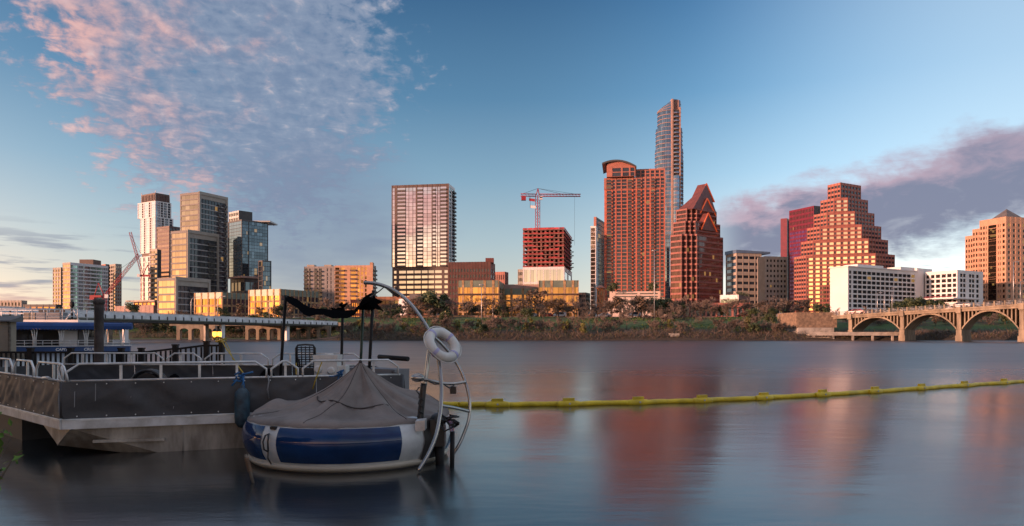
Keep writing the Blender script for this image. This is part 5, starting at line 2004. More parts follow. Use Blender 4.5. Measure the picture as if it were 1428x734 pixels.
def undergrowth():
    """tangled brown brush along the whole waterline: one mass"""
    mb = MB(); rng = random.Random(5)
    for i in range(26000):
        px = rng.uniform(185, 1500)
        Y = 183.2 + abs(rng.gauss(0, 4.5)) + (17 if px < 470 else 0)
        if not clear_at(px, Y) and rng.random() < .85: continue
        x = (px - CX) / F * Y
        z = ground_h(x, Y)
        h = rng.uniform(.3, 2.3) * rng.uniform(.6, 1)
        a = rng.random() * 6.28
        dx, dy = math.cos(a), math.sin(a)
        lean = Vector((rng.gauss(0, .75), rng.gauss(0, .75), rng.uniform(.4, 1))) * h
        s = rng.uniform(.012, .05)
        p = Vector((x, Y, z - .1))
        m = rng.choices((L_bare, L_brown, L_olive, L_ever), (10, 6, 1.2, 2))[0]
        mb.poly([p - Vector((dx, dy, 0)) * s, p + Vector((dx, dy, 0)) * s, p + lean * .6 + Vector((dx, dy, 0)) * s * 1.4, p + lean], m)
    o = mb.build('undergrowth')
    tag(o, 'tangled brown brush and dead grass along the far waterline', 'undergrowth', kind='stuff')
    mb = MB()
    for i in range(9000):
        px = rng.uniform(560, 1140); Y = rng.uniform(190, 232)
        x = (px - CX) / F * Y
        if noise.noise(Vector((x * .06, Y * .06, 3))) < -.05: continue
        p = Vector((x, Y, ground_h(x, Y) - .02)); a = rng.random() * 6.28; s = rng.uniform(.1, .3)
        mb.poly([p + Vector((math.cos(a), math.sin(a), 0)) * s, p - Vector((math.cos(a), math.sin(a), 0)) * s, p + Vector((rng.uniform(-.2, .2), rng.uniform(-.2, .2), rng.uniform(.15, .45)))], L_grass)
    o = mb.build('grass'); tag(o, 'rough green grass on the slope of the far bank', 'grass', kind='stuff')


L_grass = leafmat('bank_grass', (0.035, 0.075, 0.012), (0.085, 0.135, 0.03), .9)
undergrowth()

# unseen trees added behind the camera to keep low sun off the moored boats
for i, (x, y, h) in enumerate(((-30, -8, 14), (-41, -14, 16), (-52, -14, 15), (-60, -22, 17), (-48, -24, 17), (-36, -19, 16), (-24, -14, 14), (-66, -12, 16), (-74, -22, 17), (-45, -6, 14), (-58, -6, 15), (-82, -20, 17), (-90, -26, 18), (-80, -30, 18), (-68, -17, 17), (-52, -20, 17), (-60, -14, 16), (-98, -34, 18), (-36, -10, 14), (-84, 6, 15), (-92, 16, 16), (-100, 24, 17), (-108, 8, 17), (-112, 30, 16), (-120, 18, 17), (-126, 34, 17), (-132, 4, 18), (-96, -2, 16), (-110, -12, 18), (-140, 22, 17), (-148, 34, 17), (-86, -8, 16), (-104, 33, 15))):
    t = thing('evergreen_tree', 'tall dark evergreen tree in the grove on the near bank', 'tree', (x, y, ground_h(x, y) - .2), 'grove on the near bank')
    tr, cr = PRO['ever'][i % 3]
    for n_, me in (('trunk', tr), ('crown', cr)):
        inst(n_, me, t, (0, 0, 0), i * 1.3, (h / 6, h / 6, h / 6))


# ---------------------------------------------------------------- street things
M['tyre'] = mat('tyre_rubber', (0.02, 0.02, 0.02), 0.8)
M['carwhite'] = mat('white_car_paint', (0.65, 0.65, 0.66), 0.3, var=.03)
M['cargrey'] = mat('grey_car_paint', (0.18, 0.18, 0.19), 0.3, 0.3, var=.05)
M['carred'] = mat('red_car_paint', (0.40, 0.02, 0.02), 0.3, var=.05)
M['cardark'] = mat('dark_car_paint', (0.03, 0.03, 0.035), 0.3, var=.05)


def emit(name, col, s):
    m = bpy.data.materials.new(name); m.use_nodes = True
    b = m.node_tree.nodes['Principled BSDF']
    b.inputs['Base Color'].default_value = (*col, 1)
    b.inputs['Emission Color'].default_value = (*col, 1)
    b.inputs['Emission Strength'].default_value = s
    return m


M['tail'] = emit('lit_tail_lamp', (1, .03, .02), 3.0)
M['greenlamp'] = emit('green_signal_lamp', (.05, 1, .4), 2.0)
M['redlamp'] = emit('red_signal_lamp', (1, .05, .03), 2.5)
M['headlens'] = mat('clear_lens', (0.6, 0.6, 0.58), 0.15)


def car(px, Y, z, paint, label, rz=0.0, van=False, lights=False):
    t = thing('parked_car' if not lights else 'car', label, 'car', (*P(px, Y), z))
    t.rotation_euler = (0, 0, rz)
    prof = [(-2.15, .35), (-2.2, .75), (-2.05, .92), (-1.45, 1.0), (-.75, 1.42), (.95, 1.45), (1.65, 1.02), (2.1, .95), (2.2, .6), (2.1, .35)] if not van else [(-2.3, .35), (-2.35, .9), (-1.9, 1.1), (-1.35, 1.85), (2.2, 1.9), (2.3, 1.0), (2.3, .4)]
    mb = MB()
    n = len(prof)
    taper = lambda zz: .86 if zz < 1.05 else .70
    for sgn in (-1, 1):
        pts = [(x, sgn * taper(zz), zz) for x, zz in prof]
        mb.poly(pts if sgn < 0 else list(reversed(pts)), paint)
    for i in range(n):
        (xa, za), (xb, zb) = prof[i], prof[(i + 1) % n]
        mb.poly([(xa, -taper(za), za), (xa, taper(za), za), (xb, taper(zb), zb), (xb, -taper(zb), zb)], paint)
    mb.build('body', t)
    mb = MB()
    hi = 1.38 if not van else 1.75
    for sgn in (-1, 1):
        pts = [(-1.15, sgn * .875, 1.03), (-.68, sgn * .76, hi), (.85, sgn * .76, hi), (1.35, sgn * .875, 1.03)]
        mb.poly(pts if sgn < 0 else list(reversed(pts)), G_dark)
    mb.poly([(-1.46, -.62, 1.03), (-.80, -.62, hi), (-.80, .62, hi), (-1.46, .62, 1.03)][::-1], G_dark)
    mb.build('window', t)
    for x in (-1.35, 1.35):
        for s in (-1, 1):
            mb = MB(); mb.tube([(x, s * .72, .32), (x, s * .92, .32)], .32, M['tyre'], 12); mb.build('wheel', t)
    for s in (-1, 1):
        mb = MB(); mb.bx(2.12, s * .62 - .18, .66, 2.23, s * .62 + .18, .84, M['tail'] if lights else M['redsteel']); mb.build('tail_lamp', t)
        mb = MB(); mb.bx(-2.24, s * .6 - .18, .64, -2.13, s * .6 + .18, .8, M['headlens']); mb.build('headlight', t)
    return t


RZ = 7.06
car(573, 240, RZ, M['carred'], 'red car on the street below the civic hall')
car(613, 240.5, RZ, M['carwhite'], 'white car passing the end of the civic hall')
car(742, 240, RZ, M['carwhite'], 'white car behind the tall bare trees of the sandstone office')
car(764, 240.4, RZ, M['carred'], 'red car behind the bare trees at the long office')
car(781, 240, RZ, M['carwhite'], 'white van parked at the right end of the long sandstone office', van=True)
car(823, 241, RZ, M['cardark'], 'dark car with lit red tail lamps beside the brick bell tower', R(-90), lights=True)
car(843, 240, RZ, M['carwhite'], 'white car in front of the brick bell tower')
car(886, 240, RZ, M['carwhite'], 'white van before the pale podium', van=True)
car(1037, 240, RZ, M['carred'], 'red car on the street left of the round evergreen')
car(1092, 240, RZ, M['carwhite'], 'white car by the signals under the cream hotel')
car(1127, 240, RZ, M['carred'], 'red car nearest the bridge abutment on the street')
car(1116, 244, RZ, M['cargrey'], 'grey car queueing behind the red one near the abutment')
ang = math.atan2(BD.y, BD.x)
for s, m, lab in ((-11.5, 'carred', 'red car driving onto the arched bridge'), (12, 'cargrey', 'grey car in the middle of the arched bridge')):
    q = BP0 + BD * s + BN * 3
    c = car(714, 100, ZD(s) + .01, M[m], lab, ang)
    c.location.x, c.location.y = q


def signal(px, Y, label, m):
    t = thing('traffic_signal', label, 'traffic light', (*P(px, Y), 7.0), None)
    mb = MB(); mb.tube([(0, 0, 0), (0, 0, 3.2)], .08, M['steel'], 6); mb.build('post', t)
    mb = MB(); mb.bx(-.22, -.2, 2.1, .22, .05, 3.2, M['sand']); mb.build('housing', t)
    for k in range(3):
        mb = MB(); mb.tube([(0, -.19, 2.3 + k * .33), (0, -.24, 2.3 + k * .33)], .13, m if k == (2 if m is M['redlamp'] else 0) else M['black'], 8); mb.build('lamp', t)


signal(806.5, 235, 'traffic light showing red at the right corner of the long sandstone office', M['redlamp'])
signal(1087, 235, 'traffic light showing red beside the small round evergreen', M['redlamp'])
signal(1094, 236, 'traffic light showing green beside the bare rounded tree', M['greenlamp'])
for px, Y, top, base, lab in ((671.5, 196, 397, 461, 'tall grey light pole on the bank before the long sandstone office'), (912.5, 196, 349, 461, 'very tall grey light pole on the bank before the brick high-rise'), (687, 230, 430, 447, 'short grey lamp post on the street by the recessed office corner'), (632, 232, 431, 449, 'short grey lamp post near the civic hall'), (466, 226, 431, 449, 'short pale lamp post at the far end of the road bridge'), (1083, 200, 452, 462, 'short grey post in the grass below the signals')):
    x = (px - CX) / F * Y
    z0 = ground_h(x, Y)
    t = thing('light_pole', lab, 'light pole', (x, Y, z0 - .1))
    h = zt(top, Y) - z0
    mb = MB(); mb.tube([(0, 0, 0), (0, 0, h)], [.15, .09], M['steel'], 6); mb.build('post', t)
    mb = MB(); mb.tube([(-.7 if h > 12 else -.2, 0, h), (.7 if h > 12 else .2, 0, h)], .12, M['steel'], 6); mb.build('lamp_head', t)

# ---------------------------------------------------------------- boats and things on the water
M['canvas'] = mat('black_vinyl_skirt', (0.066, 0.066, 0.070), 0.55, var=0.12, scale=1.2, bump=.12, bscale=7, spec=.3)
M['alu'] = mat('brushed_aluminium', (0.62, 0.62, 0.61), 0.40, 0.25, var=0.2, scale=3)
M['alu_w'] = mat('worn_white_aluminium', (0.68, 0.67, 0.65), 0.5, 0.1, scale=2.6, col2=(0.42, 0.40, 0.37))
M['hull'] = mat('weathered_steel_hull', (0.58, 0.52, 0.44), 0.45, 0.2, scale=2.2, col2=(0.20, 0.165, 0.13), bump=.25, bscale=3, stretch=(1, 1, .28))
M['hulldark'] = mat('dark_bottom_paint', (0.035, 0.032, 0.03), 0.6)
M['deckmat'] = mat('grey_deck', (0.09, 0.09, 0.09), 0.8)
M['blackcloth'] = mat('black_mesh_cloth', (0.005, 0.005, 0.006), 0.95, spec=0.0)
M['blackplastic'] = mat('black_plastic', (0.016, 0.016, 0.018), 0.4)
M['whiteplastic'] = mat('white_plastic', (0.62, 0.61, 0.58), 0.45, var=.1, scale=4)
M['greyvinyl'] = mat('grey_vinyl', (0.20, 0.20, 0.21), 0.6)
M['yrope'] = mat('yellow_rope', (0.42, 0.30, 0.03), 0.8)
M['brope'] = mat('blue_rope', (0.02, 0.12, 0.30), 0.7)
M['fender'] = mat('blue_grey_fender', (0.035, 0.085, 0.12), 0.55, scale=6, col2=(0.016, 0.03, 0.045))
M['gelblue'] = mat('blue_gelcoat', (0.008, 0.036, 0.125), 0.07, var=.2, scale=1.5)
M['gelwhite'] = mat('white_gelcoat', (0.58, 0.60, 0.60), 0.25, var=.12, scale=2)
M['cream_trim'] = mat('cream_rub_strip', (0.50, 0.45, 0.36), 0.5)
M['taupe'] = mat('taupe_boat_cover', (0.195, 0.165, 0.150), 0.9, var=.2, scale=1.3, bump=.2, bscale=14)
M['taupe_seam'] = mat('dark_cover_seam', (0.06, 0.05, 0.048), 0.9)
M['chrome'] = mat('stainless_tube', (0.40, 0.38, 0.36), 0.26, 0.95, var=.1, scale=4)
M['boom'] = mat('yellow_boom_fabric', (0.78, 0.56, 0.015), 0.5, scale=2.5, col2=(0.52, 0.37, 0.015), bump=.3, bscale=8)
M['blueawn'] = mat('blue_canvas_awning', (0.012, 0.055, 0.20), 0.8, var=.2, scale=.5)
M['bluehull'] = mat('blue_boat_paint', (0.014, 0.06, 0.19), 0.4, var=.15)
M['siding'] = mat('tan_siding', (0.30, 0.25, 0.19), 0.8)
M['rustpipe'] = mat('dark_rusty_pile', (0.055, 0.042, 0.040), 0.7, var=.4, scale=2, bump=.3)
M['wood'] = mat('grey_weathered_wood', (0.16, 0.13, 0.10), 0.9, var=.3, scale=5, bump=.4, bscale=18)
M['lilac'] = mat('lilac_tape', (0.42, 0.40, 0.62), 0.6)
M['lamp_on'] = emit('lit_amber_lamp', (1.0, 0.40, 0.05), 1.9)
M['leaf_near'] = leafmat('near_leaves', (0.03, 0.075, 0.008), (0.10, 0.20, 0.02))


def barge():
    P0, P1, P2, P3, P5 = (Vector(p) for p in ((-12.9, 17.0), (-7.83, 12.5), (-2.233, 14.5), (-3.6, 18.5), (-12.2, 19.2)))
    t = thing('barge', 'flat steel barge with black vinyl skirt and white railings, moored at the dock', 'barge', (*P1, 0))
    L_ = lambda p: (p - P1)
    poly = [L_(p) for p in (P1, P2, P3, P5, P0)]
    GW, SK0, ST, RT = .60, .68, 1.325, 1.635
    mb = MB(); mb.prism(poly, .50, .62, M['deckmat']); mb.build('deck', t)
    # aluminium gunwale along each visible edge
    for a, c in ((P0, P1), (P1, P2), (P2, P3), (P3, P5)):
        d = (c - a).normalized(); n_ = Vector((d.y, -d.x))
        mb = MB(); q = L_(a) + n_ * .05
        mb.obox((q.x, q.y, .50), d.to_3d() * ((c - a).length + .02), -n_.to_3d() * .12, (0, 0, .155), M['alu_w'])
        q = L_(a) + n_ * .06
        mb.obox((q.x, q.y, .645), d.to_3d() * ((c - a).length + .02), -n_.to_3d() * .1, (0, 0, .03), M['alu'])
        mb.build('gunwale', t)
    # near pontoon, raked bow
    d = (P2 - P1).normalized(); n_ = Vector((-d.y, d.x)); L = (P2 - P1).length
    e = (P0 - P1).normalized()
    mb = MB()
    p3 = lambda q, z: (q.x, q.y, z)
    iw = n_ * 1.7
    k0, k1, k2 = n_ * .07 + d * .10, n_ * .07 + d * 1.9, n_ * .07 + d * (L - .1)
    T = [p3(e * 1.15 + n_ * .02, .5), p3(k0, .5), p3(k1, .5), p3(k2, .5)]
    B_ = [p3(e * .40 + n_ * .16, .16), p3(k1 + n_ * .07, -.16), p3(k2 + n_ * .1, -.40)]
    IT = [p3(e * 1.15 + iw, .5), p3(k1 + iw, .5), p3(k2 + iw, .5)]
    IB = [p3(e * .40 + iw, .16), p3(k1 + iw, -.16), p3(k2 + iw, -.4)]
    for f in ([T[0], B_[0], T[1]], [T[1], B_[0], B_[1], T[2]], [T[2], B_[1], B_[2], T[3]], [T[0], IT[0], IB[0], B_[0]], [B_[0], IB[0], IB[1], B_[1]], [B_[1], IB[1], IB[2], B_[2]], [T[3], B_[2], IB[2], IT[2]], [IT[0], IT[1], IB[1], IB[0]], [IT[1], IT[2], IB[2], IB[1]]):
        mb.poly(f, M['hull'])
    mb.build('pontoon', t)
    for a_, c_ in ((T[2], B_[1]), (T[1], B_[0])):
        mb = MB(); mb.tube([a_, c_], .012, M['hull'], 6); mb.build('weld_seam', t)
    mb = MB(); o_ = d * .75 + n_ * .045
    o_ = d * .45 + n_ * .10
    mb.obox((o_.x, o_.y, .235), d.to_3d() * 1.15 + Vector((0, 0, -.02)), -n_.to_3d() * .07, (0, 0, .05), M['hull']); mb.build('strake', t)
    # far pontoon, and the shadowed tunnel between
    e = (P0 - P1).normalized(); m_ = Vector((e.y, -e.x))
    mb = MB()
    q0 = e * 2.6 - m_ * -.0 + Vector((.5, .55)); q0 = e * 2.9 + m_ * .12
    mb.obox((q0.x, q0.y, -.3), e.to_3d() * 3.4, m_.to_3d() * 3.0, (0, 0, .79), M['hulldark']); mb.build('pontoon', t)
    # skirt
    rng = random.Random(3)

    def skirt(a, c, splits):
        d = (c - a); LL = d.length; d = d / LL; n_ = Vector((d.y, -d.x))
        for u0, u1 in zip(splits, splits[1:]):
            mb = MB(); NX, NZ = 34, 12
            off_ = rng.random() * 50
            for i in range(NX + 1):
                for j in range(NZ + 1):
                    s = LL * (u0 + (u1 - u0) * i / NX); v = j / NZ
                    f = noise.noise(Vector((s * 1.6 + off_, v * 1.3 + s * .8, 0))) * .055 + noise.noise(Vector((s * 4.5 - v * 3.5, v * 2 + off_, 3))) * .028 - abs(noise.noise(Vector((s * 2.6 + v * 2.2, v * 1.5 + off_, 8)))) * .03
                    edge = min(1, 6 * min(v, 1 - v) + .15) * min(1, 8 * min(i / NX, 1 - i / NX) + .1)
                    q = L_(a) + d * (s - (0 if i < NX else .012)) + n_ * (.045 + f * edge + .02 * math.sin(v * math.pi))
                    mb.v.append((q.x, q.y, SK0 + (ST - SK0) * v))
            for i in range(NX):
                for j in range(NZ):
                    b_ = i * (NZ + 1) + j
                    mb.face((b_, b_ + NZ + 1, b_ + NZ + 2, b_ + 1), M['canvas'], True)
            mb.build('skirt', t)
    for q in (P0, P1, P2):
        mb = MB(); v = L_(q); mb.tube([(v.x, v.y, SK0 + .01), (v.x, v.y, ST - .01)], .05, M['canvas'], 12); mb.build('skirt_corner', t)
    skirt(P0, P1, [0, .36, .66, 1.0])
    skirt(P1, P2, [0, .5, .72, 1.0])
    skirt(P2, P3, [0, 1.0])
    skirt(P5, P0, [0, 1.0])
    skirt(P3, P5, [0, .25, .5, .75, 1.0])

    for a, c, n in ((P1, P2, 13), (P0, P1, 12)):
        d_ = (c - a).normalized(); LL = (c - a).length; n2 = Vector((d_.y, -d_.x))
        for k in range(n):
            q = L_(a) + d_ * (LL * (k + .5) / n) + n2 * .062
            for z in (ST - .04, SK0 + .045):
                g_ = MB(); g_.tube([(q.x, q.y, z), (q.x + n2.x * .012, q.y + n2.y * .012, z)], .011, M['alu'], 8); g_.build('grommet', t)
    for px, z0, z1 in ((105, .88, 1.17), (134, .98, 1.30), (183, 1.02, 1.06), (242, .80, .86)):
        s_ = on_line(px, P1, (P2 - P1).normalized())
        d_ = (P2 - P1).normalized(); n2 = Vector((d_.y, -d_.x))
        q = L_(P1) + d_ * s_ + n2 * .095
        g_ = MB(); g_.poly([(q.x, q.y, z0), (q.x + .012, q.y + .006, z0 + .02), (q.x + .016, q.y + .008, z1), (q.x + .002, q.y + .001, z1 - .02)], M['greyvinyl']); g_.build('scuff', t)

    def rails(a, c, spans, sub=.62, tail=.2):
        d = (c - a); LL = d.length; d = d / LL; n_ = Vector((-d.y, d.x))
        g = lambda s, z: tuple((L_(a) + d * s + n_ * .03).to_3d() + Vector((0, 0, z)))
        mb = MB(); mb.tube([g(.02, ST + .012), g(LL - .02, ST + .012)], .021, M['alu'], 6); mb.build('base_rail', t)
        for s0, s1 in spans:
            mb = MB()
            mb.tube([g(s0, ST), g(s0, ST + .17), g(s0 + tail, RT), g(s1 - tail, RT), g(s1, ST + .17), g(s1, ST)], .022, M['alu'], 6)
            mb.build('railing', t)
            k = max(1, int((s1 - s0 - 2 * tail) / sub))
            for i in range(1, k + 1):
                s = s0 + tail + (s1 - s0 - 2 * tail) * i / (k + .5)
                mb = MB(); mb.obox((Vector(g(s - .022, ST + .03))), d.to_3d() * .044, n_.to_3d() * .04, (0, 0, RT - ST - .06), M['alu']); mb.build('railing_post', t)

    def sp(a, c, pxs):
        d = (c - a).normalized()
        out = []
        for p, q in pxs:
            v = sorted(on_line(x, a, d) for x in (p, q)); out.append((v[0] + .02, v[1] - .02))
        return out
    rails(P1, P2, sp(P1, P2, [(90, 373), (377, 417), (421, 557)]))
    rails(P0, P1, sp(P0, P1, [(-45, 15), (18, 45), (48, 85)]), .7, .16)
    rails(P3, P5, sp(P3, P5, [(505, 380), (376, 286), (282, 233), (229, 90)]))
    # bow loop rail at the corner
    mb = MB(); c0 = Vector((-.05, .05))
    mb.tube([(c0.x, c0.y, ST), (c0.x - .10, c0.y + .08, ST + .12), (c0.x - .12, c0.y + .1, ST + .24), (c0.x - .05, c0.y + .06, ST + .31), (c0.x + .03, c0.y, ST + .27), (c0.x + .1, c0.y - .02, ST + .1), (c0.x + .12, c0.y - .02, ST)], .022, M['alu'], 6)
    mb.build('bow_loop', t)
    mb = MB(); mb.tube([(-.75, .62, ST + .03), (-.6, .5, ST + .045), (-.5, .42, ST + .03)], .03, M['alu'], 6); mb.build('cleat', t)
    # awning frame and torn cloth
    P_ = lambda px, py, Y: at(px, py, Y) - P1.to_3d()
    for a, c in (((398.5, 412, 16.9), (389, 530, 16.9)), ((478, 430, 17.4), (475, 520, 17.4)), ((520.8, 405, 16.2), (512.5, 530, 16.2))):
        mb = MB(); p, q = P_(*a), P_(*c); q.z = .62; mb.tube([p, q], .036, M['black'], 8); mb.build('awning_pole', t)
    mb = MB(); p, q = P_(507, 415, 17.2), P_(501, 530, 17.2); q.z = .62; mb.tube([p, q], .033, mat('green_pole_sleeve', (0.01, 0.035, 0.02), 0.5), 8); mb.build('awning_pole', t)
    path = [(398, 411.5), (406, 414), (415, 418), (424, 424), (432, 428.5), (441, 430.5), (452, 431), (464, 431.5), (474, 432.5), (484, 433), (494, 432), (500, 426), (506, 416), (513, 410), (521, 407.5)]
    mb = MB(); NV = 6
    for i, (px, py) in enumerate(path):
        for j in range(NV + 1):
            v = j / NV
            Y = 16.15 + 1.1 * v
            drop = (1 - v) * (4.5 + 8.0 * abs(math.sin(i * .55 + .4))) + 2.0 * noise.noise(Vector((i * .8, v * 3, 1)))
            if 415 < px < 450: drop += 4 * (1 - v)
            mb.v.append(tuple(P_(px, py + drop, Y)))
    for i in range(len(path) - 1):
        for j in range(NV):
            b_ = i * (NV + 1) + j
            mb.face((b_, b_ + NV + 1, b_ + NV + 2, b_ + 1), M['blackcloth'], True)
    # ragged flap beyond the last pole
    fl = [(521, 407.5, 16.2), (524, 416, 16.1), (534.5, 421, 16.0), (527, 424.5, 16.05), (535, 434, 15.95), (524, 430.5, 16.0), (518, 433, 16.1), (508, 432, 16.3), (500, 432, 16.3), (505, 420, 16.3), (513, 411, 16.3)]
    mb.poly([P_(*q) for q in fl], M['blackcloth'])
    mb.poly([P_(q[0], q[1] + .3, q[2] + .03) for q in reversed(fl)], M['blackcloth'])
    mb.build('torn_awning', t)
    mb = MB()
    for k in range(9):
        a = P_(472 + rnd.uniform(-6, 6), 431 + rnd.uniform(-4, 3), 17.2)
        mb.tube([a, a + Vector((rnd.uniform(-.14, .14), .02, rnd.uniform(-.1, .1)))], [.05, .02], M['blackcloth'], 5)
    mb.build('awning_knot', t)
    # bench along the far rail
    mb = MB(); a, c = P_(486, 525, 17.6), P_(556, 525, 15.9)
    return t, P_, P1, P2


BT, BP_, BP1, BP2 = barge()


def barge_load():
    Y = 15.75
    # locker, chair, white box
    p = at(429, 525, Y + .3)
    t = thing('deck_locker', 'black locker on the barge deck carrying the lattice back chair', 'locker', (p.x, p.y, .62))
    mb = MB(); mb.bx(-.4, -.35, 0, .4, .4, .30, M['blackplastic']); mb.build('box', t)
    mb = MB(); mb.bx(-.42, -.37, .303, .42, .42, .34, M['blackplastic']); mb.build('lid', t)
    t = thing('plastic_chair', 'black plastic garden chair with a lattice back standing on the barge', 'chair', (p.x - .01, p.y, .962))
    t.rotation_euler = (0, 0, R(188))
    mb = MB(); mb.bx(-.21, -.22, .40, .21, .2, .44, M['blackplastic']); mb.build('seat', t)
    mb = MB()
    W = .205
    bk = lambda x, z: (x, .2 + (z - .42) * .12, z)
    for k in range(5):
        x = -W + .03 + k * (2 * W - .06) / 4
        mb.tube([bk(x, .44), bk(x, .92)], .013, M['blackplastic'], 5)
    for k in range(9):
        z = .47 + k * .053
        mb.tube([bk(-W, z), bk(W, z)], .012, M['blackplastic'], 5)
    mb.tube([bk(-W, .40), bk(-W, .88), bk(-W * .8, .945), bk(0, .96), bk(W * .8, .945), bk(W, .88), bk(W, .40)], .022, M['blackplastic'], 6)
    mb.build('backrest', t)
    for x in (-.19, .19):
        for y in (-.2, .19):
            mb = MB(); mb.tube([(x, y, .41), (x * 1.12, y * 1.15, 0)], [.024, .018], M['blackplastic'], 6); mb.build('leg', t)
        mb = MB(); mb.tube([(x, .22, .64), (x * 1.1, .0, .64), (x * 1.1, -.2, .62), (x, -.2, .42)], .02, M['blackplastic'], 6); mb.build('armrest', t)
    p = at(457, 525, Y - .1)
    t = thing('white_box', 'white plastic console box with two round caps beside the lattice chair', 'box', (p.x, p.y, .62))
    mb = MB(); mb.bx(-.24, -.2, .0, .25, .22, .98, M['whiteplastic']); mb.bx(.253, -.15, .0, .43, .2, .84, M['whiteplastic']); mb.build('body', t)
    mb = MB(); mb.bx(-.26, -.22, .983, .27, .24, 1.08, M['whiteplastic']); mb.tube([(-.05, 0, 1.08), (.12, 0, 1.08)], .03, M['whiteplastic'], 6); mb.build('lid', t)
    for x, z in ((-.155, .77), (.125, .74)):
        mb = MB(); mb.tube([(x, -.2, z), (x, -.235, z), (x, -.25, z)], [.085, .085, .05], M['whiteplastic'], 16); mb.build('cap', t)
    a, c = at(474, 520, 17.0), at(551, 520, 15.95)
    e = (c - a); e.z = 0; n_ = Vector((-e.y, e.x, 0)).normalized()
    t = thing('deck_bench', 'grey cushioned bench along the railing at the stern of the barge', 'bench', (a.x, a.y, .62))
    mb = MB(); mb.obox((0, 0, 0), e, n_ * .45, (0, 0, .62), M['greyvinyl']); mb.build('base', t)
    mb = MB(); mb.obox(n_ * -.02 + Vector((0, 0, .623)), e, n_ * .48, (0, 0, .12), M['greyvinyl']); mb.build('cushion', t)
    mb = MB(); mb.tube([e * .55 + n_ * .3 + Vector((0, 0, 1.0)), e * 1.06 + n_ * .3 + Vector((0, 0, .97))], .055, M['black'], 8); mb.build('roller', t)
    # black coil and tarpaulin on deck
    p = at(205, 530, 15.6)
    t = thing('hose_coil', 'black hose coil standing behind the railing on the barge deck', 'hose', (p.x, p.y, 1.0))
    for k in range(4):
        mb = MB(); mb.tube([(math.cos(a) * .36, k * .06, math.sin(a) * .36) for a in [2 * math.pi * i / 24 for i in range(24)]], .035, M['blackplastic'], 6, closed=True); mb.build('loop', t)
    mb = MB(); mb.tube([(0, -.02, 0), (0, .22, 0)], .30, M['blackplastic'], 20); mb.build('drum', t)
    for px, w, hh, lab in ((236, .75, 1.36, 'crumpled black tarpaulin heaped beside the hose coil'), (365, .95, 1.42, 'crumpled black tarpaulin heaped under the awning pole')):
        p = at(px, 530, 15.7)
        mb = MB(); N, K = 26, 9
        for i in range(K + 1):
            for j in range(N):
                a = 2 * math.pi * j / N; r = i / K
                z = (hh - .62) * (1 - r ** 1.6) * (.72 + .5 * noise.noise(Vector((math.cos(a) * r * 3 + px, math.sin(a) * r * 3, 0))))
                mb.v.append((math.cos(a) * r * w, math.sin(a) * r * .5, max(.01, z)))
        for i in range(K):
            for j in range(N):
                mb.face((i * N + j, (i + 1) * N + j, (i + 1) * N + (j + 1) % N, i * N + (j + 1) % N), M['blackcloth'], True)
        tag(mb.build('tarpaulin', None, (p.x, p.y, .62)), lab, 'tarpaulin')
    # hanging fender with its line
    d = (BP2 - BP1).normalized(); n_ = Vector((d.y, -d.x))
    s = on_line(338, BP1, d)
    q = BP1 + d * s + n_ * .22
    t = thing('fender', 'blue grey cylindrical fender hanging against the barge side by the round boat', 'fender', (q.x, q.y, .42))
    mb = MB(); mb.lathe([(.01, 0), (.07, .02), (.125, .10), (.135, .2), (.135, .58), (.125, .66), (.07, .73), (.03, .75), (.03, .80), (.001, .80)], M['fender'], n=18); mb.build('body', t)
    mb = MB(); mb.tube([(0, 0, .79), (.01, .06, .88), (-n_.x * .2, -n_.y * .2, .96)], .014, M['brope'], 5); mb.build('line', t)

    def rope(label, pts, m, r=.012, knot=None, name='rope'):
        t = [Vector(p) for p in pts]
        o_ = t[0].copy()
        mb = MB(); mb.tube([p - o_ for p in t], r, m, 6)
        if knot:
            for k in range(14):
                a = knot - o_ + Vector((rnd.gauss(0, .05), rnd.gauss(0, .03), rnd.gauss(0, .035)))
                mb.tube([a, a + Vector((rnd.gauss(0, .08), rnd.gauss(0, .04), rnd.gauss(0, .05)))], r * 1.2, m, 5)
        tag(mb.build(name, None, o_), label, 'rope')
    YL = lambda px: (BP1 + (BP2 - BP1).normalized() * on_line(px, BP1, (BP2 - BP1).normalized())).y
    k = at(334, 527.5, YL(334) - .03)
    rope('blue rope knotted on the barge railing above the fender', [k, k + Vector((.08, -.02, -.05)), k + Vector((.12, -.04, -.28))], M['brope'], .014, k)
    k = at(473, 523, YL(473) - .03)
    rope('blue rope knotted on the barge railing by the white box', [k, k + Vector((-.02, -.05, -.12)), k + Vector((-.06, -.06, -.3))], M['brope'], .014, k)
    rope('thin yellow rope looped over the railing before the white box', [at(449, 505, YL(449)), at(446, 512, YL(446) - .04), at(443, 522, YL(443) - .08), at(440, 530, YL(440) - .12), at(436, 543, YL(436) - .14)], M['yrope'], .012)
    rope('short yellow rope dangling from the rail beside the lattice chair', [at(413.5, 500, 15.9), at(413, 512, 15.7), at(413, 522, 15.4)], M['yrope'], .01)
    rope('yellow mooring rope sagging from the lamp post to the barge', [at(309, 474, 19.6), at(314, 484, 19.1), at(321, 494, 18.6), at(326, 501, 18.1), at(333, 512, 17.2), at(341, 523, 16.4)], M['yrope'], .016, at(306, 474, 19.7))
    rope('second thinner yellow rope hanging from the lamp post knot', [at(308, 474, 19.65), at(315, 478, 19.3), at(320, 488, 19.0), at(325, 502, 18.4)], M['yrope'], .012)
    rope('grey fender line hanging down the barge skirt', [at(374, 524, YL(374)), at(375, 532, YL(374) - .12), at(373, 543, YL(374) - .12), at(375, 556, YL(374) - .1)], M['greyvinyl'], .012)


barge_load()


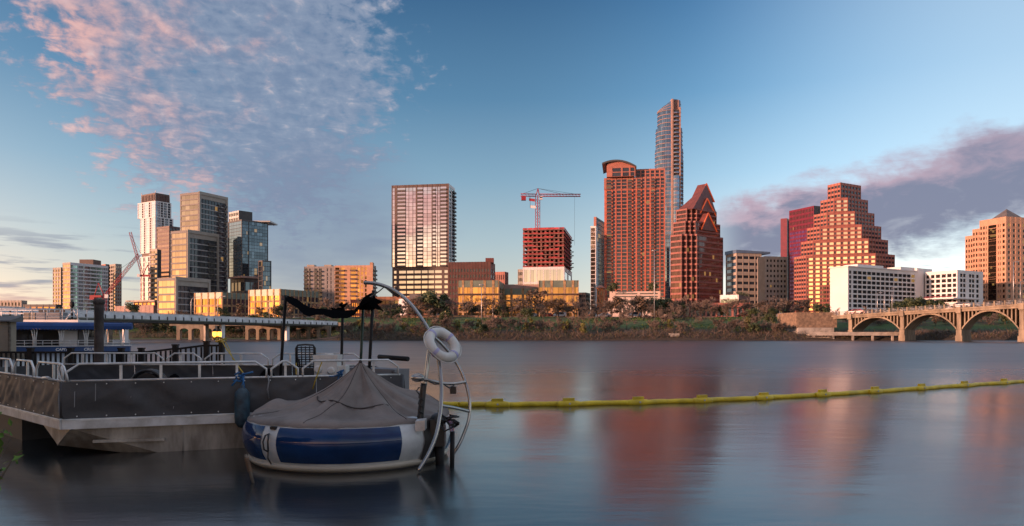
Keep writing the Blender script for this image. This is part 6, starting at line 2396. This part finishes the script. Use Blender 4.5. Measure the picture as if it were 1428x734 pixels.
# ---- round blue and white boat under its cover
def round_boat():
    C = Vector((-2.87, 12.8)); RR = 1.83
    t = thing('round_boat', 'round blue and white doughnut boat with a stainless tube arch', 'boat', (C.x, C.y, 0))
    prof = [(1.30, -.30), (1.50, -.12), (1.62, .02), (1.70, .12), (1.79, .28), (1.83, .44), (1.80, .60), (1.73, .72), (1.64, .775), (1.45, .79), (1.25, .74)]
    mb = MB(); mb.lathe(prof, M['gelwhite'], n=96); mb.build('hull', t)
    mb = MB(); mb.lathe([(1.25, .3), (1.0, .32), (.0, .32)], M['deckmat'], n=48); mb.lathe([(1.26, .73), (1.25, .3)], M['gelwhite'], n=48); mb.build('cockpit', t)
    P_ = lambda a, k=0.006: [(r + k, z) for r, z in [(1.722, .155), (1.755, .21), (1.79, .28), (1.815, .36), (1.83, .44), (1.825, .52), (1.80, .60), (1.77, .66), (1.742, .70)]]
    for a0, a1 in ((244, 308), (178, 233), (-11, 40), (52, 105), (117, 168)):
        mb = MB(); mb.lathe(P_(0), M['gelblue'], n=40, a0=R(a0), a1=R(a1)); mb.build('blue_panel', t)
    mb = MB(); mb.lathe([(1.625, .0), (1.70, .03), (1.735, .075), (1.725, .115), (1.69, .118)], M['cream_trim'], n=96); mb.build('rub_strip', t)
    mb = MB(); mb.lathe([(1.60, -.06), (1.66, -.02), (1.668, .03), (1.63, .032)], M['hulldark'], n=96); mb.build('chine', t)
    # grab handle on the white band
    g = MB()
    def on(a, z, k=.0):
        r = 1.83 - abs(z - .44) * .2 + k
        return (math.cos(R(a)) * r, math.sin(R(a)) * r, z)
    g.tube([on(239, .60, .02), on(238.2, .58, .07), on(237.6, .48, .08), on(237.8, .36, .07), on(239, .32, .03), on(240.6, .36, .07), on(240.8, .50, .08), on(240, .58, .06)], .014, M['blackplastic'], 6, closed=True); g.build('grab_handle', t)
    g = MB(); g.tube([on(239, .34, .03), on(238.8, .22, .05), on(239.3, .12, .02)], .012, M['blackplastic'], 5); g.build('strap', t)
    g = MB()
    g.obox(on(238.2, .665, .0), (.10, -.06, 0), (.05, .09, 0), (0, 0, .045), M['blackplastic']); g.build('vent', t)
    # motor well, dark
    g = MB(); g.lathe([(1.74, .10), (1.845, .40), (1.845, .46), (1.80, .64), (1.74, .735)], M['hulldark'], n=10, a0=R(-38), a1=R(-22)); g.build('motor_well', t)
    L_ = lambda px, py, Y: at(px, py, Y) - C.to_3d()

    def tube(name, pts, r, m=M['chrome']):
        # smooth the bend by Catmull-Rom
        q = [L_(*p) for p in pts]
        out = []
        for i in range(len(q) - 1):
            p0, p1, p2, p3 = q[max(i - 1, 0)], q[i], q[i + 1], q[min(i + 2, len(q) - 1)]
            for k in range(5):
                u = k / 5
                out.append(.5 * ((2 * p1) + (p2 - p0) * u + (2 * p0 - 5 * p1 + 4 * p2 - p3) * u * u + (3 * p1 - p0 - 3 * p2 + p3) * u ** 3))
        out.append(q[-1])
        mb = MB(); mb.tube(out, r, m, 10); mb.build(name, t)
    tube('arch', [(583, 657, 11.2), (597, 634, 11.28), (608, 607, 11.38), (614, 575, 11.5), (615.5, 545, 11.62), (613.5, 515, 11.72), (608, 485, 11.82), (598, 461, 11.95), (586, 442, 12.05), (574, 426, 12.15), (560, 412.5, 12.28), (546, 403.5, 12.4), (531, 397.5, 12.5), (518, 395, 12.56), (508, 394.5, 12.6)], .033)
    tube('arch', [(600, 466, 12.1), (616, 480, 12.3), (631, 498, 12.35), (643, 518, 12.35), (651, 540, 12.3), (655, 562, 12.25), (653.5, 585, 12.2), (646, 607, 12.15), (638, 624, 12.1), (629, 637, 12.1)], .027)
    tube('ladder_rail', [(599, 484, 12.0), (596, 510, 11.95), (592, 540, 11.9), (588, 570, 11.85), (584, 598, 11.8)], .036)
    tube('ladder_step', [(582, 527, 11.75), (600, 531, 11.85), (620, 535, 12.0), (635, 535, 12.1), (650, 532.5, 12.2)], .025)
    tube('ladder_step', [(616, 566, 11.6), (634, 569, 11.85), (654, 574, 12.15)], .026)
    mb = MB(); p = L_(582.5, 527, 11.75); mb.ball(p, .09, M['chrome'], 14, (1.25, 1, .8)); mb.build('navigation_lamp', t)
    mb = MB(); p = L_(632, 541, 12.05); mb.bx(p.x - .05, p.y - .04, p.z - .1, p.x + .05, p.y + .04, p.z + .02, M['blackplastic']); mb.build('sensor', t)
    tube('mast_sleeve', [(591, 535, 11.86), (588, 565, 11.82), (585.5, 590, 11.78)], .052, M['blackplastic'])
    # outboard motor
    p = L_(611, 586, 11.95)
    mo = MB()
    mo.ball((p.x, p.y, p.z + .0), .17, M['blackplastic'], 14, (.8, 1.25, .75)); mo.bx(p.x - .11, p.y - .2, p.z - .13, p.x + .11, p.y + .17, p.z + .03, M['blackplastic']); mo.bx(p.x - .12, p.y - .14, p.z - .42, p.x + .12, p.y + .14, p.z - .1, M['blackplastic'])
    mo = mo.build('outboard_motor', t)
    lg = MB(); lg.tube([(p.x + .02, p.y, p.z - .3), (p.x + .04, p.y, -.35)], [.09, .06], M['black'], 8); lg.build('leg', mo)
    q = L_(631, 602, 11.7)
    pl = MB(); pl.tube([(q.x, q.y, q.z), (q.x - .01, q.y, -.3)], .038, M['black'], 8); pl.build('trim_pole', t)
    rng = random.Random(2)
    for k in range(8):
        a = L_(607 + rng.uniform(0, 12), 570 + rng.uniform(0, 22), 11.7); c = L_(627 + rng.uniform(0, 9), 578 + rng.uniform(0, 18), 11.6)
        m_ = a.lerp(c, .5) + Vector((rng.uniform(-.05, .14), -.12, rng.uniform(-.14, .14)))
        cb = MB(); cb.tube([a, a.lerp(m_, .6), m_, m_.lerp(c, .5) + Vector((.08, 0, 0)), c], .013, M['blackplastic'], 6); cb.build('cable', t)
    for k in range(6):
        a = L_(585 + rng.uniform(-2, 2), 540 + k * 9, 11.74); c = a + Vector((rng.uniform(-.1, .1), -.02, -.12))
        cb = MB(); cb.tube([a, a.lerp(c, .5) + Vector((-.05, 0, 0)), c], .012, M['blackplastic'], 5); cb.build('lashing', t)
    cb = MB()
    cb.tube([L_(596, 531, 11.8), L_(606, 536, 11.72), L_(617, 535, 11.75), L_(626, 541, 11.85), L_(633, 538, 12.0)], .013, M['blackplastic'], 6)
    cb.build('cable', t)
    cb = MB(); cb.tube([L_(535, 401, 12.45), L_(528, 407, 12.5), L_(519, 413, 12.7), L_(516, 414, 13.0)], .01, M['blackplastic'], 5); cb.tube([L_(537, 400, 12.45), L_(548, 409, 12.36), L_(556, 414, 12.3)], .02, M['blackplastic'], 5); cb.build('cable', t)
    pl = MB(); a = L_(579, 588, 11.55)
    pl.obox(a, (.16, -.03, .02), (.02, .08, .03), (0, .0, -.16), M['alu']); pl.build('hinge_plate', t)
    return C, t


RC, RB = round_boat()


def boat_cover():
    N, K = 144, 40
    pk = Vector((.16, .02))
    mb = MB()

    def surf(a, tt):
        c_, s_ = math.cos(a), math.sin(a)
        r = tt * 1.755
        z0 = .80
        f = max(0.0, 1 - tt) ** 2.05
        z = z0 + .875 * f + .03 * math.sin(math.pi * min(1, tt)) ** 2
        fold = noise.noise(Vector((c_ * 2.4, s_ * 2.4, tt * .5))) * .12 + noise.noise(Vector((c_ * 6.5, s_ * 6.5, tt * 1.1 + 4))) * .075 + noise.noise(Vector((c_ * 14, s_ * 14, tt * 2.2 + 9))) * .035 - abs(noise.noise(Vector((c_ * 6, s_ * 6, tt * .7 + 2)))) * .055
        z += fold * (tt * (1 - tt) * 4) ** .8
        da = (a - R(176) + math.pi) % (2 * math.pi) - math.pi
        z += .16 * math.exp(-(da / .30) ** 2 - ((tt - .82) / .12) ** 2)
        da = (a - R(20) + math.pi) % (2 * math.pi) - math.pi
        z += .14 * math.exp(-(da / .5) ** 2 - ((tt - .72) / .2) ** 2)
        if tt > .93:
            k = (tt - .93) / .07
            z -= k * (.085 + .03 * noise.noise(Vector((c_ * 7, s_ * 7, 2)))) + .0
            r = 1.755 * .93 + .075 * (1 - (1 - k) ** 2) + .035
        q = Vector((c_ * r, s_ * r)) + pk * max(0, 1 - tt)
        return Vector((q.x, q.y, z))
    for i in range(N):
        for j in range(K + 1):
            mb.v.append(tuple(surf(2 * math.pi * i / N, j / K)))
    for i in range(N):
        for j in range(K):
            mb.face((i * (K + 1) + j, i * (K + 1) + j + 1, ((i + 1) % N) * (K + 1) + j + 1, ((i + 1) % N) * (K + 1) + j), M['taupe'], True)
    o = thing('boat_cover', 'taupe fabric cover peaked like a tent over the round boat', 'boat cover', (RC.x, RC.y, 0))
    mb.build('fabric', o)
    sm = MB()
    raw = [surf(R(212 + 104 * i / 40), .40 + .20 * math.sin(i / 40 * 1.57)) for i in range(41)]
    sm.tube([sum((raw[min(40, max(0, i + k))] for k in range(-3, 4)), Vector((0, 0, 0))) / 7 + Vector((0, -.004, .012)) for i in range(41)], .012, M['taupe_seam'], 6)
    sm.build('strap', o)
    for a in (262, 318, 205, 20):
        sm = MB(); sm.tube([tuple(surf(R(a + 5 * math.sin(i * .2)), i / 24 * .95) + Vector((0, 0, .002))) for i in range(25)], .007, M['taupe_seam'], 4); sm.build('seam', o)
    sm = MB(); p = surf(0, 0); sm.ball((p.x, p.y, p.z - .01), .035, M['taupe_seam'], 8); sm.build('peak_cap', o)


boat_cover()


def lifebuoy():
    p = at(617, 481, 11.75)
    t = thing('lifebuoy', 'white life ring with lilac bands hung on the tube arch of the round boat', 'life ring', p)
    ax = Vector((.58, -.60, .55)).normalized()
    t.rotation_euler = ax.to_track_quat('Z', 'Y').to_euler()
    ring = lambda r, a0, a1, n, m, name: None
    Rr, r = .245, .082
    mb = MB(); mb.tube([(math.cos(2 * math.pi * i / 48) * Rr, math.sin(2 * math.pi * i / 48) * Rr, 0) for i in range(48)], r, M['whiteplastic'], 16, closed=True); mb.build('ring', t)
    for k in range(4):
        a0 = k * math.pi / 2 + .5
        mb = MB(); mb.tube([(math.cos(a0 + i * .04) * Rr, math.sin(a0 + i * .04) * Rr, 0) for i in range(6)], r + .003, M['lilac'], 16); mb.build('band', t)
    mb = MB()
    for k in range(4):
        a0 = k * math.pi / 2 + .6
        mb.tube([(math.cos(a0 + i * .26) * (Rr + .085 + .03 * math.sin(i / 6 * math.pi)), math.sin(a0 + i * .26) * (Rr + .085 + .03 * math.sin(i / 6 * math.pi)), .01) for i in range(7)], .009, M['whiteplastic'], 5)
    mb.build('grab_line', t)


lifebuoy()


# ---- yellow floating boom
def boom():
    pts = [(585, 562.5), (640, 563), (693.5, 563.2), (793, 562.3), (890, 560.2), (979, 557.4), (1065, 553.6), (1147, 549), (1220, 544.4), (1285, 540), (1345, 535.8), (1400, 532), (1452, 528.5)]
    W_ = []
    for px, py in pts:
        Y = CAMZ / ((py + 4 - HY) / F)
        W_.append(Vector(((px - CX) / F * Y, Y, .05)))
    o_ = W_[1].copy()
    t = thing('floating_boom', 'yellow floating boom of jointed tubes lying across the river', 'floating boom', o_)
    for i in range(len(W_) - 1):
        a, c = W_[i] - o_, W_[i + 1] - o_
        d = (c - a).normalized()
        n_ = Vector((-d.y, d.x, 0))
        mb = MB()
        q = []
        for k in range(13):
            u = k / 12
            q.append(a.lerp(c, u) + n_ * (.05 * math.sin(u * 9 + i) + .06 * math.sin(u * math.pi)) * (1 if 0 < k < 12 else 0) + Vector((0, 0, .008 * math.sin(u * 14 + i))))
        mb.tube(q, [.072 if k in (0, 12) else .083 for k in range(13)], M['boom'], 12)
        mb.build('float_section', t)
        if i > 0 and i != 1:
            mb = MB()
            b_ = a
            mb.tube([b_ - d * .36, b_ - d * .30, b_ - d * .12, b_ + d * .12, b_ + d * .30, b_ + d * .36], [.075, .098, .122, .122, .098, .075], M['boom'], 10)
            mb.obox(b_ - d * .17 - n_ * .05 + Vector((0, 0, .10)), d * .34, n_ * .1, (0, 0, .085), M['boom'])
            j = mb.build('joint_sleeve', t)
            mb = MB(); mb.tube([b_ - n_ * .13 + Vector((0, 0, .03)), b_ - n_ * .145 + Vector((0, 0, .03))], .03, M['steel'], 8); mb.build('shackle', j)


boom()


# ---- stick standing in the water
def stake():
    p = Vector(((353 - CX) / F * 10.45, 10.45, 0)); q = at(342.5, 634, 10.45)
    t = thing('mooring_stake', 'short leaning wooden stake with wire wound on it, standing in the water', 'stake', p)
    d = q - p
    mb = MB(); mb.tube([-d * .6, d * .45, d * .8, d], [.022, .024, .027, .022], M['wood'], 8); mb.build('stick', t)
    mb = MB()
    mb.tube([d * (.38 + .5 * i / 60) + Vector((math.cos(i * .75) * .032, math.sin(i * .75) * .032, 0)) for i in range(61)], .006, mat('rusty_wire', (.2, .09, .04), .7), 5); mb.build('wire', t)


stake()


# ---- dock, fence, pile, lamps
def dock():
    a, c = P(-90, 20.2), P(318, 20.2)
    t = thing('dock', 'floating timber dock behind the barge carrying the black fence', 'dock', (c.x, c.y, 0))
    mb = MB(); mb.bx(a.x - c.x, .1, .42, 0, 4, .55, M['wood']); mb.build('planking', t)
    for k in range(5):
        mb = MB(); x = (a.x - c.x) * (k + .5) / 5; mb.bx(x - .8, .2, -.3, x + .8, 3.8, .418, M['hulldark']); mb.build('float', t)
    f = thing('dock_fence', 'black picket fence along the dock, its end rising towards the lamp post', 'fence', (c.x, c.y, .55))
    zt_ = lambda px: CAMZ - (25 if px < 200 else 25 - 9.5 * min(1, (px - 200) / 88)) / F * 20.3 - .55
    posts = [-60, -12, 42.5, 98.5, 169, 197, 244.5, 288, 309]
    X = lambda px: (px - CX) / F * 20.3 - c.x
    for px in posts:
        x = X(px); mb = MB(); w = .065
        mb.bx(x - w, .04, .0, x + w, .17, zt_(px) + .02, M['black']); mb.bx(x - w - .015, .025, zt_(px) + .022, x + w + .015, .185, zt_(px) + .06, M['black']); mb.build('post', f)
    for p0, p1 in zip(posts, posts[1:]):
        for nm, dz0, dz1 in (('top_rail', -.10, -.045), ('bottom_rail', None, None)):
            mb = MB()
            x0, x1 = X(p0) + .066, X(p1) - .066
            if nm == 'top_rail': z0, z1, h = zt_(p0) - .1, zt_(p1) - .1, .055
            else: z0, z1, h = .15 + max(0, zt_(p0) - 1.14), .15 + max(0, zt_(p1) - 1.14), .05
            bb = len(mb.v)
            for x, z in ((x0, z0), (x1, z1)):
                for y in (.08, .13): mb.v += [(x, y, z), (x, y, z + h)]
            for q in ((0, 4, 5, 1), (2, 3, 7, 6), (1, 5, 7, 3), (0, 2, 6, 4), (0, 1, 3, 2), (4, 6, 7, 5)): mb.face(q, M['black'])
            mb.build(nm, f)
        n = max(2, int((p1 - p0) / 6.3))
        for k in range(1, n):
            px = p0 + (p1 - p0) * k / n; x = X(px)
            mb = MB(); mb.bx(x - .021, .085, .2 + max(0, zt_(px) - 1.14), x + .021, .125, zt_(px) - .10, M['black']); mb.build('picket', f)
    p = P(138, 19.55)
    t = thing('mooring_pile', 'dark round mooring pile standing tall behind the barge', 'mooring pile', (p.x, p.y, 0))
    zp = zt(417.5, 19.55)
    mb = MB(); mb.lathe([(.118, -1.5), (.118, zp - .12)], M['rustpipe'], n=20); mb.build('shaft', t)
    mb = MB(); mb.lathe([(.119, zp - .14), (.142, zp - .13), (.142, zp - .01), (.13, zp), (.0, zp)], M['rustpipe'], n=20); mb.build('cap', t)
    p = P(309.5, 20.0)
    t = thing('twin_lamp', 'pair of lit amber lanterns on the last fence post of the dock', 'lamp', (p.x, p.y, .55))
    mb = MB(); mb.tube([(-.02, 0, 0), (-.02, 0, 1.42), (-.02, 0, 1.5)], .04, M['black'], 8); mb.tube([(-.21, -.01, 1.475), (-.04, -.01, 1.475)], .015, M['black'], 6); mb.build('post', t)
    for x in (-.20, -.065):
        mb = MB(); mb.tube([(x, -.01, 1.46), (x, -.01, 1.50)], .05, M['black'], 8); mb.lathe([(.06, 0), (.035, .06), (.0, .085)], M['black'], (x, -.01, 1.66), 10); h_ = mb.build('lantern_frame', t)
        mb = MB(); mb.lathe([(.0, 0), (.042, .004), (.058, .06), (.055, .15), (.0, .155)], M['lamp_on'], (x, -.01, 1.503), 12); mb.build('lamp_glass', h_)
        pl = bpy.data.lights.new('lantern_light', 'POINT'); pl.energy = 1.5; pl.color = (1, .55, .2); pl.shadow_soft_size = .05
        lo = bpy.data.objects.new('lantern_light', pl); COL.objects.link(lo); lo.parent = t; lo.location = (x, -.15, 1.58)


dock()


def text(s, size, m, name, parent, loc, rot, shear=0.0):
    cu = bpy.data.curves.new(name, 'FONT')
    cu.body = s; cu.size = size; cu.extrude = .01; cu.shear = shear; cu.offset = .012
    o = bpy.data.objects.new(name, cu); COL.objects.link(o)
    bpy.context.view_layer.update()
    me = bpy.data.meshes.new_from_object(o.evaluated_get(bpy.context.evaluated_depsgraph_get()))
    bpy.data.objects.remove(o)
    me.materials.clear(); me.materials.append(m)
    q = bpy.data.objects.new(name, me); COL.objects.link(q)
    q.parent = parent; q.location = loc; q.rotation_euler = rot
    return q


def tour_boats():
    a, c = P(8, 75), P(181, 80)
    d = (c - a); L = d.length; d /= L
    rz = math.atan2(d.y, d.x)
    t = thing('tour_boat', 'open sided tour boat with long blue awning and white lettering on its blue hull', 'tour boat', (a.x, a.y, 0))
    t.rotation_euler = (0, 0, rz)
    W = 3.4
    mb = MB(); mb.bx(-.6, 0, -.3, L, W, .62, M['bluehull']); mb.bx(-.65, -.06, .625, L + .05, W, .70, M['white']); mb.build('hull', t)
    mb = MB(); N = 16
    zA = lambda x: 3.12 + .02 * math.sin(x)
    prof = [(-.55, 2.52), (-.5, 2.86), (-.2, 3.12), (1.2, 3.28), (W - 1, 3.28), (W + .2, 3.05), (W + .4, 2.6)]
    for (y0, z0), (y1, z1) in zip(prof, prof[1:]):
        mb.poly([(-.2, y0, z0), (L + .2, y0, z0 - .05), (L + .2, y1, z1 - .05), (-.2, y1, z1)], M['blueawn'])
    mb.poly([(-.2, y, z) for y, z in prof][::-1], M['blueawn']); mb.poly([(L + .2, y, z - .05) for y, z in prof], M['blueawn'])
    for k in range(40):
        x = -.2 + (L + .4) * k / 40
        mb.poly([(x, -.552, 2.53), (x + (L + .4) / 80, -.552, 2.38 - .0), (x + (L + .4) / 40, -.552, 2.53)], M['blueawn'])
    mb.build('awning', t)
    for px in (48, 85.5, 120, 147, 170):
        s = on_line(px, a, d)
        for k in (-.28, 0, .28):
            mb = MB(); mb.tube([(s + k * .45, .1, .7), (s + k * .45, .1, 1.5), (s + k, -.1, 2.6)], .06, M['white'], 6); mb.build('awning_post', t)
    mb = MB()
    for z in (1.0, 1.28): mb.tube([(0, 0, z), (L, 0, z)], .035, M['white'], 6)
    mb.build('railing', t)
    for k in range(15):
        mb = MB(); x = L * k / 14; mb.tube([(x, 0, .7), (x, 0, 1.28)], .03, M['white'], 6); mb.build('railing_post', t)
    for x in (1.4, 2.1, 2.8):
        mb = MB(); mb.bx(x - .26, 1.0, .7, x + .26, 1.5, 1.2, M['blackplastic']); mb.bx(x - .26, 1.4, 1.2, x + .26, 1.52, 1.9, M['blackplastic']); mb.build('seat', t)
    mb = MB(); mb.bx(6.4, 1.6, .7, 8.9, 3.2, 2.6, M['greyvinyl']); mb.bx(4.55, 1.6, .7, 6.3, 3.2, 2.75, M['conc_white']); mb.build('cabin', t)
    mb = MB(); mb.bx(7.4, 1.57, 1.6, 8.2, 1.6, 2.3, G_dark); mb.build('window', t)
    mb = MB(); mb.bx(.2, 2.9, .7, 4.4, 3.1, 2.5, M['hulldark']); mb.build('back_panel', t)
    s0 = on_line(77.5, a, d); s1 = on_line(117, a, d)
    text('CAPITAL', .40, M['white'], 'lettering', t, (s0, -.015, .17), (R(90), 0, 0), .1)
    text('CRUISES', .40, M['white'], 'lettering', t, (s1, -.015, .17), (R(90), 0, 0), .1)
    # taller boat behind with an open upper deck
    Y = 88
    a, c = P(-60, Y), P(109, Y)
    t = thing('double_deck_boat', 'white double deck boat with railed open upper deck behind the blue awning boat', 'boat', (a.x, a.y, 0))
    L = (c - a).length
    mb = MB(); mb.bx(0, 0, -.3, L, 5, .8, M['white']); mb.build('hull', t)
    mb = MB(); mb.bx(.3, .3, .81, L - .6, 4.6, 3.3, M['conc_white']); mb.build('cabin', t)
    for k in range(5):
        mb = MB(); x = 2 + k * 2.7; mb.bx(x, .26, 1.7, x + 1.5, .3, 2.7, G_dark); mb.build('window', t)
    mb = MB(); mb.bx(-.2, -.2, 3.31, L + .1, 5.1, 3.68, M['white']); mb.build('upper_deck', t)
    mb = MB()
    for y in (-.1, 5.0):
        for z in (4.1, 4.55, 5.0): mb.tube([(0, y, z), (L, y, z)], .04, M['alu'], 6)
    mb.build('railing', t)
    for k in range(9):
        for y in (-.1, 5.0):
            mb = MB(); x = L * k / 8; mb.tube([(x, y, 3.68), (x, y, 5.05)], .05, M['alu'], 6); mb.build('railing_post', t)
    mb = MB(); x = (24 + 60) * Y / F; mb.bx(x, 1.2, 3.69, x + 4.6, 2.6, 4.65, M['greyvinyl']); mb.bx(x, 1.15, 3.69, x + 1.4, 1.19, 4.6, M['siding']); mb.build('deck_box', t)
    for k in range(5):
        mb = MB(); x = (28 + 60 + k * 8) * Y / F; mb.bx(x, 3, 3.69, x + .5, 3.5, 4.2, M['blackplastic']); mb.bx(x, 3.45, 4.2, x + .5, 3.55, 5.0, M['blackplastic']); mb.build('seat', t)
    mb = MB(); x = (97 + 60) * Y / F; z = zt(424.5, Y)
    mb.tube([(x, .5, 3.69), (x, .5, z)], .12, M['black'], 6); mb.ball((x, .5, z), .40, M['black'], 14, (.8, .5, 1)); mb.build('searchlight', t)
    mb = MB(); mb.tube([(x - .7, .4, 3.7), (x + .3, .4, 5.0)], .05, M['white'], 5); mb.tube([(x + .9, .4, 3.7), (x + .2, .4, 5.0)], .05, M['white'], 5); mb.build('ladder', t)
    # floating shed
    Y = 58
    a, c = P(-70, Y), P(12.3, Y)
    t = thing('floating_shed', 'small tan clapboard shed with a dark roof at the left end of the dock', 'shed', (c.x, c.y, 0))
    mb = MB(); w = (c - a).length
    z1 = zt(449, Y)
    mb.bx(-w, 0, .45, -.02, .9, z1, M['siding'])
    for k in range(12):
        z = .5 + k * (z1 - .5) / 12
        mb.poly([(-w, -.004, z + (z1 - .5) / 12 - .01), (-w, -.06, z), (0, -.06, z), (0, -.004, z + (z1 - .5) / 12 - .01)], M['siding'])
    mb.build('wall', t)
    mb = MB(); mb.bx(-.02, -.08, .45, .12, .1, z1, M['wood']); mb.build('corner_board', t)
    mb = MB(); mb.prism([Vector((-w, -.4)), Vector((.35, -.4)), Vector((.35, 1.2)), Vector((-w, 1.2))], z1, z1 + .1, M['slate'], tops=[z1 + .16, z1 + .1, z1 + .5, z1 + .5]); mb.build('roof', t)
    mb = MB(); mb.bx(-w, -.3, -.2, .6, 1.4, .44, M['wood']); mb.build('raft', t)


tour_boats()


# ---- leaves of a bush on the near bank, reaching into the left edge
def near_bush():
    p = Vector((-2.55, 2.65, .3))
    t = thing('bank_bush', 'green leafy twigs of a bank bush reaching in at the lower left edge', 'bush', p)
    rng = random.Random(9)
    tips = [at(6, 598, 2.7), at(14, 612, 2.6), at(-6, 590, 2.7), at(16, 643, 2.65), at(-4, 640, 2.6), at(3, 615, 2.75), at(-14, 620, 2.7), at(8, 655, 2.7)]
    st, lf = MB(), MB()
    for q in tips:
        q = q - p
        m_ = q * .5 + Vector((-.05, 0, .05))
        st.tube([(0, 0, -.9), m_ * .4, m_, q], [.012, .009, .006, .003], M['bark'], 5)
        for k in range(16):
            b_ = m_.lerp(q, rng.uniform(.3, 1.05)) + Vector((rng.gauss(0, .012), rng.gauss(0, .012), rng.gauss(0, .012)))
            d = Vector((rng.gauss(0, 1), rng.gauss(0, 1), rng.gauss(.2, .8))).normalized()
            s = d.orthogonal().normalized(); s.rotate(Matrix.Rotation(rng.random() * 6.28, 3, d))
            l = rng.uniform(.03, .052)
            n_ = d.cross(s) * l * .15
            lf.poly([b_, b_ + d * l * .4 + s * l * .24, b_ + d * l, ], M['leaf_near']); lf.poly([b_, b_ + d * l, b_ + d * l * .4 - s * l * .24 + n_], M['leaf_near'])
    st.build('stem', t); lf.build('foliage', t)


near_bush()
